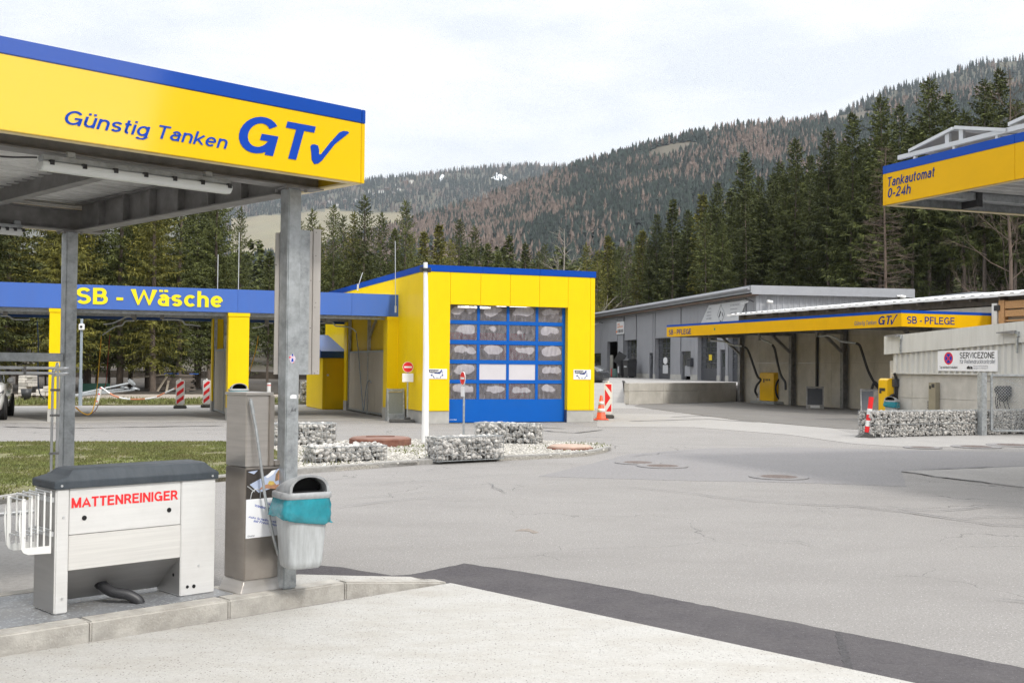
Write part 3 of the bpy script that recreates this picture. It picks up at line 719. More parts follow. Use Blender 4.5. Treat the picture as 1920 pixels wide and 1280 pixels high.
def ico(sub):
    bm = bmesh.new(); bmesh.ops.create_icosphere(bm, subdivisions=sub, radius=1)
    v = np.array([p.co[:] for p in bm.verts]); f = np.array([[q.index for q in fc.verts] for fc in bm.faces]); bm.free()
    return v, f
ICO1, ICO2 = ico(1), ico(2)
def stone_protos(base, n, seed, cut=0.35):
    rg = np.random.default_rng(seed); o = []
    for _ in range(n):
        v = base[0].copy()
        for k in range(5):                       # chip flat facets
            d = rg.normal(size=3); d /= np.linalg.norm(d); h = rg.uniform(0.45, 0.8)
            t = v @ d; over = np.maximum(0, t - h); v = v - over[:, None] * d[None]
        v *= rg.uniform(0.75, 1.2, 3)[None]
        o.append(v)
    return o
def rand_rot(rg):
    q = rg.normal(size=4); q /= np.linalg.norm(q); a, b, c, d = q
    return np.array([[1 - 2 * (c * c + d * d), 2 * (b * c - a * d), 2 * (b * d + a * c)], [2 * (b * c + a * d), 1 - 2 * (b * b + d * d), 2 * (c * d - a * b)], [2 * (b * d - a * c), 2 * (c * d + a * b), 1 - 2 * (b * b + c * c)]])
def stones(name, pos, rad, mat, parent=None, base=ICO1, seed=3, flat=1.0):
    rg = np.random.default_rng(seed); pr = stone_protos(base, 12, seed)
    Vs, Fs = [], []; nb = len(base[0])
    for i, (p, r) in enumerate(zip(pos, rad)):
        v = (pr[rg.integers(12)] @ rand_rot(rg).T) * r; v[:, 2] *= flat
        Vs.append(v + np.array(p)[None]); Fs.append(base[1] + i * nb)
    return rawmesh(name, np.concatenate(Vs), np.concatenate(Fs), mat, parent)
rr = random.Random(11)
pp = sample_poly(grav_poly, 7500, rr)
g_ = stones('gravel', [(x, y, 0.058) for x, y in pp], [rr.uniform(0.014, 0.036) for _ in pp], gravel_m, base=ico(1), flat=0.8)
g_['kind'] = 'stuff'; g_['label'] = 'pale chippings covering the traffic island in front of the yellow wash hall'

# grass blades
grass_m = M('grass_blade', (0.125, 0.145, 0.036), 0.7, var=0.3, vs=1.2, island=0.4, dirt=(0.16, 0.135, 0.05), dirt_amt=0.9, dirt_scale=1.1)
def grass(name, spots, h0, h1, label, zb, wd=0.012):
    rg = np.random.default_rng(4); n = len(spots); P = np.array([(x, y, zb) for x, y in spots])
    a = rg.uniform(0, 2 * np.pi, n); h = rg.uniform(h0, h1, n); b = rg.uniform(0, 2 * np.pi, n); ln = rg.uniform(0.1, 0.7, n) * h
    dx = np.stack([np.cos(a), np.sin(a), np.zeros(n)], 1) * (wd * rg.uniform(0.6, 1.4, n))[:, None]
    tip = P + np.stack([np.cos(b) * ln, np.sin(b) * ln, h], 1)
    V_ = np.stack([P - dx, P + dx, tip], 1).reshape(-1, 3); F_ = np.arange(3 * n).reshape(-1, 3)
    o = rawmesh(name, V_, F_, grass_m); o['kind'] = 'stuff'; o['label'] = label
    return o
def clumpy(poly, n, rr, sc, thr):
    o = []
    from mathutils import noise
    for x, y in sample_poly(poly, n, rr):
        if noise.noise((x * sc, y * sc, 3.3)) + 0.8 * noise.noise((x * sc * 4, y * sc * 2.6, 8.3)) + rr.uniform(-.35, .35) > thr: o.append((x, y))
    return o
grass('grass', clumpy(turf_poly, 75000, rr, 0.75, -0.25), 0.015, 0.045, 'patchy green grass on the strip behind the mat cleaning machine', 0.058)
weeds = []
for cx, cy, k, s in ((585, 872, 160, .35), (1120, 838, 200, .45), (1085, 845, 160, .5), (790, 843, 120, .3), (570, 858, 140, .4), (760, 852, 70, .2), (840, 861, 130, .3), (690, 850, 60, .25), (565, 836, 120, .5)):
    c_ = G(cx, cy)
    weeds += [(c_.x + rr.gauss(0, s), c_.y + rr.gauss(0, s)) for _ in range(k)]
weeds = [p for p in weeds if in_poly(p[0], p[1], grav_poly)]
grass('grass', weeds, 0.02, 0.07, 'small weeds growing through the pale chippings of the traffic island', 0.056, 0.014)
vp = [Vector(p) for p in (e0 + [FW.world(14, 20)[:2], FW.world(-30, 20)[:2]])]
vp[0] = Vector(FW.world(-30, 12.4)[:2])
grass('grass', clumpy(vp, 30000, rr, 0.35, -0.05), 0.06, 0.2, 'rough grass verge between the pale road and the bare ground by the wood', 0.05, 0.03)

# ------------------------------------------------------------------ hills and their far woods
from mathutils import noise as mn
hill_m = M('hill_soil', (0.085, 0.072, 0.050), 0.95, var=0.4, vs=0.02, dirt=(0.05, 0.055, 0.03), dirt_amt=0.7, dirt_scale=0.01)
hill_far_m = M('far_hill_soil', (0.075, 0.072, 0.050), 0.95, var=0.3, vs=0.01)
meadow_m = M('alpine_meadow', (0.175, 0.150, 0.092), 0.95, var=0.18, vs=0.012, dirt=(0.12, 0.12, 0.06), dirt_amt=0.7, dirt_scale=0.006)
spruce_far = M('far_evergreen', (0.020, 0.031, 0.025), 0.85, var=0.1, vs=0.05, island=0.55)
larch_far = M('far_larch', (0.150, 0.112, 0.092), 0.9, var=0.1, vs=0.05, island=0.4)
def interp(x, tab):
    if x <= tab[0][0]: return tab[0][1]
    for (a, b), (c, d) in zip(tab, tab[1:]):
        if x <= c: return b + (d - b) * (x - a) / (c - a)
    return tab[-1][1]
SKY_A = [(-800, 470), (0, 500), (300, 520), (600, 470), (700, 440), (779, 414), (850, 394), (892, 385), (950, 362), (1000, 343), (1079, 314), (1142, 297), (1225, 275), (1308, 256), (1365, 243), (1430, 236), (1507, 230), (1568, 216), (1640, 203), (1720, 190), (1920, 165), (2400, 130)]
SKY_B = [(-900, 330), (-300, 360), (100, 372), (420, 362), (560, 358), (660, 350), (700, 336), (740, 331), (850, 321), (920, 315), (990, 311), (1050, 312), (1080, 315), (1200, 322), (1400, 340)]
SKY_C = [(1450, 300), (1540, 242), (1580, 214), (1655, 175), (1717, 161), (1774, 140), (1846, 119), (1920, 112), (2100, 96), (2400, 90)]
def hillfn(sky, Dc, base, rough):
    """returns height and ground point for (photo column, distance)"""
    def f(px, Y):
        zc = at_depth(px, interp(px, sky), Dc).z
        kn = base + [(Dc, zc), (Dc * 1.35, zc * 0.55)]
        z = interp(Y, kn)
        x = (px - 960) / F_PX * Y
        k = min(1, Y / Dc) * (0.25 if Y >= Dc * 0.97 else 1)
        z += rough * k * mn.noise((x * 0.004, Y * 0.004, 1.7)) + rough * 0.4 * k * mn.noise((x * 0.013, Y * 0.013, 4.1))
        return x, Y, z
    return f
HA = hillfn(SKY_A, 1500, [(165, 0.9), (300, 9), (700, 42)], 14)
HB = hillfn(SKY_B, 3800, [(1700, 30), (2300, 120)], 25)
HC = hillfn(SKY_C, 2300, [(1500, 150), (1800, 260)], 18)
def hill(name, fn, p0, p1, dp, Ys, mat):
    cols = list(range(p0, p1 + 1, dp)); V = []; n = len(Ys)
    for p in cols:
        for y in Ys: V.append(fn(p, y))
    F_ = [(i * n + j, (i + 1) * n + j, (i + 1) * n + j + 1, i * n + j + 1) for i in range(len(cols) - 1) for j in range(n - 1)]
    o = rawmesh(name, V, F_, mat, smooth=True); o['kind'] = 'structure'
    return o
hill('hillside', HA, -800, 2500, 25, [165, 200, 250, 300, 400, 550] + list(range(700, 1501, 40)) + [1600, 2000], hill_m)
hill('hillside', HC, 1400, 2500, 25, list(range(1500, 2301, 80)) + [2500, 3000], hill_far_m)
# the far hill carries a strip of meadow above the village
hb = hill('far_hill', HB, -920, 1450, 14, [1700, 2000, 2300] + list(range(2400, 3801, 70)) + [4200, 5000], hill_far_m)
hb.data.materials.append(meadow_m)
def is_meadow(px, Y):
    k = 12 * mn.noise((px * 0.02, Y * 0.004, 9))
    return 430 < px < 775 + k * 3 and 2650 + k * 6 < Y < 3330 + k * 6 - max(0, px - 640) * 1.2
nY = 3 + len(range(2400, 3801, 70)) + 2
Ysb = [1700, 2000, 2300] + list(range(2400, 3801, 70)) + [4200, 5000]
for k, f in enumerate(hb.data.polygons):
    i, j = divmod(k, nY - 1)
    if is_meadow(-920 + 14 * i + 7, (Ysb[j] + Ysb[j + 1]) / 2): f.material_index = 1

def cone_tree(rg, tiers, sides, wid):
    V = []; Fc = []
    for t in range(tiers):
        z0 = 0.08 + 0.78 * t / tiers; z1 = min(1.0, z0 + 1.35 / tiers) if t < tiers - 1 else 1.0
        r = wid * (1 - z0) * (1.05 if t else 0.9)
        b = len(V)
        for k in range(sides):
            a = 2 * math.pi * (k + rg.uniform(-.3, .3)) / sides; rr_ = r * rg.uniform(0.65, 1.3)
            V.append((rr_ * math.cos(a), rr_ * math.sin(a), z0 + rg.uniform(-.05, .04)))
        V.append((rg.uniform(-.02, .02), rg.uniform(-.02, .02), z1))
        for k in range(sides): Fc.append((b + k, b + (k + 1) % sides, b + sides))
    return np.array(V), np.array(Fc)
def far_wood(name, fn, n, prange, yrange, hr, larch_fn, keep, seed, label, wid=0.2, tiers=4, pow_=1.0):
    rg = np.random.default_rng(seed)
    pro = [[cone_tree(rg, tiers, 6, wid) for _ in range(8)], [cone_tree(rg, tiers + 1, 5, wid * 0.8) for _ in range(8)]]
    Vs, Fs, Ms = [], [], []; b = 0
    for _ in range(n):
        px = rg.uniform(*prange); t = rg.uniform() ** pow_; Y = yrange[0] + (yrange[1] - yrange[0]) * t
        if not keep(px, Y): continue
        x, y, z = fn(px, Y)
        lf = larch_fn(px, Y); k = int(rg.uniform() < lf)
        v, f = pro[k][rg.integers(8)]
        h = rg.uniform(*hr) * (1.0 if k == 0 else 0.95); a = rg.uniform(0, 6.28)
        ca, sa = math.cos(a), math.sin(a)
        vv = np.stack([(v[:, 0] * ca - v[:, 1] * sa) * h + x, (v[:, 0] * sa + v[:, 1] * ca) * h + y, v[:, 2] * h + z - 0.6], 1)
        Vs.append(vv); Fs.append(f + b); b += len(v); Ms.append(np.full(len(f), k))
    o = rawmesh(name, np.concatenate(Vs), np.concatenate(Fs), None, mats=[spruce_far, larch_far], midx=np.concatenate(Ms))
    o['kind'] = 'stuff'; o['label'] = label
    return o
def larch_a(px, Y):
    x = (px - 960) / F_PX * Y
    n_ = mn.noise((x * 0.0045, Y * 0.0035, 2.2)) + 0.6 * mn.noise((x * 0.02, Y * 0.015, 5))
    edge = 0.35 if (px < 1080 and Y > 1050) else 0
    return min(0.92, max(0.05, 0.30 + n_ * 1.35 + edge))
def keep_a(px, Y):
    x = (px - 960) / F_PX * Y
    return mn.noise((x * 0.008 + 40, Y * 0.006, 7)) > -0.42
far_wood('far_forest', HA, 36000, (-300, 2250), (720, 1515), (9, 17), larch_a, keep_a, 21, 'mixed dark spruce and brown larch wood on the nearer hillside', wid=0.30)
far_wood('far_forest', HC, 7000, (1480, 2250), (1650, 2330), (13, 21), lambda p, y: 0.15, lambda p, y: True, 22, 'dark wood on the highest ridge at the back')
far_wood('far_forest', HB, 13000, (380, 1250), (2350, 3830), (14, 23), lambda p, y: min(.8, max(.05, .25 + .8 * mn.noise((p * .012, y * .003, 3)) + (.25 if p < 800 and y < 2800 else 0))), lambda p, y: not is_meadow(p, y), 23, 'distant bluish wood on the far hill', wid=0.2)
# unseen wooded slopes right of and behind the lens, added to darken glossy reflections
def HS(az, D):
    z = 0.9 + max(0, D - 95) * 0.42 if az < 110 else max(0, D - 700) * 0.34
    return D * math.sin(R(az)), D * math.cos(R(az)), z + 3 * mn.noise((az * .1, D * .02, 3))
hill('hillside', HS, 44, 106, 2, [95, 110, 130, 160, 200, 260, 340], hill_far_m)
hill('hillside', HS, 112, 300, 4, [700, 850, 1000, 1200, 1400], hill_far_m)
far_wood('far_forest', HS, 1300, (44, 106), (95, 240), (14, 22), lambda p, y: 0.12, lambda p, y: True, 25, 'unseen spruce wood added on the slope to the right of the yard')
far_wood('far_forest', HS, 2500, (112, 300), (750, 1390), (17, 26), lambda p, y: 0.3, lambda p, y: True, 26, 'unseen wood added on the slope behind the photographer')
# patches of old snow and the village on the far hill
snow_m = M('old_snow', (0.62, 0.64, 0.67), 0.7, var=0.04)
def far_pt(fn, px, py, y0, y1):
    """the point of a hill seen at a photo pixel"""
    best = None
    for k in range(200):
        Y = y0 + (y1 - y0) * k / 199; p = fn(px, Y); q = at_depth(px, py, Y)
        if best is None or abs(p[2] - q.z) < best[0]: best = (abs(p[2] - q.z), p)
    return Vector(best[1])
for (px, py, sx, sy) in ((825, 337, 6, 8), (934, 336, 17, 5), (928, 332, 3, 8)):
    c_ = far_pt(HB, px, py, 2900, 3790); mb = MB(); rr = random.Random(px)
    ring = [(c_.x + sx * 1.5 * rr.uniform(.7, 1.2) * math.cos(a), c_.y + sy * 6 * rr.uniform(.7, 1.2) * math.sin(a)) for a in np.linspace(0, 2 * math.pi, 11)[:-1]]
    top = []
    for x, y in ring: top.append((x, y, HB(960 + x / y * F_PX, y)[2] + 5))
    mb.add(top + [(c_.x, c_.y, HB(960 + c_.x / c_.y * F_PX, c_.y)[2] + 16)], [(i, (i + 1) % 10, 10) for i in range(10)])
    o = mb.build('snow_patch', snow_m); o['kind'] = 'structure'
h_wall = M('farmhouse_wall', (0.62, 0.60, 0.56), 0.8); h_roof = M('farmhouse_roof', (0.10, 0.075, 0.065), 0.8, var=0.2); h_wood = M('farmhouse_timber', (0.13, 0.075, 0.045), 0.8, var=0.2)
rr = random.Random(5)
HOUSES = [(604, 386), (616, 381), (628, 386), (642, 380), (664, 378), (676, 372), (688, 379), (699, 366), (712, 362), (722, 358), (733, 364), (744, 358), (757, 345), (768, 342), (690, 360), (655, 387), (740, 349)]
WHERE = 'small dark roofed house in the far hillside village above the spruces'
for k, (px, py) in enumerate(HOUSES):
    p = far_pt(HB, px, py, 2350, 3700)
    h = thing('farmhouse', WHERE, 'house', p, rr.uniform(-40, 40), 'houses of the far hillside village')
    wd, dp, ht = rr.uniform(11, 16), rr.uniform(9, 12), rr.uniform(5, 7)
    MB().box(-wd / 2, wd / 2, -dp / 2, dp / 2, -6, ht).build('wall', h_wall if k % 3 else h_wood, h)
    MB().prism([(-dp / 2 - 1, ht), (dp / 2 + 1, ht), (0, ht + 4)], 'x', -wd / 2 - 1, wd / 2 + 1).build('roof', h_roof, h)

# ------------------------------------------------------------------ near canopy (yellow fascia, steel frame)
def check_mark(name, parent, mat, p0, ex, ez, nrm, wd, ht, thick=0.004):
    pts = [(0.0, 0.44), (0.02, 0.30), (0.035, 0.10), (0.10, 0.0), (0.20, 0.03), (0.30, 0.13), (0.62, 0.60), (1.0, 0.97), (0.96, 1.0), (0.84, 0.99), (0.74, 0.93), (0.50, 0.62), (0.27, 0.28), (0.22, 0.27), (0.215, 0.40), (0.19, 0.49), (0.10, 0.51), (0.03, 0.49)]
    mb = MB(); p0, ex, ez, nrm = Vector(p0), Vector(ex), Vector(ez), Vector(nrm)
    b = [p0 + ex * x * wd + ez * y * ht for x, y in pts]; n = len(b)
    mb.add(b + [q + nrm * thick for q in b], [tuple(range(n, 2 * n)), tuple(range(n - 1, -1, -1))] + [(i, (i + 1) % n, n + (i + 1) % n, n + i) for i in range(n)])
    return mb.build(name, mat, parent)

NC = fthing('fuel_canopy', 'large yellow and blue canopy on galvanised posts over the mat cleaning machine', 'canopy', FN)
FY = -0.40; CX = 1.668; ZB, ZT = 3.05, 3.578; BACK = 4.29
def fascia_run(parent, x0, x1, y0, y1, zb, zt, band, ymat, bmat, axis, joints, lip=0.05, name='fascia'):
    """sheet fascia in panels with a 3 mm shadow joint; the band is a separate strip"""
    mb = MB(); mb2 = MB(); js = joints
    for a, b in zip(js, js[1:]):
        g = 0.0015
        if axis == 'x':
            mb.box(a + g, b - g, y0, y1, zb, zt - band); mb2.box(a + g, b - g, y0 - 0.004, y1, zt - band + 0.001, zt)
        else:
            mb.box(x0, x1, a + g, b - g, zb, zt - band); mb2.box(x0 - 0.004, x1, a + g, b - g, zt - band + 0.001, zt)
    f = mb.build(name, ymat, parent, bevel=0.004); b = mb2.build('blue_band', bmat, parent, bevel=0.004)
    return f, b
ff, _ = fascia_run(NC, 0, 0, FY, FY + 0.03, ZB, ZT, 0.098, yellow_gloss, blue_gloss, 'x', [-7.5, -4.6, -1.6, CX - 0.03, CX + 0.004])
mb = MB(); mb.box(CX - 0.03, CX, FY + 0.032, BACK, ZB, ZT - 0.098); sf = mb.build('side_fascia', yellow_gloss, NC)
mb = MB(); mb.box(CX - 0.03, CX + 0.003, FY + 0.032, BACK, ZT - 0.097, ZT); mb.build('blue_band', blue_gloss, NC)
mb = MB(); mb.box(-7.5, CX - 0.031, BACK - 0.03, BACK, ZB, ZT); mb.build('back_fascia', yellow_gloss, NC)
pale_lip = M('fascia_return_lip', (0.70, 0.58, 0.30), 0.4, var=0.05)
mb = MB(); mb.box(-7.5, CX, FY + 0.031, FY + 0.085, ZB - 0.0015, ZB + 0.012); mb.box(CX - 0.085, CX - 0.031, FY + 0.09, BACK, ZB - 0.0015, ZB + 0.012); mb.box(-7.5, CX - 0.09, BACK - 0.085, BACK - 0.031, ZB - 0.0015, ZB + 0.012)
mb.build('fascia_lip', pale_lip, NC)
mb = MB(); mb.corrugated((-7.4, FY + 0.1, 3.30), YP, XP, -ZP, BACK - FY - 0.2, CX + 7.3, 0.17, 0.04)
mb.box(-7.4, CX - 0.04, FY + 0.04, BACK - 0.04, 3.345, 3.40)
mb.build('roof_deck', roof_sheet, NC)
def ibeam(mb, p, q, h, b, t=0.012, stiff=0):
    """I section from p to q; p and q run along the top flange centre"""
    p, q = Vector(p), Vector(q); d = (q - p).normalized(); s = d.cross(ZP).normalized()
    dn = Vector((0, 0, -1))
    mb.bar(p + dn * t / 2, q + dn * t / 2, b, t); mb.bar(p + dn * (h - t / 2), q + dn * (h - t / 2), b, t)
    mb.bar(p + dn * (h / 2), q + dn * (h / 2), t * 0.8, h - 2 * t)
    L = (q - p).length
    for k in range(stiff):
        c = p + d * L * (k + 1) / (stiff + 1)
        mb.bar(c + dn * (t + 0.001) - s * 0, c + dn * (h - t - 0.001), b * 0.9, 0.01, up=d)
POSTX = 1.385
mb = MB(); ibeam(mb, (-7.3, 0.105, 3.20), (CX - 0.05, 0.105, 3.20), 0.16, 0.16); mb.build('beam', galv_dark, NC)
mb = MB(); ibeam(mb, (-7.3, 3.74, 3.20), (CX - 0.05, 3.74, 3.20), 0.20, 0.16); mb.build('beam', galv_dark, NC)
mb = MB(); ibeam(mb, (POSTX, 0.2, 3.255), (POSTX, 3.65, 3.255), 0.26, 0.15, stiff=6); mb.build('beam', galv_dark, NC)
mb = MB(); ibeam(mb, (POSTX - 0.9, 0.2, 3.28), (POSTX - 0.9, 3.65, 3.28), 0.15, 0.10, stiff=0); mb.build('beam', galv_dark, NC)
mb = MB(); ibeam(mb, (-1.5, 0.2, 3.27), (-1.5, 3.65, 3.27), 0.22, 0.12); mb.build('beam', galv_dark, NC)
for (x, y, zt_) in ((POSTX, 0.105, 3.04), (POSTX - 0.075, 3.74, 3.0), (-4.2, 0.105, 3.04), (-4.2, 3.74, 3.0)):
    mb = MB(); mb.box(x - 0.056, x + 0.056, y - 0.056, y + 0.056, 0.13 if y < 1 else 0.0, zt_ - 0.012)
    p_ = mb.build('post', galv, NC, bevel=0.008)
    mb = MB(); mb.box(x - 0.10, x + 0.10, y - 0.09, y + 0.09, zt_ - 0.011, zt_)
    for sx in (-1, 1):
        for sy in (-1, 1): mb.tube([(x + sx * .08, y + sy * .07, zt_ - 0.03), (x + sx * .08, y + sy * .07, zt_ + 0.0)], 0.012, 6)
    mb.build('cap_plate', galv_dark, p_)
# cross rail at the back post
mb = MB(); mb.box(-4.14, POSTX - 0.132, 3.70, 3.78, 1.755, 1.835); mb.build('cross_rail', galv, NC, bevel=0.006)
# lettering, read off the photograph on the fascia plane
def on(fr, px, py, axis, v): return fr.loc(px, py, axis, v)
def letter_front(name, body, parent, mat, fr, y, pa, pb, shear=0, bold=0, zpad=0, space=1.0, thick=0.004):
    """pa, pb: photo pixels of the lower left and upper right corner of the lettering on plane y"""
    a, b = fr.loc(*pa, 'y', y), fr.loc(*pb, 'y', y)
    return text(name, body, parent, mat, (a.x, y, a.z), XP, ZP, -YP, b.x - a.x, b.z - a.z, shear, bold, thick, space)
def letter_side(name, body, parent, mat, fr, x, pa, pb, shear=0, bold=0, thick=0.004, space=1.0):
    a, b = fr.loc(*pa, 'x', x), fr.loc(*pb, 'x', x)
    return text(name, body, parent, mat, (x, a.y, a.z), -YP, ZP, -XP, a.y - b.y, b.z - a.z, shear, bold, thick, space)
FYs = FY - 0.0005
def pxz(fr, y, px, x=None): return fr.loc(px, 300, 'y', y).x
xg0, xg1 = pxz(FN, FY, 120), pxz(FN, FY, 281); zt0 = FN.loc(120, 247, 'y', FY).z
# baseline heights along the fascia
g0 = FN.loc(122, 234, 'y', FY).z; gt = FN.loc(140, 208, 'y', FY).z
text('lettering', 'Günstig', NC, text_blue, (xg0, FYs, FN.loc(262, 261.5, 'y', FY).z), XP, ZP, -YP, xg1 - xg0, FN.loc(168, 213, 'y', FY).z - FN.loc(262, 261.5, 'y', FY).z, 0.22, 0.004)
xk0, xk1 = pxz(FN, FY, 297), pxz(FN, FY, 426)
text('lettering', 'Tanken', NC, text_blue, (xk0, FYs, FN.loc(305, 261, 'y', FY).z), XP, ZP, -YP, xk1 - xk0, FN.loc(305, 235.5, 'y', FY).z - FN.loc(305, 261, 'y', FY).z, 0.22, 0.004)
xa, xb = pxz(FN, FY, 447), pxz(FN, FY, 591)
zb_ = FN.loc(505, 292, 'y', FY).z; zt_ = FN.loc(490, 219, 'y', FY).z
text('logo_letters', 'GT', NC, text_blue, (xa, FYs, zb_), XP, ZP, -YP, xb - xa, zt_ - zb_, 0.2, 0.02)
xa, xb = pxz(FN, FY, 581.5), pxz(FN, FY, 653.5)
zb_ = FN.loc(590, 308, 'y', FY).z; zt_ = FN.loc(645, 245.5, 'y', FY).z
check_mark('logo_tick', NC, text_blue, (xa, FYs, zb_), XP, ZP, -YP, xb - xa, zt_ - zb_)

# fluorescent fittings under the canopy
def tube_light(label, x0, x1, y, z, group='strip lights under the near canopy'):
    t = thing('strip_light', label, 'light', FN.world(x0, y, z), FN.deg, group)
    L = x1 - x0
    mb = MB(); mb.box(0, L, -0.035, 0.035, -0.02, 0.02)
    for f in (0.12, 0.85): mb.box(L * f, L * f + 0.06, -0.02, 0.02, 0.02, 0.06)
    mb.build('housing', galv, t, bevel=0.006)
    mb = MB(); mb.prism([(-0.055, -0.022), (0.055, -0.022), (0.052, -0.05), (0.03, -0.075), (-0.03, -0.075), (-0.052, -0.05)], 'x', 0.0, L)
    mb.build('diffuser', lamp_glass, t, bevel=0.005)
    for k in range(7):
        mb = MB(); xx = L * (0.03 + 0.94 * k / 6); mb.box(xx, xx + 0.025, -0.064, 0.064, -0.042, -0.012); mb.build('clip', black_pl, t)
    return t
a = FN.loc(76, 296, 'z', 3.0); b = FN.loc(424, 345, 'z', 3.0)
tube_light('long fluorescent strip light under the front edge of the yellow canopy', a.x, b.x, 0.04, 3.0)
tube_light('strip light under the back beam of the canopy, cut by the frame edge', FN.loc(-60, 432, 'y', 3.66).x, FN.loc(38, 436, 'y', 3.66).x, 3.64, 2.98)
mb = MB(); mb.tube(catmull([(a.x - 1.2, 0.03, 3.03), (a.x - 0.5, 0.03, 2.995), (a.x - 0.25, 0.03, 2.975), (a.x - 0.02, 0.04, 3.0)]), 0.006, 6); mb.build('cable', black_pl, NC)

# ------------------------------------------------------------------ wash canopy "SB - Wäsche"
WC = fthing('wash_canopy', 'open self service wash canopy with blue fascia and yellow pillars', 'wash canopy', FW)
ZB, ZT = 3.34, 4.06
mb = MB()
js = [FW.loc(p, 560, 'y', 0).x for p in (-320, -230, -100, 118, 446, 560, 660)] + [0.0]
for a_, b_ in zip(js, js[1:]): mb.box(a_ + 0.002, b_ - 0.002, 0, 0.12, ZB, ZT)
mb.box(0.004, 0.66, 0.06, 0.18, ZB, ZT + 0.0)
mb.build('fascia', blue_fascia, WC, bevel=0.006)
mb = MB(); mb.box(-24, 0.3, 7.55, 7.65, ZB - 0.02, ZT); mb.build('back_fascia', blue_dark, WC)
mb = MB(); mb.box(-24, 0.5, 0.14, 7.54, 3.72, 3.80); mb.corrugated((-24, 0.15, 3.715), YP, XP, -ZP, 7.38, 24.5, 0.2, 0.04); mb.build('roof_deck', white_sheet, WC)
mb = MB()
for y in (0.32, 3.0, 5.0, 7.3): mb.box(-24, 0.25, y, y + 0.10, 3.42 if y > 1 else 3.24, 3.66 if y > 1 else 3.32)
for y in (0.55, 0.85): mb.box(-24, 0.2, y, y + 0.05, 3.28, 3.33)
mb.build('beam', galv, WC)
letter_front('lettering', 'SB - Wäsche', WC, text_yellow, FW, -0.001, (143, 569.5), (418, 547), 0, 0.022, space=1.0, thick=0.02)
PX_P = [(91, 119), (427.5, 466.5), (726, 756)]
pil_x = []
for k, (a_, b_) in enumerate(PX_P):
    x0, x1 = FW.loc(a_, 700, 'y', 0).x, FW.loc(b_, 700, 'y', 0).x
    if k == 2: x1 = x0 + 0.58
    pil_x.append((x0, x1))
w0 = 0.60
pil_x[0] = (pil_x[0][0], pil_x[0][0] + w0)
step = pil_x[1][0] - pil_x[0][0]
pil_x.insert(0, (pil_x[0][0] - step, pil_x[0][0] - step + w0)); pil_x.insert(0, (pil_x[0][0] - step, pil_x[0][0] - step + w0))
for k, (x0, x1) in enumerate(pil_x):
    for yy in ((0.0, 0.55) if k > 2 else (0.0, 0.55),):
        mb = MB(); mb.box(x0, x1, yy[0] + 0.03, yy[1], 0.38, 3.22); mb.box(x0 - 0.02, x1 + 0.02, yy[0] + 0.01, yy[1] + 0.02, 3.22, ZB - 0.003)
        pl = mb.build('pillar', yellow, WC, bevel=0.006)
        mb = MB(); mb.box(x0 - 0.015, x1 + 0.015, yy[0] + 0.015, yy[1] + 0.015, 0, 0.377); mb.build('plinth', concrete_lt, pl, bevel=0.006)
# rear pillars and glazed-in partitions between the bays
for k, (x0, x1) in enumerate(pil_x[1:]):
    xc = x1 - 0.30
    mb = MB(); mb.box(xc - 0.10, xc + 0.28, 6.95, 7.45, 0.38, 3.40); pl = mb.build('pillar', yellow, WC, bevel=0.006)
    mb = MB(); mb.box(xc - 0.11, xc + 0.29, 6.94, 7.46, 0, 0.379); mb.build('plinth', concrete_lt, pl)
    mb = MB()
    for y in (0.62, 3.72, 6.86): mb.box(xc - 0.05, xc + 0.05, y, y + 0.09, 0, 3.5)
    mb.box(xc - 0.04, xc + 0.04, 0.72, 6.84, 2.2, 2.27); mb.box(xc - 0.04, xc + 0.04, 0.72, 6.84, 0.06, 0.12)
    mb.bar((xc, 3.7, 2.75), (xc - 0.0, 2.6, 3.42), 0.07); 
    mb.build('partition_frame', galv_dark if k < 0 else galv, WC)
    mb = MB(); yy = np.linspace(0.73, 6.83, 7)
    for y0, y1 in zip(yy, yy[1:]):
        if y0 < 3.72 < y1 - 0.2: pass
        mb.box(xc - 0.025, xc + 0.025, y0 + 0.012, y1 - 0.012, 0.125, 2.198)
    mb.build('partition_panel', cream_panel, WC, bevel=0.004)
# lightning rods
for (px, py0, py1, lean, lb) in ((408, 540, 477, 0, 'short thin lightning rod above the lettering of the wash canopy'), (447, 543, 436, 0, 'tall thin lightning rod above the end of the wash lettering'), (115.5, 530, 441, 0, 'lightning rod beside the rear steel post of the near canopy')):
    a_ = FW.loc(px, py0, 'y', 0.3)
    t = thing('lightning_rod', lb, 'lightning rod', FW.world(a_.x, 0.3, ZT - 0.3), FA, 'lightning rods on the wash roofs')
    z1 = FW.loc(px, py1, 'y', 0.3).z - ZT + 0.3
    mb = MB(); mb.tube([(0, 0, 0), (lean, 0, z1)], 0.014, 6); mb.build('rod', alu, t); mb = MB(); mb.box(-0.05, 0.05, -0.05, 0.05, 0.0, 0.25); mb.build('foot', alu, t)
# spray booms under the wash canopy
def boom(label, p, pts, hose=None, hmat=None, hname='hose'):
    t = thing('spray_boom', label, 'spray boom', FW.world(*p), FA, 'spray booms under the wash canopy')
    mb = MB(); mb.box(-0.06, 0.06, -0.06, 0.06, 0, 0.22); mb.build('bracket', galv_dark, t)
    mb = MB(); mb.tube(catmull(pts, 6), 0.024, 7); mb.build('arm', galv, t)
    if hose: mb = MB(); mb.tube(catmull(hose, 8), 0.016, 6); mb.build(hname, hmat, t)
    return t
def wl(px, py, y): v = FW.loc(px, py, 'y', y); return v
b0 = wl(249, 596, 2.2)
def rel(b, *pp): return [tuple(wl(x, y, d) - b) for x, y, d in pp]
boom('spray boom curving down to the left behind the wash lettering', b0, rel(b0, (249, 594, 2.2), (238, 594, 2.2), (225, 600, 2.2), (210, 606, 2.2), (194, 608, 2.2)))
b1 = wl(252, 600, 2.5)
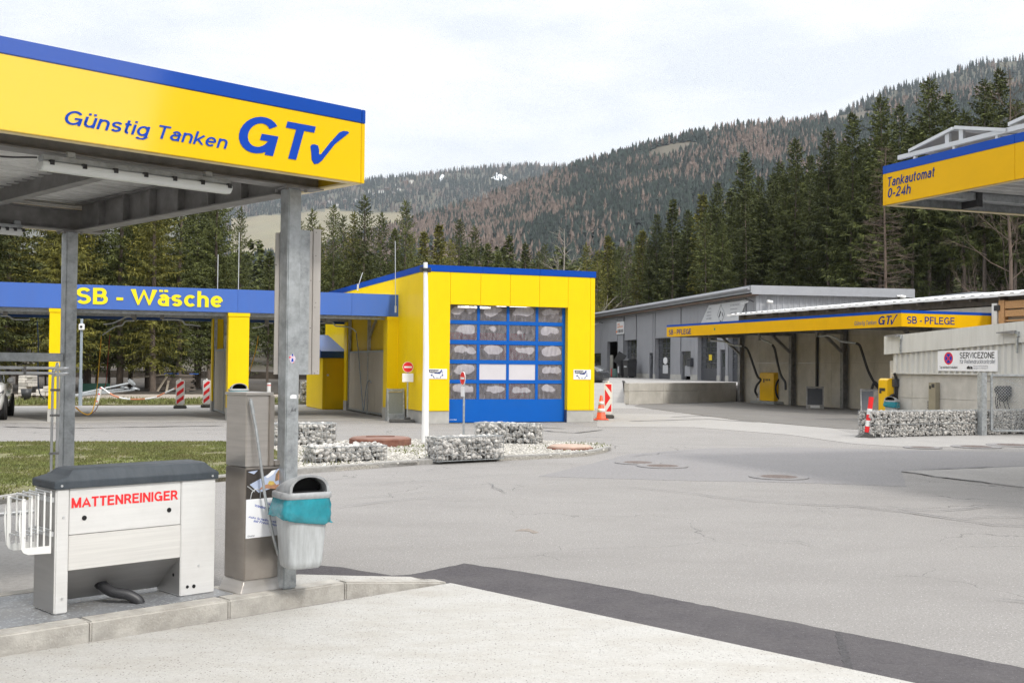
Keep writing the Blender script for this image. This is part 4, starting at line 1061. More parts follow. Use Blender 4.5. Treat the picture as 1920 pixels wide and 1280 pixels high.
boom('lower spray boom with yellow hose hanging to the wash floor', b1, rel(b1, (252, 601, 2.5), (236, 602, 2.5), (228, 610, 2.5), (215, 613, 2.5), (192, 628, 2.5)),
     rel(b1, (190, 630, 2.5), (186, 680, 2.5), (181, 735, 2.5), (174, 768, 2.2), (165, 777, 2.0), (152, 772, 1.8), (141, 763, 1.6)), hose_yel)
b2 = wl(304, 599, 2.2)
boom('spray boom curving down to the right in the middle wash bay', b2, rel(b2, (304, 599, 2.2), (338, 600, 2.2), (348, 608, 2.2), (360, 609, 2.2), (376, 611, 2.2)))
b3 = wl(10, 592, 2.2)
boom('spray boom at the left edge in the first wash bay', b3, rel(b3, (-10, 592, 2.2), (14, 592, 2.2), (24, 598, 2.2), (40, 599, 2.2), (56, 599, 2.2)))
b4 = wl(608, 603, 2.2)
boom('spray boom with thin grey hose in front of the cream wash panels', b4, rel(b4, (596, 606, 2.2), (622, 604, 2.2), (630, 611, 2.2), (655, 613, 2.2), (668, 622, 2.2)),
     rel(b4, (668, 624, 2.2), (672, 660, 2.1), (676, 710, 1.9), (681, 768, 1.6), (684, 748, 1.5), (688, 720, 1.4), (693, 713, 1.3), (696, 718, 1.2)), hose_grey)
b5 = wl(500, 612, 2.2)
boom('spray boom and yellow hose between the steel post and the second yellow pillar', b5, rel(b5, (512, 606, 2.2), (500, 606, 2.2), (490, 612, 2.2), (473, 615, 2.2)),
     rel(b5, (484, 630, 2.3), (480, 655, 2.3), (470, 690, 2.3), (465, 707, 2.3)), hose_yel)
# the loose red hose looping to the chain post
mb = MB(); mb.tube(catmull([FW.world(*wl(x, y, d)) for x, y, d in ((206, 628, 5), (203, 665, 5), (199, 715, 5), (195, 728, 5))]), 0.014, 6)
mb.tube(catmull([FW.world(*wl(x, y, d)) for x, y, d in ((185, 757, 4.6), (178, 770, 4), (166, 776, 3.4), (154, 773, 3), (143, 763, 2.6))]), 0.014, 6)
tag(mb.build('wash_hose', hose_red), 'dull red hose hanging in the left wash bay behind the yellow one', 'hose')
# second tall rod and slanted rod on the hall side
# ------------------------------------------------------------------ yellow utility shed
q = FW.local(G(604, 768)); SH = thing('utility_shed', 'low yellow shed with blue pitched roof behind the wash bays', 'shed', FW.world(q.x, q.y), FA)
mb = MB(); mb.box(0, 2.0, 0, 3.4, 0.02, 2.02); mb.build('wall', yellow, SH, bevel=0.006)
mb = MB(); mb.box(0.14, 1.55, -0.02, 0, 0.22, 1.94); d_ = mb.build('door', yellow, SH, bevel=0.004)
mb = MB(); mb.disc((0.20, -0.02, 1.35), (0, -1, 0), 0.04, 0.04, 10); mb.build('handle', alu, d_)
mb = MB(); mb.box(0.10, 1.60, -0.04, -0.002, 1.95, 2.0); mb.build('door_head', yellow, SH)
mb = MB(); mb.box(-0.10, 2.1, -0.12, 3.5, 2.03, 2.28); mb.prism([(-0.12, 2.281), (3.5, 2.281), (3.5, 3.0)], 'x', -0.08, 2.08); mb.build('roof', blue_dark, SH)

# ------------------------------------------------------------------ wash hall
WH = fthing('wash_hall', 'tall yellow wash hall with blue parapet and glazed blue sectional door', 'wash hall', FB_)
HW, HD, HH = 5.68, 15.0, 4.81; DX0, DX1, DZ = 0.835, 4.74, 3.63
mb = MB()
mb.box(0.02, DX0 - 0.002, 0.02, 0.30, 0.40, 4.60); mb.box(DX1 + 0.002, HW - 0.02, 0.02, 0.30, 0.40, 4.60); mb.box(DX0, DX1, 0.02, 0.30, DZ + 0.002, 4.60)
mb.box(0.02, 0.30, 0.302, HD, 0.40, 4.60); mb.box(HW - 0.30, HW - 0.02, 0.302, HD, 0.40, 4.60); mb.box(0.302, HW - 0.302, HD - 0.3, HD, 0.02, 4.60)
mb.build('wall', yellow, WH)
# cladding panels with joints
mb = MB(); jx = [0, DX0, DX0 + 0.975, DX0 + 1.95, DX0 + 2.93, DX1, HW - 0.16, HW]; g = 0.004
for i, (a_, b_) in enumerate(zip(jx, jx[1:])):
    z0 = 0.41 if (b_ <= DX0 + 0.01 or a_ >= DX1 - 0.01) else DZ + 0.0
    mb.box(a_ + g, b_ - g, -0.012, 0.018, z0, 4.61)
jy = list(np.linspace(0.02, HD, 9))
for a_, b_ in zip(jy, jy[1:]): mb.box(-0.012, 0.018, a_ + g, b_ - g, 0.41, 4.61)
mb.build('cladding', yellow, WH, bevel=0.004)
mb = MB(); mb.box(-0.022, DX0 - 0.002, -0.022, 0.05, 0.385, 0.408); mb.box(DX1 + 0.002, HW + 0.012, -0.022, 0.05, 0.385, 0.408); mb.box(-0.022, 0.05, 0.052, HD, 0.385, 0.408); mb.build('drip_edge', yellow, WH)
mb = MB(); jb = [-0.03, 1.87, 3.78, HW + 0.03]
for a_, b_ in zip(jb, jb[1:]): mb.box(a_ + 0.002, b_ - 0.002, -0.03, 0.20, 4.612, HH)
jb = np.linspace(0.202, HD + 0.03, 6)
for a_, b_ in zip(jb, jb[1:]): mb.box(-0.03, 0.20, a_ + 0.002, b_ - 0.002, 4.612, HH); mb.box(HW - 0.2, HW + 0.03, a_ + 0.002, b_ - 0.002, 4.612, HH)
mb.build('parapet', blue_band, WH, bevel=0.006)
mb = MB(); mb.box(0.202, HW - 0.202, 0.205, HD, 4.62, 4.70); mb.build('roof', galv_dark, WH)
mb = MB(); mb.box(0.02, DX0, 0.0, 0.30, 0, 0.383); mb.box(DX1, HW - 0.02, 0.0, 0.30, 0, 0.383); mb.box(0.02, 0.3, 0.302, HD, 0, 0.383); mb.box(HW - 0.3, HW - 0.02, 0.302, HD, 0, 0.383)
mb.build('plinth', concrete_lt, WH, bevel=0.005)
mb = MB(); mb.box(DX1 - 0.01, DX1 - 0.001, 0.02, 0.21, 0, 0.40); mb.build('jamb_guard', M('jamb_guard_paint', (0.05, 0.07, 0.14), 0.5), WH)
# sectional door, set back in its opening
DYf = 0.20
door = MB()
dz = lambda py: FB_.loc(950, py, 'y', DYf).z
rows_px = [(573.6, 602.3), (609.2, 638.6), (646.4, 675.2), (682.5, 712.0), (718.8, 748)]
rows = [(dz(b), dz(a)) for a, b in rows_px]
cw = (DX1 - DX0) / 4
cols_x = [(DX0 + cw * k + (0.02 if k == 0 else 0.055), DX0 + cw * (k + 1) - (0.10 if k == 3 else 0.035)) for k in range(4)]
zb_door = 0.02; edges = [rows[-1][0]]
door.box(DX0, DX1, DYf, DYf + 0.05, zb_door, rows[-1][0])
for k in range(5):
    lo, hi = rows[k]
    nxt = rows[k - 1][0] if k else DZ
    door.box(DX0, DX1, DYf, DYf + 0.05, hi, nxt)
    xs = [DX0] + [v for c_ in cols_x for v in c_] + [DX1]
    for a_, b_ in zip(xs[::2], xs[1::2]): door.box(a_, b_, DYf, DYf + 0.05, lo + 0.0005, hi - 0.0005)
dr = door.build('sectional_door', blue_door, WH, bevel=0.004)
# panes: warped clear plastic, with pale patches, two of them opaque
pane_m = bpy.data.materials.new('patchy_plastic'); pane_m.use_nodes = True
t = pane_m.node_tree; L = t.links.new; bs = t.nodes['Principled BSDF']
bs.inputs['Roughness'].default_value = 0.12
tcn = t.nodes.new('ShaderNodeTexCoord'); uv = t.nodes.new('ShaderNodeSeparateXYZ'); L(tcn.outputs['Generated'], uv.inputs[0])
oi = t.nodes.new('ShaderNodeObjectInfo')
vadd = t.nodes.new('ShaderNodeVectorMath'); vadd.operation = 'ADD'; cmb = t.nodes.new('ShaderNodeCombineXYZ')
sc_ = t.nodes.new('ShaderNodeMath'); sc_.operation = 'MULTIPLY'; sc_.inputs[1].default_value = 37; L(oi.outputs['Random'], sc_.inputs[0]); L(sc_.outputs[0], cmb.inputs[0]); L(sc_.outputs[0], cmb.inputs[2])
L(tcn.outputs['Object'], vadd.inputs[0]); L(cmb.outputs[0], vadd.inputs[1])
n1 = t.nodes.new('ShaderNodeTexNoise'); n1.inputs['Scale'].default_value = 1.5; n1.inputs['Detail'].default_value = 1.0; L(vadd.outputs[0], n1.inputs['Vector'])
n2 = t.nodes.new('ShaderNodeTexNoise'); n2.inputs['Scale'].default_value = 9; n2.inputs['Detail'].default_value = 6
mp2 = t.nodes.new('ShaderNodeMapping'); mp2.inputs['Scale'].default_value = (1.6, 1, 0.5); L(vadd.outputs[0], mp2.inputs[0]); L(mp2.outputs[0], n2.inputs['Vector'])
# pale lens-shaped patch in the upper half of each pane
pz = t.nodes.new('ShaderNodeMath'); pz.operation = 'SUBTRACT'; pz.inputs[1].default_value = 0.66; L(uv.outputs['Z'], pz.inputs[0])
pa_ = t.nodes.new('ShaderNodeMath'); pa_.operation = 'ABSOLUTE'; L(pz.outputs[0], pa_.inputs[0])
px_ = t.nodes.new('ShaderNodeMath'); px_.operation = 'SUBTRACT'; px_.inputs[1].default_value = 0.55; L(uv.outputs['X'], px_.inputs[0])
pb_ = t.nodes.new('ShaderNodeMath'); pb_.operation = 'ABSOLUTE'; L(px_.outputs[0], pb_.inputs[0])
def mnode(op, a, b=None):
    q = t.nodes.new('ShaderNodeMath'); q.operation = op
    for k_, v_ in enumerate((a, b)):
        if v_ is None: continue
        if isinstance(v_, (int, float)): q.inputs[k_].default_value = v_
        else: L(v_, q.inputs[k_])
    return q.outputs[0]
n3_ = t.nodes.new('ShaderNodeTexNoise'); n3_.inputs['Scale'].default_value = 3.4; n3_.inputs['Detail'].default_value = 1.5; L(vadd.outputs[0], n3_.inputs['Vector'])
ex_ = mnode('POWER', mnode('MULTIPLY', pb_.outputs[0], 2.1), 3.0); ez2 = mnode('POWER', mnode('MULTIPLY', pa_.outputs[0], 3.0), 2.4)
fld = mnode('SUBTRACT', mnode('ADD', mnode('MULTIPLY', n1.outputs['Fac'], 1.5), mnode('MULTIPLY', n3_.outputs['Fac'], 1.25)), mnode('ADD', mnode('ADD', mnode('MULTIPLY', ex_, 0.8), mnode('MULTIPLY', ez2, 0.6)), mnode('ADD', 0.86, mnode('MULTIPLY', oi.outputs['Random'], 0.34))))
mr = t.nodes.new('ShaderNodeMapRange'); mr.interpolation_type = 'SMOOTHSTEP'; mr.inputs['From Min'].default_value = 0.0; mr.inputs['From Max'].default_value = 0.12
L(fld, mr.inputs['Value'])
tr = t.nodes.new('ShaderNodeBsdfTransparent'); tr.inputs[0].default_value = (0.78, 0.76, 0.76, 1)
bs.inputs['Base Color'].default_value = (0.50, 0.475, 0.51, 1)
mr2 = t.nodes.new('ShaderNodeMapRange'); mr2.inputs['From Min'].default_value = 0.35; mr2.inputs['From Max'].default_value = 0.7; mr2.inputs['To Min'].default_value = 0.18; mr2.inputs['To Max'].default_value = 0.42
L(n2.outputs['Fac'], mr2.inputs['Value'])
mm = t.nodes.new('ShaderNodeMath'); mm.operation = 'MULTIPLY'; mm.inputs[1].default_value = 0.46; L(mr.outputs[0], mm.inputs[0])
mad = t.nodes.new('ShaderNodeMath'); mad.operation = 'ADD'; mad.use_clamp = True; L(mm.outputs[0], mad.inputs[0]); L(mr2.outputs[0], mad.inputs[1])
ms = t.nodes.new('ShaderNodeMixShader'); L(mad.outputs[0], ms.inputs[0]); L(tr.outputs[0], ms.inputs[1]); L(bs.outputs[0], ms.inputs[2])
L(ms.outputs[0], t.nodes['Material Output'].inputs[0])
pane_w = M('white_door_pane', (0.60, 0.575, 0.60), 0.35, var=0.03, vs=3)
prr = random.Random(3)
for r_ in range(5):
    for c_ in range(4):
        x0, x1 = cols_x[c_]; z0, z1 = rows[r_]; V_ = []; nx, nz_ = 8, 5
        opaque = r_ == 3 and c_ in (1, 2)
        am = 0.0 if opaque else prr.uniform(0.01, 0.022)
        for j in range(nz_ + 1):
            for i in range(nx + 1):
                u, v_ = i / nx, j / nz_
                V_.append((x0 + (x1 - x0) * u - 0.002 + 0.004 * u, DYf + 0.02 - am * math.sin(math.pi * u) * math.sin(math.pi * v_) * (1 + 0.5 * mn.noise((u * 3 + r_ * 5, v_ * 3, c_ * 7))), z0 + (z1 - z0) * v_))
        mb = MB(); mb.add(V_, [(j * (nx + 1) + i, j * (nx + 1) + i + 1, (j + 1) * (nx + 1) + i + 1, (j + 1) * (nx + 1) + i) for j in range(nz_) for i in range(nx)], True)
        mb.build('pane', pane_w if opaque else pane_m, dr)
mb = MB(); 
text('maker_mark', 'www.tor', dr, white_sign, (DX0 + 0.05, DYf - 0.001, 0.09), XP, ZP, -YP, 0.26, 0.035, 0, 0.01, 0.002)
# inside of the hall: tan back wall, rollers, lit tubes
mb = MB(); mb.box(0.31, HW - 0.31, HD - 0.5, HD - 0.4, 0.0, 4.5); mb.build('inner_back_wall', M('inner_panel', (0.34, 0.25, 0.16), 0.7, var=0.1, vs=2), WH)
mb = MB(); mb.box(0.31, HW - 0.31, 0.4, HD - 0.5, 0.0, 0.02); mb.build('inner_floor', padcon, WH)
mb = MB(); mb.box(0.31, 0.34, 0.4, HD - 0.5, 0.02, 4.5); mb.box(HW - 0.34, HW - 0.31, 0.4, HD - 0.5, 0.02, 4.5); mb.build('inner_lining', M('inner_lining', (0.34, 0.27, 0.19), 0.6, var=0.1), WH)
WM = thing('wash_gantry', 'red brush wash gantry behind the patchy panes of the wash hall door', 'car wash', FB_.world(0, 3.5), FA)
brush = M('red_brush', (0.42, 0.05, 0.09), 0.8, var=0.4, vs=25); grey_bx = M('gantry_grey', (0.25, 0.26, 0.27), 0.5, var=0.1)
for xx in (1.25, 4.35):
    mb = MB(); mb.lathe([(0.05, 0.3), (0.50, 0.32), (0.55, 1.3), (0.52, 2.35), (0.05, 2.4)], (xx, 0.2, 0), 18); mb.build('side_brush', brush, WM)
mb = MB(); mb.tube([(0.9, 0.5, 2.75), (4.7, 0.5, 2.75)], 0.42, 16); mb.build('top_brush', brush, WM)
mb = MB(); mb.box(0.55, 0.95, 0.0, 1.0, 0.02, 3.2); mb.box(4.75, 5.1, 0.0, 1.0, 0.02, 3.2); mb.box(0.95, 4.75, 0.1, 0.9, 2.9, 3.2); mb.build('frame', grey_bx, WM)
mb = MB(); mb.box(2.25, 2.45, 1.4, 1.5, 0.02, 2.2); mb.build('guide_post', yellow, WM)
for k, (xx, yy) in enumerate(((1.3, 3.0), (2.6, 2.0), (3.3, 5.0), (4.2, 3.5))):
    t_ = thing('strip_light', 'lit strip light inside the wash hall under the ceiling', 'light', FB_.world(xx, yy, 3.80), FA, 'lit strip lights inside the wash hall')
    em = bpy.data.materials.get('lit_tube')
    if not em:
        em = bpy.data.materials.new('lit_tube'); em.use_nodes = True; e_ = em.node_tree.nodes['Principled BSDF']; e_.inputs['Emission Color'].default_value = (1, .97, .92, 1); e_.inputs['Emission Strength'].default_value = 4
    mb = MB(); mb.box(-0.6, 0.6, -0.05, 0.05, 0, 0.06); mb.build('tube', em, t_); mb = MB(); mb.box(-0.62, 0.62, -0.07, 0.07, 0.062, 0.09); mb.build('housing', white_paint, t_)
# the two white logo plates on the front
def logo_plate(pa, pb, label):
    a_, b_ = FB_.loc(*pa, 'y', -0.012), FB_.loc(*pb, 'y', -0.012); W_, H_ = b_.x - a_.x, b_.z - a_.z
    t = thing('logo_sign', label, 'sign', FB_.world(a_.x, -0.013, a_.z), FA, 'white logo plates on the yellow wash hall')
    mb = MB(); mb.box(0, W_, -0.012, 0, 0, H_); mb.build('plate', white_sign, t)
    def poly(name, pts, mat, y=-0.0165):
        mb = MB(); mb.prism([(x * W_, z * H_) for x, z in pts], 'y', y, -0.0125); mb.build(name, mat, t)
    yb = M('logo_dark_blue', (0.03, 0.05, 0.22), 0.4) if not bpy.data.materials.get('logo_dark_blue') else bpy.data.materials['logo_dark_blue']
    poly('flag_outline', [(.06, .90), (.10, .92), (.56, .90), (.58, .84), (.13, .85), (.11, .70), (.55, .66), (.58, .76), (.62, .66), (.56, .60), (.09, .63)], text_black)
    text('lettering', 'zweirad', t, text_black, (.14 * W_, -0.017, .72 * H_), XP, ZP, -YP, .38 * W_, .12 * H_, .2, .02, .003)
    poly('blue_bar', [(.33, .62), (.55, .60), (.62, .66), (.68, .88), (.73, .93), (.75, .86), (.70, .66), (.63, .50), (.54, .52), (.36, .54)], yb)
    poly('blue_block', [(.17, .44), (.25, .44), (.25, .30), (.17, .30)], yb); poly('blue_block', [(.73, .44), (.80, .44), (.80, .30), (.73, .30)], yb)
    poly('blue_block', [(.73, .74), (.80, .74), (.80, .70), (.73, .70)], yb); poly('blue_block', [(.73, .58), (.80, .58), (.80, .53), (.73, .53)], yb); poly('blue_block', [(.18, .62), (.28, .62), (.28, .59), (.18, .59)], yb)
    poly('arc', [(.27, .32), (.30, .30), (.37, .08), (.32, .07), (.28, .20)], text_grey); poly('arc', [(.68, .30), (.71, .32), (.70, .20), (.66, .07), (.61, .08)], text_grey)
    poly('arc', [(.40, .10), (.47, .16), (.55, .13), (.58, .08), (.52, .09), (.46, .10)], text_grey)
    return t
logo_plate((801.5, 710), (838, 691.5), 'white logo plate left of the sectional door, beside the mast')
logo_plate((1075, 711), (1107.5, 693), 'white logo plate on the right pier of the wash hall front')
for (px0, py0, px1, py1, lb) in ((671, 538, 680, 511, 'short leaning lightning rod on the edge of the wash hall roof'), (742, 550, 741, 452, 'tall lightning rod beside the parapet of the wash hall')):
    y_ = 6.0 if px0 < 700 else 2.6
    a_, b_ = FB_.loc(px0, py0, 'y', y_), FB_.loc(px1, py1, 'y', y_)
    if px0 > 700: a_.z -= 0.5
    t = thing('lightning_rod', lb, 'lightning rod', FB_.world(*a_), FA, 'lightning rods on the wash roofs')
    mb = MB(); mb.tube([(0, 0, 0), tuple(b_ - a_)], 0.014, 6); mb.build('rod', alu, t); mb = MB(); mb.tube([(0, 0, -0.12), (0, 0, 0.1)], 0.035, 8); mb.build('foot', alu, t)

# ------------------------------------------------------------------ workshop (grey cladding) on the upper yard
WS = fthing('workshop_building', 'long grey clad workshop with sectional doors and a low pitched roof', 'workshop', FK)
ez_ = 7.1 - 0.85 - 0.55
WL = 62.0; WG = 10.0
def wy(px, py=680): return FK.loc(px, py, 'x', 0).y
def wz(px, py): return FK.loc(px, py, 'x', 0).z
# openings of the long front: (px left, px right, py top, kind)
OPEN = [(1105, 1127, 662, 'window'), (1138, 1158, 640, 'open'), (1161.5, 1169.5, 663, 'door'), (1170.8, 1194, 637, 'glazed'), (1217.5, 1224.5, 661, 'door'), (1228.5, 1257, 633, 'glazed'), (1277.5, 1295, 658, 'doorwin'), (1308, 1344, 630, 'glazed'), (1350, 1360, 655, 'door'), (1366, 1400, 630, 'glazed')]
front_mb = MB(); trim = MB(); ops = []
for (a_, b_, tp, kd) in OPEN:
    y1, y0 = wy(a_), wy(b_); zt_ = wz((a_ + b_) / 2, tp)
    zlo = 0.0
    if kd == 'window': zlo = wz(1116, 685); y1 += 1.5
    if kd == 'doorwin': zlo = 0
    ops.append((y0, y1, zlo, zt_, kd))
ops.sort()
ycur = 0.0
mbw = MB(); plm = MB()
def clad(y0, y1, z0, z1, mat=None):
    if y1 - y0 < 0.05 or z1 - z0 < 0.05: return
    mbw.corrugated((-0.0, y1, z0), -YP, ZP, -XP, y1 - y0, z1 - z0, 0.30, 0.035, flat=0.35)
    mbw.add([(0.03, y0, z0), (0.03, y1, z0), (0.03, y1, z1), (0.03, y0, z1)], [(0, 1, 2, 3)])
for (y0, y1, zl, zh, kd) in ops:
    clad(ycur, y0, 0.42, ez_); clad(y0, y1, zh, ez_)
    if zl > 0.1: clad(y0, y1, 0.42, zl)
    if y0 - ycur > 0.1: MB().box(-0.02, 0.1, ycur + 0.01, y0 - 0.01, 0.0, 0.415).build('plinth', concrete_lt, WS)
    ycur = y1
clad(ycur, WL, 0.42, ez_)
mbw.build('front_cladding', grey_clad, WS)
mb = MB(); mb.corrugated((0, -0.0, 0.0), XP, ZP, -YP, WG, ez_ + 0.2, 0.40, 0.05, flat=0.5)
mb.add([(0, 0.03, 0), (WG, 0.03, 0), (WG, 0.03, ez_ + 0.2), (0, 0.03, ez_ + 0.2)], [(0, 1, 2, 3)])
mb.build('gable_cladding', grey_clad_lt, WS)
mb = MB(); mb.box(-0.04, 0.16, -0.06, 0.10, 0.0, ez_); mb.build('corner_trim', grey_trim, WS)
mb = MB(); mb.box(WG - 0.05, WG, 0.05, WL, 0, ez_ - 0.2); mb.box(0.05, WG, WL - 0.05, WL, 0, ez_); mb.build('rear_wall', grey_clad, WS)
mb = MB(); mb.box(-0.55, WG + 0.9, -0.45, WL, ez_ + 0.24, ez_ + 0.32); mb.build('roof', galv_dark, WS)
mb = MB(); mb.box(-0.6, -0.52, -0.5, WL, ez_ + 0.12, ez_ + 0.60); mb.box(-0.52, WG + 0.95, -0.5, -0.42, ez_ + 0.02, ez_ + 0.60)
mb.build('eaves_trim', grey_trim, WS)
mb = MB(); mb.tube([(-0.70, -0.4, ez_ + 0.40), (-0.70, WL, ez_ + 0.40)], 0.11, 8); mb.build('gutter', grey_clad, WS)
mb = MB(); mb.box(-0.5, -0.03, -0.4, WL, ez_ - 0.04, ez_ + 0.06); mb.build('soffit', M('soffit_timber', (0.16, 0.11, 0.08), 0.8), WS)
mb = MB(); mb.tube([(WG + 0.7, -0.35, ez_ + 0.2), (WG + 0.7, -0.30, ez_ - 0.3), (WG + 0.02, -0.2, ez_ - 0.8), (WG + 0.02, -0.2, 0)], 0.05, 8); mb.build('downpipe', grey_trim, WS)
for (y0, y1, zl, zh, kd) in ops:
    dpt = 0.30
    mb = MB(); mb.box(0.0, dpt, y0 - 0.02, y0, zl, zh); mb.box(0.0, dpt, y1, y1 + 0.02, zl, zh); mb.box(0.0, dpt, y0, y1, zh - 0.02, zh); mb.build('reveal', grey_clad, WS)
    if kd == 'glazed':
        mb = MB(); n_ = 6; solid = zh * 0.28
        mb.box(dpt, dpt + 0.06, y0, y1, 0, solid)
        hh = (zh - solid) / n_
        for k in range(n_): mb.box(dpt, dpt + 0.06, y0, y1, solid + hh * (k + 0.86), solid + hh * (k + 1))
        w_ = (y1 - y0) / 4
        for k in range(5): mb.box(dpt - 0.002, dpt + 0.058, max(y0, y0 + w_ * k - 0.05), min(y1, y0 + w_ * k + 0.05), solid, zh - 0.021)
        d_ = mb.build('sectional_door', anthracite, WS)
        mb = MB(); mb.box(dpt + 0.03, dpt + 0.04, y0, y1, solid, zh - 0.02); mb.build('glazing', glass_grey, d_)
    elif kd == 'open':
        mb = MB(); mb.box(dpt + 4, dpt + 4.1, y0 - 2, y1 + 2, 0, zh); mb.box(dpt, dpt + 4, y1 + 1.9, y1 + 2, 0, zh); mb.box(dpt, dpt + 4, y0 - 2, y0 - 1.9, 0, zh); mb.build('interior', M('workshop_interior', (0.05, 0.042, 0.036), 0.9, var=0.3), WS)
        mb = MB(); mb.box(dpt - 0.1, dpt + 0.0, y1 - 1.2, y1 - 0.3, 0.0, zh * 0.62); mb.build('open_leaf', M('pale_door_leaf', (0.36, 0.35, 0.31), 0.6), WS)
    elif kd in ('door', 'doorwin'):
        yd1 = y1; yd0 = y0 if kd == 'door' else y0 + (y1 - y0) * 0.6
        mb = MB(); mb.box(dpt - 0.2, dpt - 0.14, yd0, yd1, 0, zh - 0.02); d_ = mb.build('door', anthracite, WS)
        mb = MB(); mb.box(dpt - 0.215, dpt - 0.201, yd0 + (yd1 - yd0) * .2, yd0 + (yd1 - yd0) * .8, 1.0, zh - 0.25); mb.build('pane', glass_grey, d_)
        if kd == 'doorwin':
            mb = MB(); mb.box(dpt - 0.2, dpt - 0.16, y0, yd0 - 0.01, 1.1, zh - 0.02); mb.build('window', glass_grey, WS)
            mb = MB(); mb.box(-0.02, dpt - 0.1, y0, yd0 - 0.01, 0.3, 1.09); mb.build('parapet', grey_clad, WS)
    else:
        mb = MB(); mb.box(0.2, 0.24, y0, y1, zl, zh); mb.build('window', glass_dark, WS)
# parallelogram sign, white sign, floodlights
y_a, y_b, y_c, y_d = wy(1402, 562), wy(1332, 572), wy(1318, 605), wy(1384, 596)
z_a, z_b, z_c, z_d = wz(1402, 562), wz(1332, 572), wz(1318, 605), wz(1384, 596)
PS = thing('workshop_sign', 'pale slanted sign with a diamond emblem high on the grey workshop', 'sign', FK.world(-0.06, y_b, z_c), FK.deg)
def ps(y, z): return (y - y_b, z - z_c)
zl_ = z_c - 0.4
mb = MB(); mb.prism([ps(y_a, z_a), ps(y_b, z_b), (ps(y_c, zl_)[0] + .6, -0.4), (ps(y_d, zl_)[0] - .2, -0.4)], 'x', -0.06, 0); mb.build('plate', pale_sign, PS)
def psx(px, py): return ps(wy(px, py), wz(px, py))
dia = [psx(1355, 571), psx(1348.5, 590), psx(1355, 608), psx(1362, 588)]
mb = MB()
for i in range(4):
    p_, q_ = dia[i], dia[(i + 1) % 4]; mb.bar((-0.065, *p_), (-0.065, *q_), 0.035, 0.035)
mb.build('diamond_emblem', M('pale_grey_print', (0.30, 0.31, 0.33), 0.5), PS)
c1 = psx(1355, 589)
mb = MB(); mb.bar((-0.066, c1[0] + .35, c1[1] - .18), (-0.066, c1[0] + .05, c1[1] + .2), 0.06); mb.bar((-0.066, c1[0] - .4, c1[1] - .15), (-0.066, c1[0] - .2, c1[1] + .1), 0.05); mb.bar((-0.066, c1[0], c1[1] - .45), (-0.066, c1[0], c1[1] - .58), 0.08); mb.build('emblem_figure', text_black, PS)
for (body, pa, pb) in (('REIFEN', (1332, 580), (1337, 577)), ('SERVICE', (1329, 587), (1337, 583.5)), ('WERKSTATT', (1328, 593), (1337, 589.5)), ('KAROSSERIE', (1327, 599), (1337, 595.5)), ('KFZ - MEISTERBETRIEB', (1372.5, 574), (1391, 569.5)), ('SPENGLEREI', (1372.5, 581), (1386, 577.5)), ('LACKIEREREI', (1373, 587.5), (1384.5, 584.5)), ('AUTOGLAS', (1373, 594.5), (1383.5, 591))):
    a_, b_ = psx(*pa), psx(*pb)
    text('lettering', body, PS, text_grey, (-0.064, a_[0], a_[1]), -YP, ZP, -XP, a_[0] - b_[0], b_[1] - a_[1] - (0 if a_[0] == b_[0] else 0.0), 0, 0.01, 0.01)
y0s, y1s = wy(1158, 625), wy(1172, 625); z0s, z1s = wz(1165, 626), wz(1165, 603)
GS = thing('garage_sign', 'small white sign with orange and black lettering on the workshop wall', 'sign', FK.world(-0.06, y1s, z0s), FK.deg)
LW, LH = y0s - y1s, z1s - z0s
mb = MB(); mb.box(-0.05, 0, 0, LW, 0, LH); mb.build('plate', white_sign, GS)
text('lettering', 'DIE', GS, text_orange, (-0.052, LW * .86, LH * .74), -YP, ZP, -XP, LW * .3, LH * .13, 0, .02)
text('lettering', 'GARAGE', GS, text_orange, (-0.052, LW * .9, LH * .50), -YP, ZP, -XP, LW * .78, LH * .18, .1, .02)
text('lettering', '0800', GS, text_black, (-0.052, LW * .86, LH * .10), -YP, ZP, -XP, LW * .78, LH * .28, 0, .03)
mb = MB(); mb.box(-0.058, -0.0505, LW * .9, LW * 1.05, LH * .12, LH * .28); mb.build('orange_mark', text_orange, GS)
def flood(fr, x, y, z, label, parentcat='floodlight', flip=1):
    t = thing('floodlight', label, parentcat, fr.world(x, y, z), fr.deg, 'floodlights on the grey and white buildings')
    mb = MB(); mb.tube(catmull([(0, 0, 0), (-0.25, 0, 0.1), (-0.5, 0, 0.0)], 4), 0.03, 6); mb.build('bracket', black_pl, t)
    mb = MB(); mb.prism([(-0.9, -0.22), (-0.45, -0.05), (-0.42, 0.06), (-0.9, -0.08)], 'y', -0.18, 0.18); mb.build('lamp_head', alu, t)
    return t
flood(FK, -0.04, wy(1414, 566), wz(1414, 566), 'floodlight right of the slanted sign near the workshop corner')
flood(FK, -0.04, wy(1131, 606), wz(1131, 606), 'floodlight at the left end of the workshop wall')
cm = FK.loc(1440, 564, 'y', -0.06); CMt = thing('camera', 'small white camera on the ribbed gable of the workshop', 'camera', FK.world(cm.x, -0.06, cm.z), FK.deg)
mb = MB(); mb.tube([(0, 0, 0), (0, -0.25, 0)], 0.05, 8); mb.build('bracket', white_paint, CMt); mb = MB(); mb.tube([(-0.18, -0.3, -0.05), (0.18, -0.3, -0.1)], 0.11, 10); mb.build('housing', white_paint, CMt, bevel=0.02)
cm = FK.loc(1687, 555, 'y', -0.55); CMt = thing('camera', 'small white camera at the right roof corner of the workshop', 'camera', FK.world(cm.x, -0.55, cm.z), FK.deg)
mb = MB(); mb.tube([(-0.2, 0, 0), (0.05, 0, 0)], 0.05, 8); mb.build('bracket', white_paint, CMt); mb = MB(); mb.tube([(0.0, -0.1, -0.02), (0.3, -0.2, -0.08)], 0.1, 10); mb.build('housing', white_paint, CMt)
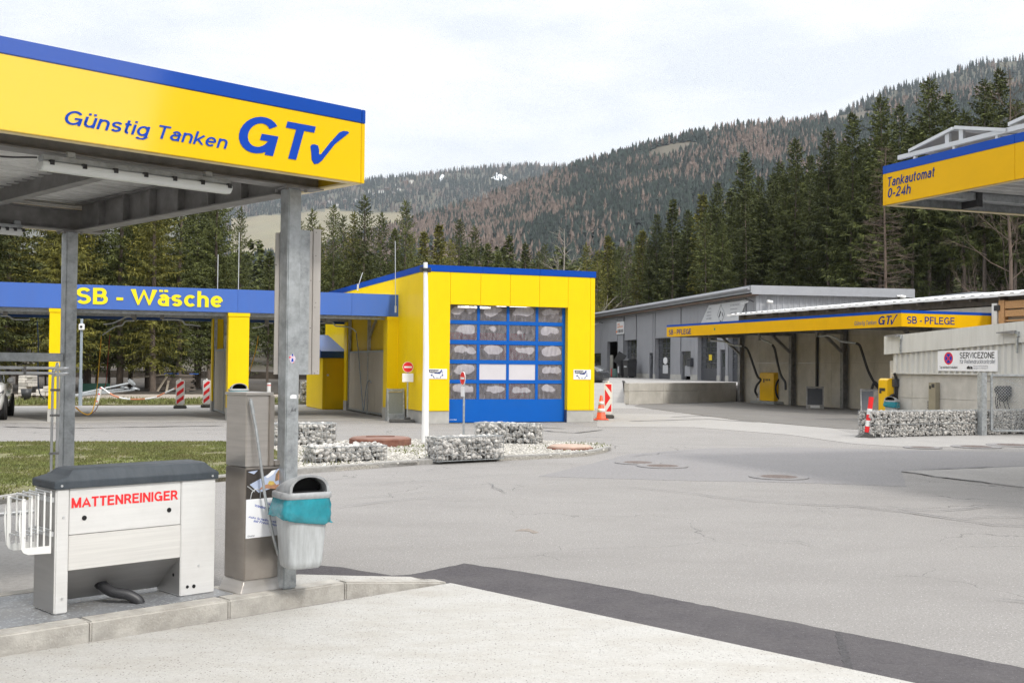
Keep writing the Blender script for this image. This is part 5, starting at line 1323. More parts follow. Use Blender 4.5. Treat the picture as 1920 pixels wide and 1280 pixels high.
# further grey workshop roof at the far right
q0 = at_depth(1822, 560, 82); FF = Frame(q0.x, 82, 0.9, 10.7)
FWk = thing('far_workshop', 'flat grey roofed building behind the white roof edge at the right', 'building', FF.o, FF.deg)
zt_ = at_depth(1822, 547, 82).z - 0.9
mb = MB(); mb.box(0, 30, 0, 20, zt_ - 0.5, zt_); mb.build('roof', grey_trim, FWk)
mb = MB(); mb.box(1.8, 30, 0.6, 19, 0, zt_ - 0.502); mb.build('wall', grey_clad, FWk)

# ------------------------------------------------------------------ retaining wall of the upper yard
d_ = (RW1 - RW0); ang = math.degrees(math.atan2(d_.y, d_.x)); RL = d_.length
RWt = thing('retaining_wall', 'low concrete retaining wall in front of the grey workshop', 'wall', (RW0.x, RW0.y, 0), ang)
mb = MB(); js = [0, RL * .30, RL * .62, RL]
for a_, b_ in zip(js, js[1:]): mb.box(a_ + 0.004, b_ - 0.004, 0, 0.3, 0.0, 0.62); mb.box(a_ + 0.004, b_ - 0.004, 0.003, 0.3, 0.626, 1.02)
mb.build('wall_block', concrete, RWt, bevel=0.008)

# ------------------------------------------------------------------ care canopy "SB - PFLEGE"
PC = fthing('care_canopy', 'yellow and blue care canopy cantilevered from a concrete wall', 'canopy', FP)
ZB, ZT, PL_, PWx = 3.35, 3.95, 17.95, 4.75
WX = 4.3
yellow_sh = yellow_gloss
mb = MB(); mb2 = MB(); jl = [0.0, 4.5, 9.0, 13.5, PL_]
for a_, b_ in zip(jl, jl[1:]): mb.box(0, 0.04, a_ + (0.002 if a_ else 0.0), b_ - 0.002, ZB, ZT - 0.105); mb2.box(-0.006, 0.04, a_ + 0.002, b_ - 0.002, ZT - 0.104, ZT)
mb.box(0.042, PWx, -0.0, 0.04, ZB, ZT - 0.105); mb2.box(0.042, PWx, -0.006, 0.04, ZT - 0.104, ZT); mb.box(0.042, PWx, PL_ - 0.04, PL_, ZB, ZT - 0.105)
mb.build('fascia', yellow_old, PC); mb2.build('blue_band', blue_band, PC)
mb = MB(); mb.box(0.05, WX - 0.01, 0.05, PL_ - 0.05, 3.60, 3.68); mb.corrugated((0.05, 0.06, 3.595), XP, YP, -ZP, WX - 0.1, PL_ - 0.12, 0.2, 0.04); mb.build('roof_deck', galv_dark, PC)
letter_side('lettering', 'SB - PFLEGE', PC, text_navy, FP, -0.0005, (1254, 628), (1296, 616), 0, 0.02)
letter_side('lettering', 'Günstig Tanken', PC, text_grey, FP, -0.0005, (1602, 612), (1643.5, 600), 0.25, 0.01)
a_, b_ = FP.loc(1647, 608, 'x', 0), FP.loc(1672.5, 590, 'x', 0)
zb2 = FP.loc(1660, 608.3, 'x', 0).z; zt2 = FP.loc(1660, 592, 'x', 0).z
text('logo_letters', 'GT', PC, text_navy, (-0.0005, a_.y, zb2), -YP, ZP, -XP, a_.y - b_.y, zt2 - zb2, 0.2, 0.02)
a2, b2_ = FP.loc(1670, 607, 'x', 0), FP.loc(1683.5, 589, 'x', 0)
check_mark('logo_tick', PC, text_navy, (-0.0005, a2.y, zb2 - 0.02), -YP, ZP, -XP, a2.y - b2_.y, zt2 - zb2 + 0.05)
letter_front('lettering', 'SB - PFLEGE', PC, text_navy, FP, -0.0005, (1700.5, 606.3), (1790, 595.3), 0, 0.012)
mb = MB(); c_ = FP.loc(1340, 616.8, 'x', 0); mb.disc((-0.001, c_.y, c_.z), (-1, 0, 0), 0.06, 0.01, 12); mb.build('green_dot', M('green_dot', (0.05, 0.2, 0.08), 0.5), PC)
# concrete wall
mb = MB(); jw = list(np.arange(-2.0, FP.loc(1390, 700, 'x', WX - 0.25).y - 1, 3.0)) + [FP.loc(1393, 700, 'x', WX).y + 0.25]
for a_, b_ in zip(jw, jw[1:]):
    for z0, z1 in ((0, 2.05), (2.056, 3.3), (3.306, 4.2)): mb.box(WX, WX + 0.25, a_ + 0.004, b_ - 0.004, z0, z1)
PW_ = thing('concrete_wall', 'tall concrete wall carrying the care canopy', 'wall', FP.o, FA); mb.build('wall_slab', concrete, PW_, bevel=0.006)
# columns with braces
COLS = [FP.loc(px, 700, 'x', WX - 0.25).y for px in (1388, 1484, 1581)]
for yc in COLS + [COLS[-1] - 5.4]:
    mb = MB(); ibeam_p = (WX - 0.2, yc, 0)
    mb.box(WX - 0.34, WX - 0.325, yc - 0.11, yc + 0.11, 0, 3.55); mb.box(WX - 0.095, WX - 0.08, yc - 0.11, yc + 0.11, 0, 3.55); mb.box(WX - 0.325, WX - 0.095, yc - 0.008, yc + 0.008, 0, 3.55)
    mb.box(WX - 0.42, WX - 0.0, yc - 0.2, yc + 0.2, 0.014, 0.03)
    cl = mb.build('column', galv_dark, PC)
    mb = MB(); mb.bar((WX - 0.33, yc, 2.55), (WX - 1.5, yc, 3.5), 0.11, 0.12); mb.box(0.15, WX - 0.1, yc - 0.08, yc + 0.08, 3.35, 3.55); mb.build('brace', galv_dark, cl)
mb = MB(); mb.tube([(WX - 0.08, FP.loc(1531, 700, 'x', WX - 0.1).y, 0), (WX - 0.08, FP.loc(1531, 700, 'x', WX - 0.1).y, 3.5)], 0.07, 8); mb.build('downpipe', black_pl, PC)
# white roof sheet beyond the wall
RF = fthing('barn_roof', 'white ribbed roof edge on timber above the care canopy', 'roof', FP)
y0r = FP.loc(1374, 599, 'x', WX).y
mb = MB(); L_ = y0r + 22
mb.corrugated((WX - 0.35, y0r, 4.62), -YP, (XP + ZP * 0.1), ZP, L_, 9, 0.5, 0.028, flat=0.5)
mb.add([(WX - 0.36, y0r, 4.53), (WX - 0.36, -22, 4.53), (WX - 0.36, -22, 4.62), (WX - 0.36, y0r, 4.62)], [(0, 1, 2, 3)])
mb.build('roof_sheet', white_sheet, RF)
mb = MB(); mb.box(WX + 0.05, WX + 0.15, -22, y0r - 0.5, 4.25, 4.55)
yy_ = 0
for k in range(20): mb.box(WX - 0.3, WX + 6, y0r - 1.2 - k * 1.5, y0r - 1.1 - k * 1.5, 4.42, 4.56)
mb.build('rafter', M('old_rafter', (0.10, 0.085, 0.07), 0.9, var=0.3), RF)
mb = MB(); mb.box(WX + 5, WX + 5.1, -22, y0r - 1, 0.9, 4.4); mb.build('back_boards', M('dark_barn_boards', (0.035, 0.03, 0.027), 0.9, var=0.3), RF)
TS = FP.loc(1868, 580, 'x', WX - 0.1)
SF = thing('timber_frame', 'fresh timber frame with white post beneath the white roof edge at the right', 'timber frame', FP.world(WX - 0.1, TS.y, 0), FA)
mb = MB(); mb.box(-0.1, 0.08, -0.13, 0.13, 0, 4.3); mb.build('white_post', white_rod, SF)
mb = MB(); mb.box(-0.1, 0.1, -0.5, -0.22, 0, 4.4); mb.build('post', wood_new, SF)
mb = MB(); 
for z0, z1 in ((4.08, 4.36), (3.78, 4.02)): mb.box(-0.08, 0.08, -9, -0.52, z0, z1)
mb.box(-0.06, 0.1, -9, -0.52, 3.6, 3.66); mb.build('rail', wood_new, SF)
mb = MB(); mb.box(0.1, 0.2, -9, -0.52, 3.0, 3.62); mb.build('yellow_board', M('olive_board', (0.20, 0.14, 0.02), 0.6, var=0.1), SF)
mb = MB(); mb.box(-0.12, 0.12, -0.30, -0.0, 4.02, 4.22); mb.build('steel_shoe', black_pl, SF)

# ------------------------------------------------------------------ service building (white fascia, ribbed band, concrete base)
SB = fthing('service_building', 'low service building with off white ribbed cladding over concrete', 'building', FS)
ZF0, ZF1, ZC0 = FS.loc(1675, 663.5, 'x', -0.11).z, FS.loc(1675, 629, 'x', -0.11).z, FS.loc(1800, 700, 'x', 0).z
PF = 0.0515                                     # the roof edge rises towards the lens
jl = [0.35, -5.0, -10, -15]
mb = MB()
for a_, b_ in zip(jl, jl[1:]): mb.prism([(b_ + .003, ZF0 - PF * b_), (a_ - .003, ZF0 - PF * a_), (a_ - .003, ZF1 - PF * a_), (b_ + .003, ZF1 - PF * b_)], 'x', -0.11, -0.06)
mb.box(-0.058, 4, 0.29, 0.35, ZF0, ZF1); mb.build('fascia', offwhite, SB, bevel=0.006)
mb = MB(); mb.corrugated((0.0, 0.0, ZC0), -YP, ZP, -XP, 15, ZF0 - ZC0 + 0.5, 0.25, 0.05, flat=0.5); mb.build('ribbed_cladding', offwhite, SB)
mb = MB(); mb.box(-0.07, 0.02, -15, 0.02, ZC0 - 0.035, ZC0 - 0.002); mb.build('drip_edge', offwhite, SB)
mb = MB(); jw = [0.0, -0.9, -4.6, -8.3, -12, -15]
for a_, b_ in zip(jw, jw[1:]):
    mb.box(0.02, 0.25, b_ + 0.003, a_ - 0.003, 0.0, 0.85); mb.box(0.02, 0.25, b_ + 0.003, a_ - 0.003, 0.856, ZC0 - 0.036)
mb.box(0.02, 4, -0.002, 0.2, 0, ZC0 + 0.4)
mb.build('base_wall', concrete, SB, bevel=0.005)
mb = MB(); mb.box(-0.055, 4, -15, 0.28, ZF1 - 0.12, ZF1 - 0.03); mb.build('roof', galv_dark, SB)
for (px, py, lb) in ((1689, 632, 'wall lamp on a short bracket at the left corner of the white fascia'), (1908, 626, 'wall lamp on a bracket at the right of the white fascia')):
    c_ = FS.loc(px, py, 'x', -0.115); t = thing('wall_lamp', lb, 'lamp', FS.world(-0.112, c_.y, c_.z), FA, 'wall lamps on the service building')
    mb = MB(); mb.box(-0.07, -0.001, -0.07, 0.07, -0.07, 0.07); mb.bar((-0.03, 0, -0.07), (-0.03, 0, -0.55), 0.05); mb.build('bracket', galv, t)
    mb = MB(); mb.prism([(0.02, 0.0), (0.65, 0.03), (0.68, 0.06), (0.02, 0.1)], 'x', -0.16, -0.02); mb.build('lamp_head', galv_dark, t)
# servicezone sign
sa, sb_ = FS.loc(1759, 695, 'x', -0.06), FS.loc(1871, 658, 'x', -0.06)
sz0 = FS.loc(1765, 695, 'x', -0.06).z; sz1 = FS.loc(1765, 657.5, 'x', -0.06).z
SG = thing('service_sign', 'white no stopping sign for the service zone on the ribbed wall', 'sign', FS.world(-0.055, sa.y, sz0), FA)
SW, SHt = sa.y - sb_.y, sz1 - sz0
mb = MB(); mb.box(-0.02, 0, -SW, 0, 0, SHt); mb.build('plate', white_sign, SG)
def st(body, u0, v0, u1, v1, mat=text_black, bold=0.0):
    text('lettering', body, SG, mat, (-0.0205, -SW * u0, SHt * v0), -YP, ZP, -XP, SW * (u1 - u0), SHt * (v1 - v0), 0, bold)
st('SERVICEZONE', .385, .62, .955, .91, bold=0.012); st('für Reifendruckkontrolle!', .385, .36, .965, .57, text_grey, 0.0); st('Tag und Nacht freihalten!', .035, .09, .345, .24, bold=0.005)
st('Fahrzeuge werden kostenpflichtig', .61, .20, .85, .27, text_grey); st('abgeschleppt!', .61, .10, .85, .17, text_grey)
mb = MB(); mb.prism([(-SW * .505, SHt * .10), (-SW * .56, SHt * .10), (-SW * .56, SHt * .19), (-SW * .54, SHt * .26), (-SW * .505, SHt * .2)], 'x', -0.024, -0.0205); mb.prism([(-SW * .565, SHt * .10), (-SW * .60, SHt * .10), (-SW * .60, SHt * .19), (-SW * .565, SHt * .25)], 'x', -0.024, -0.0205); mb.build('tow_pictogram', text_black, SG)
cy_, cz_ = -SW * .19, SHt * .62; rw_ = SHt * .31
mb = MB(); mb.disc((-0.0203, cy_, cz_), (-1, 0, 0), rw_, 0.002, 28); mb.build('red_ring', red_pl, SG)
mb = MB(); mb.disc((-0.0225, cy_, cz_), (-1, 0, 0), rw_ * .76, 0.002, 28); mb.build('blue_disc', text_blue, SG)
mb = MB(); r_ = rw_ * .72
for s_ in (-1, 1): mb.bar((-0.0255, cy_ - r_ * .707, cz_ - s_ * r_ * .707), (-0.0255, cy_ + r_ * .707, cz_ + s_ * r_ * .707), rw_ * .19, 0.002, up=(1, 0, 0))
mb.build('red_cross', red_pl, SG)

# ------------------------------------------------------------------ right fuel canopy
RC = fthing('fuel_canopy', 'yellow and blue canopy edge with solar panels on its roof at the right', 'canopy', FR)
ZB, ZT = 4.5, 5.16
ye = FR.loc(1902.5, 290, 'x', 0).y
mb = MB(); mb2 = MB()
for a_, b_ in ((0.0, -0.06), (-0.062, ye), (ye - 0.003, ye - 4), (ye - 4.003, ye - 8)): mb.box(0, 0.03, b_, a_, ZB, ZT - 0.135); mb2.box(-0.005, 0.03, b_, a_, ZT - 0.134, ZT)
mb.box(0.032, 16, -0.03, 0, ZB, ZT - 0.135); liner = MB(); liner.box(0.034, 16, -0.034, -0.0305, ZB + .002, ZT - 0.2); liner.box(0.0305, 0.0335, -14, -0.036, ZB + .002, ZT - 0.2); liner.build('liner', galv, RC); mb2.box(0.032, 16, -0.03, 0.004, ZT - 0.134, ZT)
mb.build('fascia', yellow_old, RC, bevel=0.003); mb2.build('blue_band', blue_band, RC, bevel=0.003)
mb = MB(); mb.corrugated((0.04, -0.12, 4.80), -YP, XP, -ZP, 14, 15.8, 0.28, 0.06, flat=0.6); mb.box(0.04, 16, -14, -0.04, 4.865, 4.92); mb.build('roof_deck', roof_sheet, RC)
mb = MB(); mb.box(0.035, 16, -0.16, -0.035, ZB - 0.012, ZB - 0.0015); mb.box(0.035, 0.10, -14, -0.17, ZB - 0.012, ZB - 0.0015); mb.build('fascia_lip', pale_lip, RC)
mb = MB(); mb.box(0.3, 16, -0.5, -0.2, 4.62, 4.74); mb.box(2.9, 3.1, -14, -0.5, 4.60, 4.74); mb.build('beam', galv, RC)
mb = MB(); mb.box(1.5, 1.6, -0.55, -0.165, ZB, 4.8); mb.build('bracket', black_pl, RC)
for (x, y) in ((5.0, -4.5), (11, -4.5), (5.0, -11), (11, -11)):
    mb = MB(); mb.box(x - .12, x + .12, y - .12, y + .12, 0, 4.78); mb.build('post', galv, RC)
a_ = FR.loc(1665, 350, 'x', 0); b_ = FR.loc(1753, 325, 'x', 0)
zb2 = FR.loc(1663, 351, 'x', 0).z; zt2 = FR.loc(1667, 332.5, 'x', 0).z
text('lettering', 'Tankautomat', RC, text_navy, (-0.0005, a_.y, zb2), -YP, ZP, -XP, a_.y - b_.y, zt2 - zb2, 0.15, 0.012)
b_ = FR.loc(1708, 345, 'x', 0); zb2 = FR.loc(1667, 371, 'x', 0).z; zt2 = FR.loc(1667, 353, 'x', 0).z
text('lettering', '0-24h', RC, text_navy, (-0.0005, a_.y + 0.0, zb2), -YP, ZP, -XP, a_.y - b_.y, zt2 - zb2, 0.15, 0.012)
# solar panels on rails, seen from below; each tilted up away from the edge
def rp(px, py, x): v = FR.loc(px, py, 'x', x); return v
SR = fthing('solar_rail', 'aluminium mounting rail along the blue edge of the right canopy roof', 'rail', FR)
r0, r1 = rp(1686, 296, 0.25), rp(1990, 226, 0.25)
mb = MB(); mb.bar((0.25, r0.y, r0.z), (0.25, r1.y, r0.z), 0.07, 0.07); mb.bar((1.7, r0.y + 0.1, r0.z), (1.7, r1.y, r0.z), 0.07, 0.07)
for k in range(6): yk = r0.y - 0.4 - k * 0.9; mb.bar((0.25, yk, ZT - 0.28), (0.25, yk, r0.z - 0.035), 0.05); mb.bar((1.7, yk, ZT - 0.28), (1.7, yk, r0.z - 0.035), 0.05)
mb.build('rail', alu, SR)
def solar_panel(low, high, label, foot):
    """panel tilted between a low and a high edge (local y,z), spanning x 0.15 to 1.85"""
    lo, hi = low, high
    t = thing('photovoltaic_module', label, 'solar panel', FR.world(0.2, lo.y, lo.z), FA, 'tilted solar panels on the right canopy')
    h_ = Vector((0, hi.y - lo.y, hi.z - lo.z)); 
    nrm = Vector((0, -h_.z, h_.y)).normalized(); nrm = nrm if nrm.z > 0 else -nrm
    mb = MB(); v = [Vector((0.02, 0, 0)), Vector((1.63, 0, 0)), Vector((1.63, 0, 0)) + h_, Vector((0.02, 0, 0)) + h_]
    mb.add([p + nrm * .012 for p in v] + [p + nrm * .03 for p in v], [(0, 1, 2, 3), (4, 5, 6, 7), (0, 1, 5, 4), (1, 2, 6, 5), (2, 3, 7, 6), (3, 0, 4, 7)]); mb.build('module', solar, t)
    mb = MB()
    for a_, b_ in ((v[0], v[3]), (v[1], v[2]), (v[0], v[1]), (v[3], v[2])): mb.bar(a_, b_, 0.045, 0.05)
    mb.build('frame', alu, t)
    mb = MB()
    for xx in (0.06, 1.55):
        for f in foot: b_ = h_ * f; mb.bar((xx, b_.y, r0.z - lo.z), (xx, b_.y, b_.z - 0.02), 0.05, 0.09)
    mb.build('strut', alu, t)
    return t
solar_panel(rp(1703, 283, 0.2), rp(1784, 241.5, 0.2), 'solar panel rising from the corner of the right canopy roof', (0.86,))
solar_panel(rp(1886, 244, 0.2), rp(1789, 239, 0.2), 'solar panel sloping the other way, meeting the corner panel at the ridge', (0.9, 0.1))
solar_panel(rp(1890, 233, 0.2), rp(1975, 195, 0.2), 'solar panel at the right edge of the picture, second rising row', (0.86,))

# ------------------------------------------------------------------ mat cleaning machine
PZ = 0.13
MC = thing('mat_cleaner', 'stainless mat cleaning machine with slate plastic lid on the near island', 'mat cleaner', FN.world(-0.214, 0.325, PZ), FN.deg)
ML, MD, MHt = 1.145, 0.335, 0.805
mb = MB(); mb.box(0, 0.088, 0, MD, 0, MHt); lg = mb.build('side_column', steel_panel, MC, bevel=0.008)
mb = MB(); mb.box(-0.002, 0.0, 0.01, MD - 0.01, 0.01, MHt - 0.01); mb.build('shade_sheet', steel_shade, lg)  # thin overlay that paints the column side as if in shade
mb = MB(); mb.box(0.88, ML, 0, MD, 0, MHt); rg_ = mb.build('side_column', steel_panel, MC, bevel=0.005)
mb = MB(); mb.box(0.878, 0.8795, 0.01, MD - 0.01, 0.01, 0.30); mb.build('shade_sheet', steel_shade, rg_)
mb = MB()
for (x, z, r_) in ((0.935, 0.062, 0.011), (0.985, 0.060, 0.013)): mb.disc((x, -0.0005, z), (0, -1, 0), r_, 0.003, 14)
mb.disc((0.877, 0.09, 0.14), (-1, 0, 0), 0.012, 0.003, 12); mb.build('port', dark_hole, rg_)
mb = MB(); mb.box(0.091, 0.877, 0.004, MD - 0.004, 0.502, MHt); up_ = mb.build('front_panel', steel_panel, MC, bevel=0.003)
mb = MB(); mb.box(0.0895, 0.8785, 0.003, MD - 0.004, 0.272, 0.4985); mb.build('lower_panel', M('brushed_front_panel', (0.68, 0.665, 0.64), 0.40, 0.25, var=0.10, vs=2, stretch=(0.5, 0.5, 22), dirt=(0.7, 0.68, 0.65), dirt_amt=0.3), MC, bevel=0.003)
mb = MB(); mb.prism([(0.006, 0.27), (MD - 0.006, 0.27), (MD - 0.006, 0.02), (MD - 0.09, 0.09)], 'x', 0.0895, 0.8785); mb.build('hopper', steel_shade, MC)
text('lettering', 'MATTENREINIGER', MC, text_red, (0.103, 0.0035, 0.675), XP, ZP, -YP, 0.752, 0.066, 0, 0.027, 0.0015, 1.0)
mb = MB()
for x, z in ((0.19, 0.605), (0.79, 0.608)): mb.disc((x, 0.0035, z), (0, -1, 0), 0.016, 0.003, 18)
mb.build('port', dark_hole, up_)
mb = MB()
for x, z in ((0.05, 0.62), (0.05, 0.10), (1.02, 0.20), (0.03, MHt + .02), (1.11, MHt + .02)): mb.disc((x, -0.001 if z < MHt else -0.016, z), (0, -1, 0), 0.008, 0.004, 10)
mb.build('rivet', alu, MC)
# lid: skirt plus domed top
mb = MB(); e = 0.014
def lidring(ins_x0, ins_x1, iy, z): return [(-e + ins_x0, -e + iy, z), (ML + e - ins_x1, -e + iy, z), (ML + e - ins_x1, MD + e - iy, z), (-e + ins_x0, MD + e - iy, z)]
rings = [lidring(0, 0, 0, MHt - 0.002), lidring(-0.002, -0.002, -0.002, MHt + 0.044), lidring(0.004, 0.004, 0.004, MHt + 0.050), lidring(0.10, 0.045, 0.025, MHt + 0.078), lidring(0.135, 0.075, 0.050, MHt + 0.112), lidring(0.165, 0.09, 0.085, MHt + 0.122)]
v = [p for rgx in rings for p in rgx]; f = [(0, 3, 2, 1)]
for i in range(len(rings) - 1):
    for k in range(4): f.append((4 * i + k, 4 * i + (k + 1) % 4, 4 * i + 4 + (k + 1) % 4, 4 * i + 4 + k))
f.append(tuple(4 * (len(rings) - 1) + k for k in range(4)))
mb.add(v, f, False); ld = mb.build('lid', lid_grey, MC, bevel=0.003, seg=2, angle=10)
mb = MB(); mb.box(-0.016, -0.013, 0.2, 0.29, MHt + 0.028, MHt + 0.04); mb.build('lid_catch', black_pl, ld)
# drain hose
mb = MB(); hp = catmull([(0.40, 0.22, 0.13), (0.415, 0.17, 0.10), (0.45, 0.11, 0.072), (0.52, 0.05, 0.055), (0.57, 0.01, 0.02), (0.585, -0.002, -0.01)], 12)
for i, p in enumerate(hp): pass
mb.tube(hp, 0.033, 12)
for i in range(2, len(hp) - 1):
    d_ = (hp[i] - hp[i - 1]).normalized(); mb.tube([hp[i] - d_ * .0035, hp[i] + d_ * .0035], 0.0365, 12)
hz = mb.build('drain_hose', black_pl, MC)
mb = MB(); d_ = (hp[6] - hp[0]).normalized(); mb.tube([hp[0], hp[5]], 0.042, 14); mb.build('hose_sleeve', black_rub, hz)
# comb shaped mat holders at the left end
def comb_plate(y):
    mb = MB(); t_ = 0.006
    x1, x0 = -0.02, -0.235                       # right end next to the column, curved left end
    top, bot = 0.795, 0.395
    tips = [0.795, 0.79, 0.785, 0.775, 0.755]
    xs = np.linspace(x1, -0.183, 5)
    for k, x in enumerate(xs):
        wd = 0.011 if k < 4 else 0.026
        mb.prism([(x - wd, bot + 0.05), (x, bot + 0.05), (x, tips[k] - .008), (x - .005, tips[k]), (x - wd + .005, tips[k]), (x - wd, tips[k] - .008)], 'y', y, y + t_)
    mb.prism([(x1, bot), (x1, bot + .0499), (-0.212, bot + .0499), (-0.195, bot + 0.02), (-0.165, bot + 0.006)], 'y', y, y + t_)
    mb.prism([(-0.2121, bot + .05), (-0.222, bot + .14), (-0.228, bot + .22), (-0.2175, bot + .3), (-0.2172, 0.70)], 'y', y, y + t_)
    for x in (-0.09, -0.17, -0.25): pass
    return mb
rk = comb_plate(0.015).build('mat_rack', white_rod, MC)
comb_plate(0.255).build('comb_plate', white_rod, rk)
xs = np.linspace(-0.02, -0.183, 5)
for k, x in enumerate(xs):
    for z in ([0.785, 0.78, 0.775, 0.765, 0.745][k], 0.545 - .008 * k):
        MB().tube([(x - .007, 0.012, z), (x - .007, 0.262, z)], 0.005, 6).build('spacer_rod', alu, rk)
for z in (.5, .72): MB().box(-0.022, -0.0025, 0.02, 0.26, z, z + .03).build('holder_bracket', alu, rk)

# ------------------------------------------------------------------ stainless dispenser column
DU, DV = 1.055, 0.13
DP = thing('screenwash_dispenser', 'tall brown tinted stainless screenwash dispenser with a lance and poster', 'dispenser', FN.world(DU, DV, PZ), FN.deg)
DW, DD = 0.30, 0.275
steel_br = M('bronzed_stainless', (0.41, 0.372, 0.338), 0.34, 0.8, var=0.12, vs=1.6, stretch=(1, 1, 3), bump=0.02, bs=20, dirt=(0.2, 0.17, 0.14), dirt_amt=0.4, dirt_scale=1.5)
mb = MB(); mb.box(0.0, DW + 0.06, -0.0, DD, 0.085, 0.885); mb.build('lower_cabinet', steel_br, DP, bevel=0.006)
mb = MB(); mb.box(0.0, DW - 0.09, 0.003, DD, 0.889, 1.395); mb.build('upper_cabinet', steel, DP, bevel=0.006)
mb = MB(); mb.box(-0.012, DW - 0.08, -0.012, DD + 0.01, 1.397, 1.418); mb.build('top_cover', steel, DP, bevel=0.005)
mb = MB(); mb.box(DW - 0.115, DW - 0.075, -0.012, 0.003, 0.89, 1.394); mb.box(DW - 0.07, DW + 0.06, -0.012, 0.10, 0.89, 0.925); mb.build('hose_recess', steel_br, DP, bevel=0.003)
v0 = [(-0.0, -0.0), (DW + .06, -0.0), (DW + .06, DD), (-0.0, DD)]; v1 = [(-0.045, -0.03), (DW + .06, -0.03), (DW + .06, DD), (-0.045, DD)]
mb = MB(); mb.add([(x, y, 0.083) for x, y in v0] + [(x, y, 0.0) for x, y in v1], [(3, 2, 1, 0), (0, 1, 5, 4), (1, 2, 6, 5), (2, 3, 7, 6), (3, 0, 4, 7), (4, 5, 6, 7)]); mb.build('base_flare', steel, DP, bevel=0.004)
# poster: photo above, wording below
PW0, PW1, PB, PT, PM = 0.006, DW + 0.04, 0.385, 0.87, 0.66
mb = MB(); mb.box(PW0, PW1, -0.003, -0.0003, PB, PM); ps_ = mb.build('poster', white_sign, DP)
mb = MB(); mb.box(PW0, PW1, -0.003, -0.0003, PM + 0.0005, PT); mb.build('poster_photo', poster_dark, ps_)
Wp, Hp = PW1 - PW0, PT - PM
def pp_(name, pts, mat, lay): 
    mb = MB(); mb.prism([(PW0 + x * Wp, PM + z * Hp) for x, z in pts], 'y', -0.003 - 0.0006 * lay, -0.0031); mb.build(name, mat, ps_)
pp_('printed_windscreen', [(.08, .50), (.30, .20), (.72, .36), (.98, .50), (.98, .99), (.80, .99)], poster_sky, 1)
pp_('printed_roof_glint', [(.03, .93), (.28, .97), (.18, .84)], poster_sky, 1)
pp_('printed_mirror', [(.46, .72), (.62, .92), (.72, .95), (.66, .80), (.52, .68)], white_sign, 2)
pp_('printed_figure', [(.30, .30), (.42, .45), (.60, .48), (.66, .55), (.74, .42), (.90, .50), (.97, .42), (.90, .30), (.74, .28), (.5, .33)], skin, 2)
pp_('printed_hair', [(.70, .55), (.72, .80), (.80, .95), (.90, .90), (.96, .70), (.94, .45), (.86, .38), (.83, .55), (.80, .62), (.76, .56)], hair_p, 2)
pp_('printed_face', [(.77, .62), (.78, .78), (.84, .82), (.88, .70), (.85, .58), (.81, .55)], skin, 3)
pp_('printed_flowers', [(.52, .48), (.56, .58), (.66, .56), (.70, .46), (.60, .42)], gold_print, 3)
mb = MB(); c_ = [(PW0 + x * Wp, -0.0036, PM + z * Hp) for x, z in ((.10, .02), (.14, .24), (.24, .33), (.33, .28), (.34, .03))]
mb.tube(catmull(c_, 6), 0.0035, 6); mb.tube([(PW0 + .02 * Wp, -0.0036, PM + .45 * Hp), (PW0 + .2 * Wp, -0.0036, PM + .25 * Hp)], 0.004, 6); mb.build('printed_wheel', alu, ps_)
tilt = R(-14); ex_t = Vector((math.cos(tilt), 0, math.sin(tilt))); ez_t = Vector((-math.sin(tilt), 0, math.cos(tilt)))
for body, u, w_, z, h_ in (('Hier!', .66, .26, .655, .017), ('Für Ihre', .48, .40, .615, .017), ('Windschutzscheibe', .20, .74, .605, .019), ('Auto Scheibenreiniger', .05, .88, .528, .019), ('mit Frostschutz', .18, .66, .498, .018)):
    text('lettering', body, ps_, text_blue, (PW0 + Wp * u, -0.0034, z), ex_t, ez_t, -YP, Wp * w_, h_, 0.12, 0.012, 0.0008)
text('lettering', 'Glasklar', ps_, text_grey, (PW0 + Wp * .04, -0.0034, .395), XP, ZP, -YP, Wp * .18, .012, 0.1, 0.0, 0.0008)
def dl(px, py, y): v = Frame(*FN.world(DU, DV, PZ), FN.deg).loc(px, py, 'y', y); return tuple(v)
mb = MB(); mb.tube(catmull([dl(474, 772, -0.03), dl(481, 810, -0.035), dl(489, 870, -0.05), dl(497, 930, -0.065), dl(505, 970, -0.07), dl(514, 1012, -0.05), dl(522, 1040, -0.02)], 10), 0.0105, 10); ln = mb.build('lance', galv, DP)
mb = MB(); a_, b_ = Vector(dl(470.5, 752, -0.028)), Vector(dl(475, 775, -0.03)); mb.tube([a_, b_], 0.0135, 12); mb.tube([a_ + (a_ - b_) * .2, a_], 0.010, 12); mb.build('lance_grip', galv, ln)

# ------------------------------------------------------------------ sign back on the near post, stickers
SBk = thing('sign_back', 'pair of tall pale metal sheets seen from behind on the near steel post', 'sign', FN.world(POSTX, 0.105, 0), FN.deg)
def nl(px, py, y): return FN.loc(px, py, 'y', y)
s0, s1 = nl(513.5, 700, 0.163), nl(598, 700, 0.163)
zs0, zs1 = nl(570, 702, 0.163).z, nl(598, 430, 0.163).z
x0_, x1_ = s0.x - POSTX, s1.x - POSTX
mb = MB()
mb.prism([(x0_, zs0), (x1_ - 0.07, zs0), (x1_ - 0.07, zs1 - 0.02), (x0_, zs1 - 0.06)], 'y', 0.058, 0.066)
mb.build('sheet', tin, SBk, bevel=0.002)
mb = MB(); mb.bar((x1_ - 0.035, 0.060, (zs0 + zs1) / 2), (x1_ - 0.034, 0.060, (zs0 + zs1) / 2), 0.001)
mb = MB(); mb.box(x1_ - 0.069, x1_, 0.05, 0.066, zs0, zs1); mb.build('edge_fold', tin, SBk, bevel=0.003)
mb = MB(); mb.box(-0.054, 0.10, 0.057, 0.0578, zs0, zs1 - 0.05); mb.box(0.0565, 0.15, -0.03, 0.056, zs0, zs1 - 0.03); mb.build('back_sheet', galv, SBk)
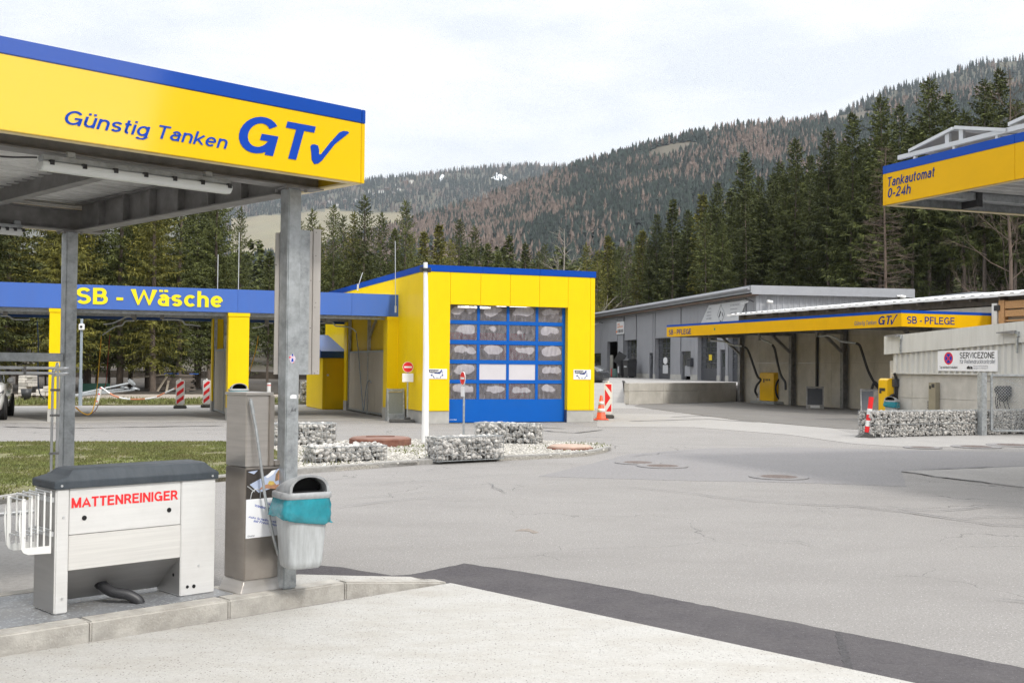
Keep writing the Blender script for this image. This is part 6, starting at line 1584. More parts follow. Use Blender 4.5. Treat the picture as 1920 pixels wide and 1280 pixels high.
def sticker(label, px0, py0, px1, py1, mat, extra=None):
    y = 0.105 - 0.056
    a_, b_ = nl(px0, py1, y), nl(px1, py0, y)
    t = thing('sticker', label, 'sticker', FN.world(a_.x, y - 0.0005, a_.z), FN.deg)
    W_, H_ = b_.x - a_.x, b_.z - a_.z
    mb = MB(); rr_ = random.Random(py0); n_ = 14
    mb.prism([(W_ / 2 + W_ / 2 * math.cos(6.283 * k / n_) * rr_.uniform(.7, 1.0), H_ / 2 + H_ / 2 * math.sin(6.283 * k / n_) * rr_.uniform(.75, 1.0)) for k in range(n_)] if extra != 'rect' else [(0, 0), (W_, 0), (W_, H_ * .85), (W_ * .4, H_), (0, H_ * .7)], 'y', -0.001, 0); mb.build('paper', mat, t)
    if extra == 'figure':
        mb = MB(); mb.prism([(W_ * .35, H_ * .2), (W_ * .65, H_ * .25), (W_ * .6, H_ * .55), (W_ * .4, H_ * .5)], 'y', -0.002, -0.0011); mb.prism([(W_ * .4, H_ * .78), (W_ * .62, H_ * .78), (W_ * .55, H_ * .98), (W_ * .42, H_ * .95)], 'y', -0.002, -0.0011); mb.build('dark_print', text_blue, t)
        mb = MB(); mb.prism([(W_ * .05, H_ * .55), (W_ * .3, H_ * .62), (W_ * .28, H_ * .7), (W_ * .1, H_ * .72)], 'y', -0.002, -0.0011); mb.prism([(W_ * .6, H_ * .1), (W_ * .75, H_ * .12), (W_ * .7, H_ * .2)], 'y', -0.002, -0.0011); mb.build('pink_print', text_red, t)
    if extra == 'scrawl':
        pass
    return t
sticker('round pink, white and blue sticker on the near steel post', 541, 663, 555, 682, M('pale_pink_sticker', (0.60, 0.50, 0.58), 0.4, var=0.35, vs=120), 'figure')
sticker('torn white paper label on the near steel post', 544, 739, 556, 747, white_sign, 'rect')
ys_ = 0.105 - 0.0565; a_ = nl(545, 772, ys_)
gt_ = thing('scrawl', 'small black scrawl on the near steel post below the torn label', 'graffiti', FN.world(a_.x, ys_, a_.z), FN.deg)
mb = MB(); pts_ = [(0, 0), (.02, .012), (.012, .03), (.006, .012), (.03, .008), (.034, .02), (.04, .004), (.044, .022), (.038, .026)]
mb.tube([(x, -0.0005, z) for x, z in pts_], 0.0016, 4); mb.build('stroke', text_black, gt_)

# ------------------------------------------------------------------ litter bins
def litter_bin(name, label, pos, deg, s=1.0, group=None):
    """local -y is the side with the opening"""
    t = thing(name, label, 'litter bin', pos, deg, group)
    def rr_ring(wx, wy, z, r=0.06, n=5, cy=0.0):
        o = []
        for (sx, sy, a0) in ((1, 1, 0), (-1, 1, 90), (-1, -1, 180), (1, -1, 270)):
            for k in range(n):
                a = R(a0 + 90 * k / (n - 1)); o.append((sx * (wx - r) + r * math.cos(a), sy * (wy - r) + r * math.sin(a) + cy, z))
        return o
    def loft(mb, rings, cap0=True, cap1=True):
        n = len(rings[0]); v = [p for q in rings for p in q]; f = []
        for i in range(len(rings) - 1):
            for k in range(n): f.append((i * n + k, i * n + (k + 1) % n, (i + 1) * n + (k + 1) % n, (i + 1) * n + k))
        mb.add(v, f, True)
        if cap0: mb.add(rings[0], [tuple(range(n))[::-1]])
        if cap1: mb.add(rings[-1], [tuple(range(n))])
    mb = MB(); loft(mb, [rr_ring(.125, .105, .0, .04), rr_ring(.145, .125, .015, .05), rr_ring(.152, .132, .05, .055), rr_ring(.185, .155, .42, .06), rr_ring(.19, .16, .47, .06)], True, True); mb.build('body', bin_grey, t)
    # bag folded over the rim, lower at the sides
    ringn = rr_ring(.197, .167, 0, .065, 9); n = len(ringn); rs = []
    rz = random.Random(9)
    for j, (zz, ex) in enumerate(((.515, .0), (.47, .012), (.42, .016), (.37, .018), (.355, .006))):
        q = []
        for k, (x, y, _) in enumerate(ringn):
            a = math.atan2(y, x); wv = 0.014 * math.sin(a * 5 + j * .8) + 0.011 * math.sin(a * 13 + j * 2) + rz.uniform(-.010, .010)
            low = (0.03 * math.cos(a - 2.4) - 0.012 + 0.012 * math.sin(a * 7)) * min(1, j / 2)
            m_ = 1 + (ex + wv * (.3 + .2 * j)) / 0.19
            q.append((x * m_, y * m_, zz + low * 1.0))
        rs.append(q)
    mb = MB(); loft(mb, rs, False, False); mb.build('bag', bag_teal, t)
    mb = MB(); loft(mb, [rr_ring(.208, .178, .505, .07), rr_ring(.212, .182, .515, .07), rr_ring(.210, .180, .545, .07), rr_ring(.200, .170, .55, .065)]); mb.build('rim', bin_lid, t)
    # hood: rises from the back rim to a hooped mouth at the front
    mb = MB(); nA = 13; secs = []
    for j, (yy, w_, h_) in enumerate(((.165, .165, .035), (.11, .18, .07), (.03, .185, .10), (-.06, .182, .118), (-.135, .178, .128), (-.168, .176, .128))):
        secs.append([(w_ * math.cos(math.pi * k / (nA - 1)), yy, .548 + h_ * math.sin(math.pi * k / (nA - 1)) ** 0.75) for k in range(nA)])
    inn = [[(x * .87, y + .002, .548 + (z - .548) * .88) for x, y, z in s_] for s_ in secs[3:]]
    v = [p for s_ in secs for p in s_]; f = [(i * nA + k, i * nA + k + 1, (i + 1) * nA + k + 1, (i + 1) * nA + k) for i in range(len(secs) - 1) for k in range(nA - 1)]
    mb.add(v, f, True); mb.add(secs[0], [tuple(range(nA))])
    b = secs[-1] + inn[-1]; mb.add(b, [(k, k + 1, nA + k + 1, nA + k) for k in range(nA - 1)])
    v = [p for s_ in inn for p in s_]; mb.add(v, [(i * nA + k, (i + 1) * nA + k, (i + 1) * nA + k + 1, i * nA + k + 1) for i in range(len(inn) - 1) for k in range(nA - 1)], True)
    hd = mb.build('hood', bin_lid, t)
    mb = MB(); mb.add([(x * .99, .0, z) for x, y, z in inn[0]], [tuple(range(nA))]); mb.box(-.13, .13, -.15, -.0, .550, .5535); mb.build('mouth', dark_hole, hd)
    t.scale = (s, s, s)
    return t
LBp = nl(566, 1062, -0.135)
lb_ = litter_bin('litter_bin', 'scuffed grey litter bin with teal bag, strapped to the near steel post', FN.world(LBp.x - 0.01, -0.135, LBp.z), 34, 1.0)
lb_.scale = (0.86, 0.84, 0.98)
mb = MB(); mb.box(POSTX - 0.06, POSTX + 0.06, 0.02, 0.048, 0.55, 0.60); mb.box(POSTX - 0.06, POSTX + 0.06, 0.02, 0.048, 0.80, 0.84); o_ = mb.build('bin_bracket', galv, lb_)
o_.matrix_parent_inverse = lb_.matrix_world.inverted() if False else Matrix.Identity(4)
bpy.data.objects.remove(o_)
mb = MB(); mb.box(-0.05, 0.05, 0.158, 0.20, 0.2, 0.25); mb.build('bracket', galv, lb_)
p_ = at_depth(447, 750, 35.0)
lb2 = litter_bin('litter_bin', 'litter bin with teal bag by the second yellow pillar of the wash canopy', (p_.x, 35.0, 0.22), FA, 1.4)
p_ = FS.loc(1672, 771, 'x', -0.35)
lb3 = litter_bin('litter_bin', 'litter bin with teal bag behind the stone gabion wall at the right', FS.world(-0.35, p_.y, 0.18), FA - 60, 1.05)
for l_, z_ in ((lb2, -.157), (lb3, -.171)): MB().tube([(0, .16, z_), (0, .16, .45)], .03, 8).build('stand', galv, l_)

# ------------------------------------------------------------------ tube frame at the left edge and low rail
FT_y = 0.55
TF = thing('tube_frame', 'thin twin tube frame on the left, reaching up beside the rear steel post', 'frame', FN.o, FN.deg)
def fl(px, py, y): v = FN.loc(px, py, 'y', y); return v
ty = 2.9
c_ = fl(109, 690, ty); bz = 0.0
mb = MB()
for dx in (0.0, 0.045):
    mb.tube(catmull([(c_.x - 2.2, ty, c_.z - dx), (c_.x - 0.08, ty, c_.z - dx), (c_.x - 0.025 - dx * .3, ty, c_.z - 0.02 - dx), (c_.x - dx, ty, c_.z - 0.09 - dx), (c_.x - dx, ty, 0.0)], 6), 0.012, 8)
mb.build('tube', alu, TF)
mb = MB()
for z in (c_.z - .2, c_.z - .42, c_.z - .75, c_.z - 1.0): mb.box(c_.x - .06, c_.x + .015, ty - .016, ty + .016, z, z + .02)
for x in (c_.x - .3, c_.x - .9): mb.box(x, x + .02, ty - .016, ty + .016, c_.z - .06, c_.z + .015)
mb.box(c_.x - .07, c_.x + .12, ty - .02, ty + .02, c_.z - .93, c_.z - .90)
mb.build('clamp', galv_dark, TF)
LR = thing('low_rail', 'low polished rail behind the mat rack at the left edge', 'rail', FN.o, FN.deg)
mb = MB(); a_ = fl(-60, 968, 1.25); b_ = fl(62, 964, 1.25); mb.tube([(a_.x, 1.25, a_.z), (b_.x, 1.25, a_.z)], 0.017, 10); mb.build('rail', alu, LR)
mb = MB(); mb.tube([(a_.x + .05, 1.25, 0.1), (a_.x + .05, 1.25, a_.z)], 0.015, 8); mb.build('leg', alu, LR)

# ------------------------------------------------------------------ gabions
def gabion(label, pos, deg, L, Dp, H, sr, seed, group='stone filled gabions on the traffic island', lump=0.0, cell=0.1):
    t = thing('gabion', label, 'gabion', pos, deg, group)
    rr_ = random.Random(seed); P = []; Rr = []
    def face(n_, fn):
        for _ in range(n_): P.append(fn()); Rr.append(sr * rr_.choice((.6, .8, 1.0, 1.15, 1.35)))
    k = 0.85 / (sr * sr)
    j = lambda: rr_.uniform(-sr * .05, sr * .3)
    face(int(L * H * k), lambda: (rr_.uniform(sr * .8, L - sr * .8), sr * .85 + j(), rr_.uniform(sr * .8, H - sr * .85)))
    face(int(L * H * k * .5), lambda: (rr_.uniform(sr * .6, L - sr * .6), Dp - sr * .75, rr_.uniform(sr * .6, H - sr * .5)))
    face(int(L * Dp * k), lambda: (rr_.uniform(sr * .6, L - sr * .6), rr_.uniform(sr * .6, Dp - sr * .6), H - sr * .85 - j() + lump * rr_.uniform(0, 1)))
    for xx in (sr * .75, L - sr * .75): face(int(Dp * H * k), lambda: (xx, rr_.uniform(sr * .6, Dp - sr * .6), rr_.uniform(sr * .6, H - sr * .5)))
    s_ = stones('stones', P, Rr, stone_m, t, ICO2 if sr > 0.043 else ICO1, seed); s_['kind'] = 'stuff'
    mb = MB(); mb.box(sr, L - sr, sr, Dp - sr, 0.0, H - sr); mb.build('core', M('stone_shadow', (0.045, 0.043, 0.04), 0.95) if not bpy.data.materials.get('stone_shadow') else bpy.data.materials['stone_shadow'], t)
    mb = MB(); w_ = 0.007
    nx, nzc = int(round(L / cell)), int(round(H / cell)); ny = int(round(Dp / cell))
    for i in range(nx + 1):
        x = L * i / nx; mb.bar((x, 0, 0), (x, 0, H), w_); mb.bar((x, 0, H), (x, Dp, H), w_); mb.bar((x, Dp, 0), (x, Dp, H), w_)
    for i in range(nzc + 1):
        z = H * i / nzc; ww = w_ * (1.8 if i in (0, nzc) or (H > .6 and i % 2 == 0) else 1)
        mb.bar((0, 0, z), (L, 0, z), ww); mb.bar((0, 0, z), (0, Dp, z), ww); mb.bar((L, 0, z), (L, Dp, z), ww); mb.bar((0, Dp, z), (L, Dp, z), ww)
    for i in range(1, ny): y = Dp * i / ny; mb.bar((0, y, H), (L, y, H), w_); mb.bar((0, y, 0), (0, y, H), w_); mb.bar((L, y, 0), (L, y, H), w_)
    mb.build('wire_cage', galv, t)
    return t
def two(pxa, pxb, zb=0.055):
    a_, b_ = G(*pxa, zb), G(*pxb, zb); d_ = b_ - a_
    return a_, math.degrees(math.atan2(d_.y, d_.x)), d_.length
a_, dg, L_ = two((820.5, 865), (944, 859)); gabion('gabion at the front of the traffic island, just right of the mast', a_, dg, L_, 0.42, 0.42, 0.044, 1)
a_, dg, L_ = two((591, 869), (725, 863)); gabion('low gabion nearest the steel post, at the front kerb of the island', a_, dg, L_, 0.50, 0.27, 0.044, 2, lump=0.05)
a_, dg, L_ = two((889, 829), (1004.5, 833)); gabion('gabion in front of the blue sectional door, behind the front gabion', a_, dg, L_, 0.45, 0.44, 0.047, 3)
a_, dg, L_ = two((506, 836), (630, 834)); gabion('gabion partly hidden by the near steel post, at the back of the island', a_, dg, L_, 0.45, 0.46, 0.047, 4)
a_, b_ = G(1632, 820.5, 0.0), G(1925, 813.5, 0.0); d_ = b_ - a_
gabion('long low gabion wall of small stones beside the wire gate', a_, math.degrees(math.atan2(d_.y, d_.x)), 10.0, 0.45, 0.68, 0.040, 5, 'stone filled gabion walls', cell=0.17)
p_ = G(566, 758); gabion('tall narrow gabion behind a grey frame left of the yellow shed', (p_.x, p_.y, 0), FA, 0.9, 0.5, 1.0, 0.06, 6, 'stone filled gabion walls')
t = thing('grey_frame', 'thin grey metal frame in front of the narrow gabion by the yellow shed', 'frame', (p_.x - 0.1, p_.y - 1.5, 0), FA)
mb = MB(); mb.bar((0, 0, 0), (0, 0, 1.9), 0.05); mb.bar((1.3, 0, 0), (1.3, 0, 1.9), 0.05); mb.bar((0, 0, 0.08), (1.3, 0, 0.08), 0.05); mb.build('tube', galv_dark, t)

# ------------------------------------------------------------------ mast, road signs, beacons, cone
p_ = G(797, 829, 0.055); MST = thing('flag_mast', 'white tapered mast standing in the chippings in front of the wash hall corner', 'mast', p_)
zt_ = at_depth(793.5, 492, p_.y).z - p_.z
mb = MB(); mb.tube([(0, 0, -.05), (-0.0, 0, zt_ * .5), (-0.035, 0, zt_)], 0.083, 18, r2=0.047); mb.build('pole', white_paint, MST)
mb = MB(); mb.tube([(-.033, 0, zt_ - .20), (-.033, 0, zt_ - .13)], 0.075, 14); mb.box(-.16, -.09, -.03, .03, zt_ - .22, zt_ - .10); mb.box(.02, .09, -.05, .02, zt_ - .22, zt_ - .12); mb.build('clamp', black_pl, MST)
def no_entry(label, p, deg, r_, zc, zplate=True, base=False, plate_w=0.34, plate_h=0.26, tall=None):
    t = thing('no_entry_sign', label, 'road sign', p, deg, 'small red and white no entry signs')
    mb = MB(); mb.tube([(0, 0.03, 0), (0, 0.03, zc + r_ * .6)], 0.026, 10); mb.build('pole', galv, t)
    mb = MB(); mb.disc((0, 0, zc), (0, -1, 0), r_, 0.012, 28); d_ = mb.build('disc', white_pl, t)
    mb = MB(); mb.disc((0, -0.0125, zc), (0, -1, 0), r_ * .93, 0.002, 28); mb.build('red_face', red_pl, d_)
    mb = MB(); mb.box(-r_ * .72, r_ * .72, -0.017, -0.0148, zc - r_ * .16, zc + r_ * .16); mb.build('white_bar', white_pl, d_)
    if zplate: mb = MB(); mb.box(-plate_w / 2, plate_w / 2, -0.01, -0.002, zc - r_ - .03 - plate_h, zc - r_ - .03); mb.build('extra_plate', white_sign, t)
    if base: mb = MB(); mb.box(-.55, .22, -.25, .3, 0.0, .09); mb.box(-.1, .1, -.08, .12, .091, .16); mb.build('foot', recycled, t, bevel=0.02)
    return t
YA = 35.1; p_ = at_depth(765, 684, YA); p_.z = 0
no_entry('no entry sign with white plate on a heavy foot beside the yellow corner pillar', p_, 8, 0.165, at_depth(767, 688, YA).z, True, True)
p_ = G(867, 819, 0.055); no_entry('no entry sign turned nearly edge on, on a thin pole before the blue door', p_, -66, 0.165, at_depth(867, 709, p_.y).z - p_.z, True, False, 0.2, 0.24)
# mat clamp board (grey frame with grid) by the pillar
p_ = at_depth(744, 684, 36.0); p_.z = 0; t = thing('mat_stand', 'leaning grey metal mat stand with mesh panel beside the corner pillar', 'mat stand', p_, FA)
mb = MB(); W_ = 0.56; H_ = 1.02
mb.prism([(0, 0), (0.34, 0), (0.20, H_), (0.10, H_)], 'x', -W_ / 2, -W_ / 2 + .05); mb.prism([(0, 0), (0.34, 0), (0.20, H_), (0.10, H_)], 'x', W_ / 2 - .05, W_ / 2)
mb.bar((-W_ / 2 + .05, 0.03, .12), (W_ / 2 - .05, 0.03, .12), .05, .22); mb.bar((-W_ / 2 + .05, 0.12, H_ - .06), (W_ / 2 - .05, 0.12, H_ - .06), .05, .1); mb.build('frame', galv, t, bevel=0.004)
mb = MB(); mb.prism([(.05, .22), (.07, .22), (.14, H_ - .12), (.12, H_ - .12)], 'x', -W_ / 2 + .051, W_ / 2 - .051); mb.build('mesh_panel', M('mesh_panel', (0.26, 0.28, 0.27), 0.6, 0.3, var=0.1, vs=30), t)
p_ = G(711, 777); t = thing('lance_holder', 'grey box holding a black spray lance in front of the cream wash panels', 'lance holder', p_, FA)
mb = MB(); mb.prism([(-.16, 0), (.16, 0), (.16, .62), (-.16, .48)], 'y', -.1, .1); mb.build('box', galv_dark, t, bevel=.004); mb = MB(); mb.tube([(-.05, 0, .45), (-.2, 0, 1.0), (-.32, .05, 1.35)], .025, 8); mb.build('lance', black_pl, t)
mb = MB(); mb.box(.17, .26, -.03, .05, .3, .75); mb.build('cup', galv, t)

def stripes(mb_r, mb_w, W_, H_, y, n, slope, direction=1, arrow=False):
    """diagonal red bands on a white face, clipped to the board"""
    def clip(poly, fn):
        o = []
        for i in range(len(poly)):
            a, b = poly[i], poly[(i + 1) % len(poly)]; da, db = fn(a), fn(b)
            if da >= 0: o.append(a)
            if (da >= 0) != (db >= 0): t_ = da / (da - db); o.append((a[0] + (b[0] - a[0]) * t_, a[1] + (b[1] - a[1]) * t_))
        return o
    period = H_ / n
    for k in range(-2, n + 2):
        z0 = k * period
        if not arrow: band = [(-W_ / 2, z0), (W_ / 2, z0 + slope * direction), (W_ / 2, z0 + slope * direction + period * .5), (-W_ / 2, z0 + period * .5)]
        else: band = [(-W_ / 2, z0 - slope), (W_ / 2, z0), (W_ / 2, z0 + period * .1), (-W_ / 2, z0 + slope + period * .1)]
        for fn in (lambda p: p[1] - 0.02, lambda p: H_ - 0.02 - p[1]):
            band = clip(band, fn)
            if len(band) < 3: break
        if len(band) >= 3: mb_r.prism(band, 'y', y - 0.003, y - 0.0005)
def beacon(label, px, py, ztop_py, wpx, arrow=False, deg=None, group='red and white warning beacons'):
    p_ = G(px, py); Y = p_.y; H_ = at_depth(px, ztop_py, Y).z; W_ = wpx / F_PX * Y
    t = thing('warning_beacon', label, 'warning beacon', p_, math.degrees(math.atan2(p_.x, -p_.y)) + 180 if deg is None else deg, group)
    mb = MB(); n_ = 6; r_ = W_ * .22; W2 = W_ / 2; z0 = .14
    out_ = [(W2 - r_ + r_ * math.cos(R(a)), H_ - r_ + r_ * math.sin(R(a))) for a in (0, 30, 60, 90)] + [(-W2 + r_ + r_ * math.cos(R(a)), H_ - r_ + r_ * math.sin(R(a))) for a in (90, 120, 150, 180)] + [(-W2, z0 + .05), (-W2 + .05, z0), (W2 - .05, z0), (W2, z0 + .05)]
    mb.prism(out_, 'y', -0.03, 0.03); b_ = mb.build('board', white_pl, t, bevel=.006)
    mr = MB(); inner = W_ * .78
    sub = MB(); 
    if arrow:
        h0, h1 = z0 + .1, H_ - .06; hh = h1 - h0; w2 = inner / 2
        sub.prism([(-w2, h1), (w2, h1), (w2, h1 - hh * .30)], 'y', -.034, -.0305)
        sub.prism([(-w2, h1 - hh * .12), (w2 * .95, h1 - hh * .50), (-w2, h1 - hh * .88)], 'y', -.034, -.0305) if False else sub.prism([(-w2, h1 - hh * .18), (w2 * .7, h1 - hh * .50), (-w2, h1 - hh * .82)], 'y', -.034, -.0305)
        sub.prism([(w2, h1 - hh * .70), (w2, h1 - hh), (-w2 * .6, h1 - hh)], 'y', -.034, -.0305)
    else:
        stripes(sub, None, inner, H_ - z0 - .06, -.03, 3, (H_ - z0) * .2); sub.v = [(x, y, z + z0 + .03) for x, y, z in sub.v]
    sub.build('red_marking', red_pl, b_)
    mb = MB(); mb.box(-W2 * 1.5, W2 * 1.5, -.30, .30, 0, .12); mb.build('foot', recycled, t, bevel=.03)
    mb = MB(); mb.tube([(0, 0, H_ - .02), (0, 0, H_ + .06)], .03, 8); mb.build('lug', white_pl, b_)
    return t
beacon('striped red and white beacon in the open wash bay beside the chain', 337.5, 765.5, 712, 16)
beacon('striped red and white beacon half hidden by the rear yellow pillar', 387, 764, 712, 14)
beacon('red and white arrow beacon right of the wash hall, behind the cone', 1140, 784, 717, 15.5, True)
p_ = G(1127, 787); t = thing('traffic_cone', 'orange traffic cone with pale bands by the right corner of the wash hall', 'traffic cone', p_)
Hc = at_depth(1130, 741, p_.y).z
prof = [(.02, Hc), (.045, Hc - .01), (.05, Hc * .92), (.155, .07), (.2, .05)]
mb = MB(); mb.lathe([(.205, .04), (.16, .06), (.045, Hc - .02), (.03, Hc)], n=24); c0 = mb.build('cone', orange_cone, t)
def cr(z): return .16 + (.045 - .16) * (z - .06) / (Hc - .08)
for z0, z1 in ((Hc * .32, Hc * .47), (Hc * .62, Hc * .76)):
    mb = MB(); mb.lathe([(cr(z0) + .004, z0), (cr(z1) + .004, z1)], n=24); mb.build('band', white_pl, c0)
mb = MB(); mb.box(-.25, .25, -.25, .25, 0, .04); mb.build('foot', orange_cone, t, bevel=.02)
# leaning flexible post at the gabion wall
a_ = G(1624, 820); b_ = at_depth(1634, 744, a_.y); d_ = b_ - a_
t = thing('marker_post', 'leaning red and white flexible post at the end of the gabion wall', 'marker post', a_)
Lq = d_.length; dn = d_.normalized(); nseg = 6
for k in range(nseg):
    mb = MB(); mb.tube([dn * (.14 + (Lq - .14) * k / nseg), dn * (.14 + (Lq - .14) * (k + 1) / nseg)], 0.062, 14); mb.build('red_band' if k in (0, 2, 4, 5) else 'white_band', red_pl if k in (0, 2, 4, 5) else white_pl, t)
mb = MB(); mb.tube([(0, 0, 0.05), tuple(dn * .14)], .06, 12); mb.prism([(-.28, 0), (.2, 0), (.12, .09), (-.08, .11)], 'y', -.15, .15); mb.build('foot', recycled, t)
# chain post and chain
a_ = G(180.5, 760); b_ = at_depth(190, 726, a_.y); t = thing('chain_post', 'leaning white post with red bands holding the plastic chain', 'post', a_)
d_ = b_ - a_; mb = MB(); mb.tube([(0, 0, -.05), tuple(d_)], .055, 10); mb.build('post', white_pl, t)
mb = MB()
for f in (.2, .6, .93): mb.tube([tuple(d_ * f), tuple(d_ * (f + .06))], .058, 10)
mb.build('red_band', red_pl, t)
e_ = G(336, 765); ch = catmull([b_, at_depth(215, 742, a_.y - .5), at_depth(245, 748, a_.y - 1), at_depth(285, 746, a_.y - 1.2), at_depth(310, 736, a_.y - 1.3), Vector((e_.x, e_.y, at_depth(331, 724, e_.y).z))], 6)
t = thing('barrier_chain', 'sagging red and white plastic chain across the rear of the wash bay', 'chain', (0, 0, 0))
for k in range(0, len(ch) - 1, 4):
    mb = MB(); mb.tube(ch[k:k + 5], .032, 6); mb.build('white_chain' if (k // 4) % 2 == 0 else 'red_chain', white_pl if (k // 4) % 2 == 0 else M('faded_orange_plastic', (0.55, 0.2, 0.1), .5) if not bpy.data.materials.get('faded_orange_plastic') else (white_pl if (k // 4) % 2 == 0 else bpy.data.materials['faded_orange_plastic']), t)

# ------------------------------------------------------------------ manholes and well covers
def manhole(label, pxc, pyc, rpx, mat=iron, z=0.018, name='manhole_cover', cat='manhole cover', group='round manhole covers in the yard'):
    p_ = G(pxc, pyc); r_ = rpx / F_PX * p_.y
    t = thing(name, label, cat, (p_.x, p_.y, 0), 0, group)
    mb = MB(); mb.lathe([(r_, .0), (r_, z), (r_ * .9, z + .001), (r_ * .88, z - .003)], n=36, smooth=False); mb.build('ring', mat, t)
    mb = MB()
    for i in range(-5, 6):
        h_ = math.sqrt(max(0, (.86 * r_) ** 2 - (i * r_ / 6.5) ** 2))
        if h_ > .05:
            mb.box(-h_, h_, i * r_ / 6.5 - .016, i * r_ / 6.5 + .016, z - .002, z + .003)
    for i in range(-5, 6):
        h_ = math.sqrt(max(0, (.86 * r_) ** 2 - (i * r_ / 6.5) ** 2))
        if h_ > .05: mb.box(i * r_ / 6.5 - .012, i * r_ / 6.5 + .012, -h_, h_, z - .002, z + .002)
    mb.build('cover', mat, t)
    mb = MB(); mb.lathe([(r_ * 1.45, .0), (r_ * 1.45, .0185), (r_ * 1.01, .0187)], n=36, smooth=False); o_ = mb.build('surround', asphalt_new if mat is iron else mat, t)
    if z > .03: bpy.data.objects.remove(o_)
    return t
manhole('large manhole cover alone in the middle of the yard', 1460, 895, 38)
manhole('manhole cover of the pair near the island tip, the nearer one', 1242, 874.5, 33)
manhole('manhole cover of the pair near the island tip, the farther one', 1196, 868, 30)
manhole('manhole cover at the right edge, farther of two in front of the gate', 1900, 835, 33)
manhole('manhole cover in front of the gate post, left of another', 1830, 838, 31)
manhole('faint half covered manhole left of the two before the gate', 1730, 839.5, 24)
p_ = G(1069, 841, .055); t = thing('well_cover', 'round pale rusty lid set in the chippings near the island tip', 'well cover', (p_.x, p_.y, .055))
mb = MB(); mb.lathe([(.44, 0), (.44, .06), (.40, .075), (.0, .085)], n=32); mb.build('lid', M('pale_rust', (0.42, 0.30, 0.24), .8, var=.15, vs=4), t); mb = MB(); mb.lathe([(.48, 0), (.48, .03), (.445, .035)], n=32); mb.build('rim', rust, t)
p_ = G(713, 834, .055); t = thing('well_cover', 'low brown rusted many sided well cover behind the gabions', 'well cover', (p_.x, p_.y, .055), 12)
rr_ = 58 / F_PX * p_.y
mb = MB(); mb.lathe([(rr_, 0), (rr_, .14), (rr_ * .97, .15)], n=12, smooth=False); mb.build('ring', rust, t); mb = MB(); mb.lathe([(rr_ * .95, .15), (rr_ * .93, .17), (.0, .18)], n=12, smooth=False); l_ = mb.build('lid', M('brown_iron_lid', (0.20, 0.11, 0.085), .85, var=.2, vs=3, dirt=(0.3, .19, .15), dirt_amt=.5), t)
mb = MB(); mb.box(-.3, .3, -.04, .04, .181, .195); mb.build('hinge_bar', rust, l_)

# ------------------------------------------------------------------ vacuum machines, mat stands and booms of the care canopy
def fp(px, py, x): return FP.loc(px, py, 'x', x)
def vac(label, pxl, pxr, pyb, pyt, full=True, xx=2.6):
    p_ = G((pxl + pxr) / 2, pyb); q_ = FP.local(p_)
    t = thing('vacuum_machine', label, 'vacuum machine', p_, FA, 'yellow vacuum machines under the care canopy')
    Y = p_.y; W_ = (pxr - pxl) / F_PX * Y / 1.2; H_ = at_depth(1440, pyt, Y).z; D_ = W_ * .8
    mb = MB(); mb.prism([(-D_ / 2, .16), (D_ / 2, .16), (D_ / 2, H_ - .12), (D_ / 2 - .1, H_), (-D_ / 2 + .08, H_), (-D_ / 2, H_ - .06)], 'y', -W_ / 2, W_ / 2); mb.build('cabinet', yellow_machine, t, bevel=.015)
    mb = MB(); mb.box(-D_ * .8, D_ * .8, -1.15, 1.0, 0, .15); mb.build('base_slab', galv, t, bevel=.02)
    mb = MB()
    for k, yy in enumerate((.15, .0, -.12, -.24)): mb.box(-D_ / 2 - .012, -D_ / 2 - .001, yy * W_, yy * W_ + (.07 if k else .1), H_ - (.42 if k else .5), H_ - .32)
    mb.build('control', black_pl, t)
    mb = MB(); ring = [(math.cos(a) * W_ * .34, -W_ / 2 - .05, H_ * .48 + math.sin(a) * W_ * .46) for a in np.linspace(0, 6.283, 25)]
    mb.tube(ring, .045, 8, caps=False); mb.tube(catmull([(ring[3][0], -W_ / 2 - .05, ring[3][2]), (W_ * .2, -W_ / 2 - .1, H_ * .95), (0, -W_ / 2 - .1, H_ * 1.12)], 6), .045, 8)
    mb.build('coiled_hose', black_rub, t)
    mb = MB(); mb.disc((0, -W_ / 2 - .001, H_ * .5), (0, -1, 0), W_ * .3, .03, 24); d_ = mb.build('round_cover', yellow_machine, t); mb = MB(); mb.disc((0, -W_ / 2 - .032, H_ * .36), (0, -1, 0), .07, .02, 14); mb.build('knob', black_pl, d_)
    mb = MB(); mb.disc((-D_ / 2 - .1, W_ / 2 + .02, .35), (0, 1, 0), .05, .02); mb.prism([(-D_ / 2, .15), (D_ / 2 - .1, .15), (.1, H_ * .7), (-.1, H_ * .7)], 'y', W_ / 2 + .02, W_ / 2 + .35); mb.build('side_tray', galv_dark, t)
    return t, W_, H_
v1, vw, vh = vac('yellow vacuum machine with a coiled black hose on its slab, in the open bay', 1425, 1482, 757, 698)
v2, vw2, vh2 = vac('yellow vacuum machine partly hidden behind the gabion wall', 1648, 1680, 792, 707)
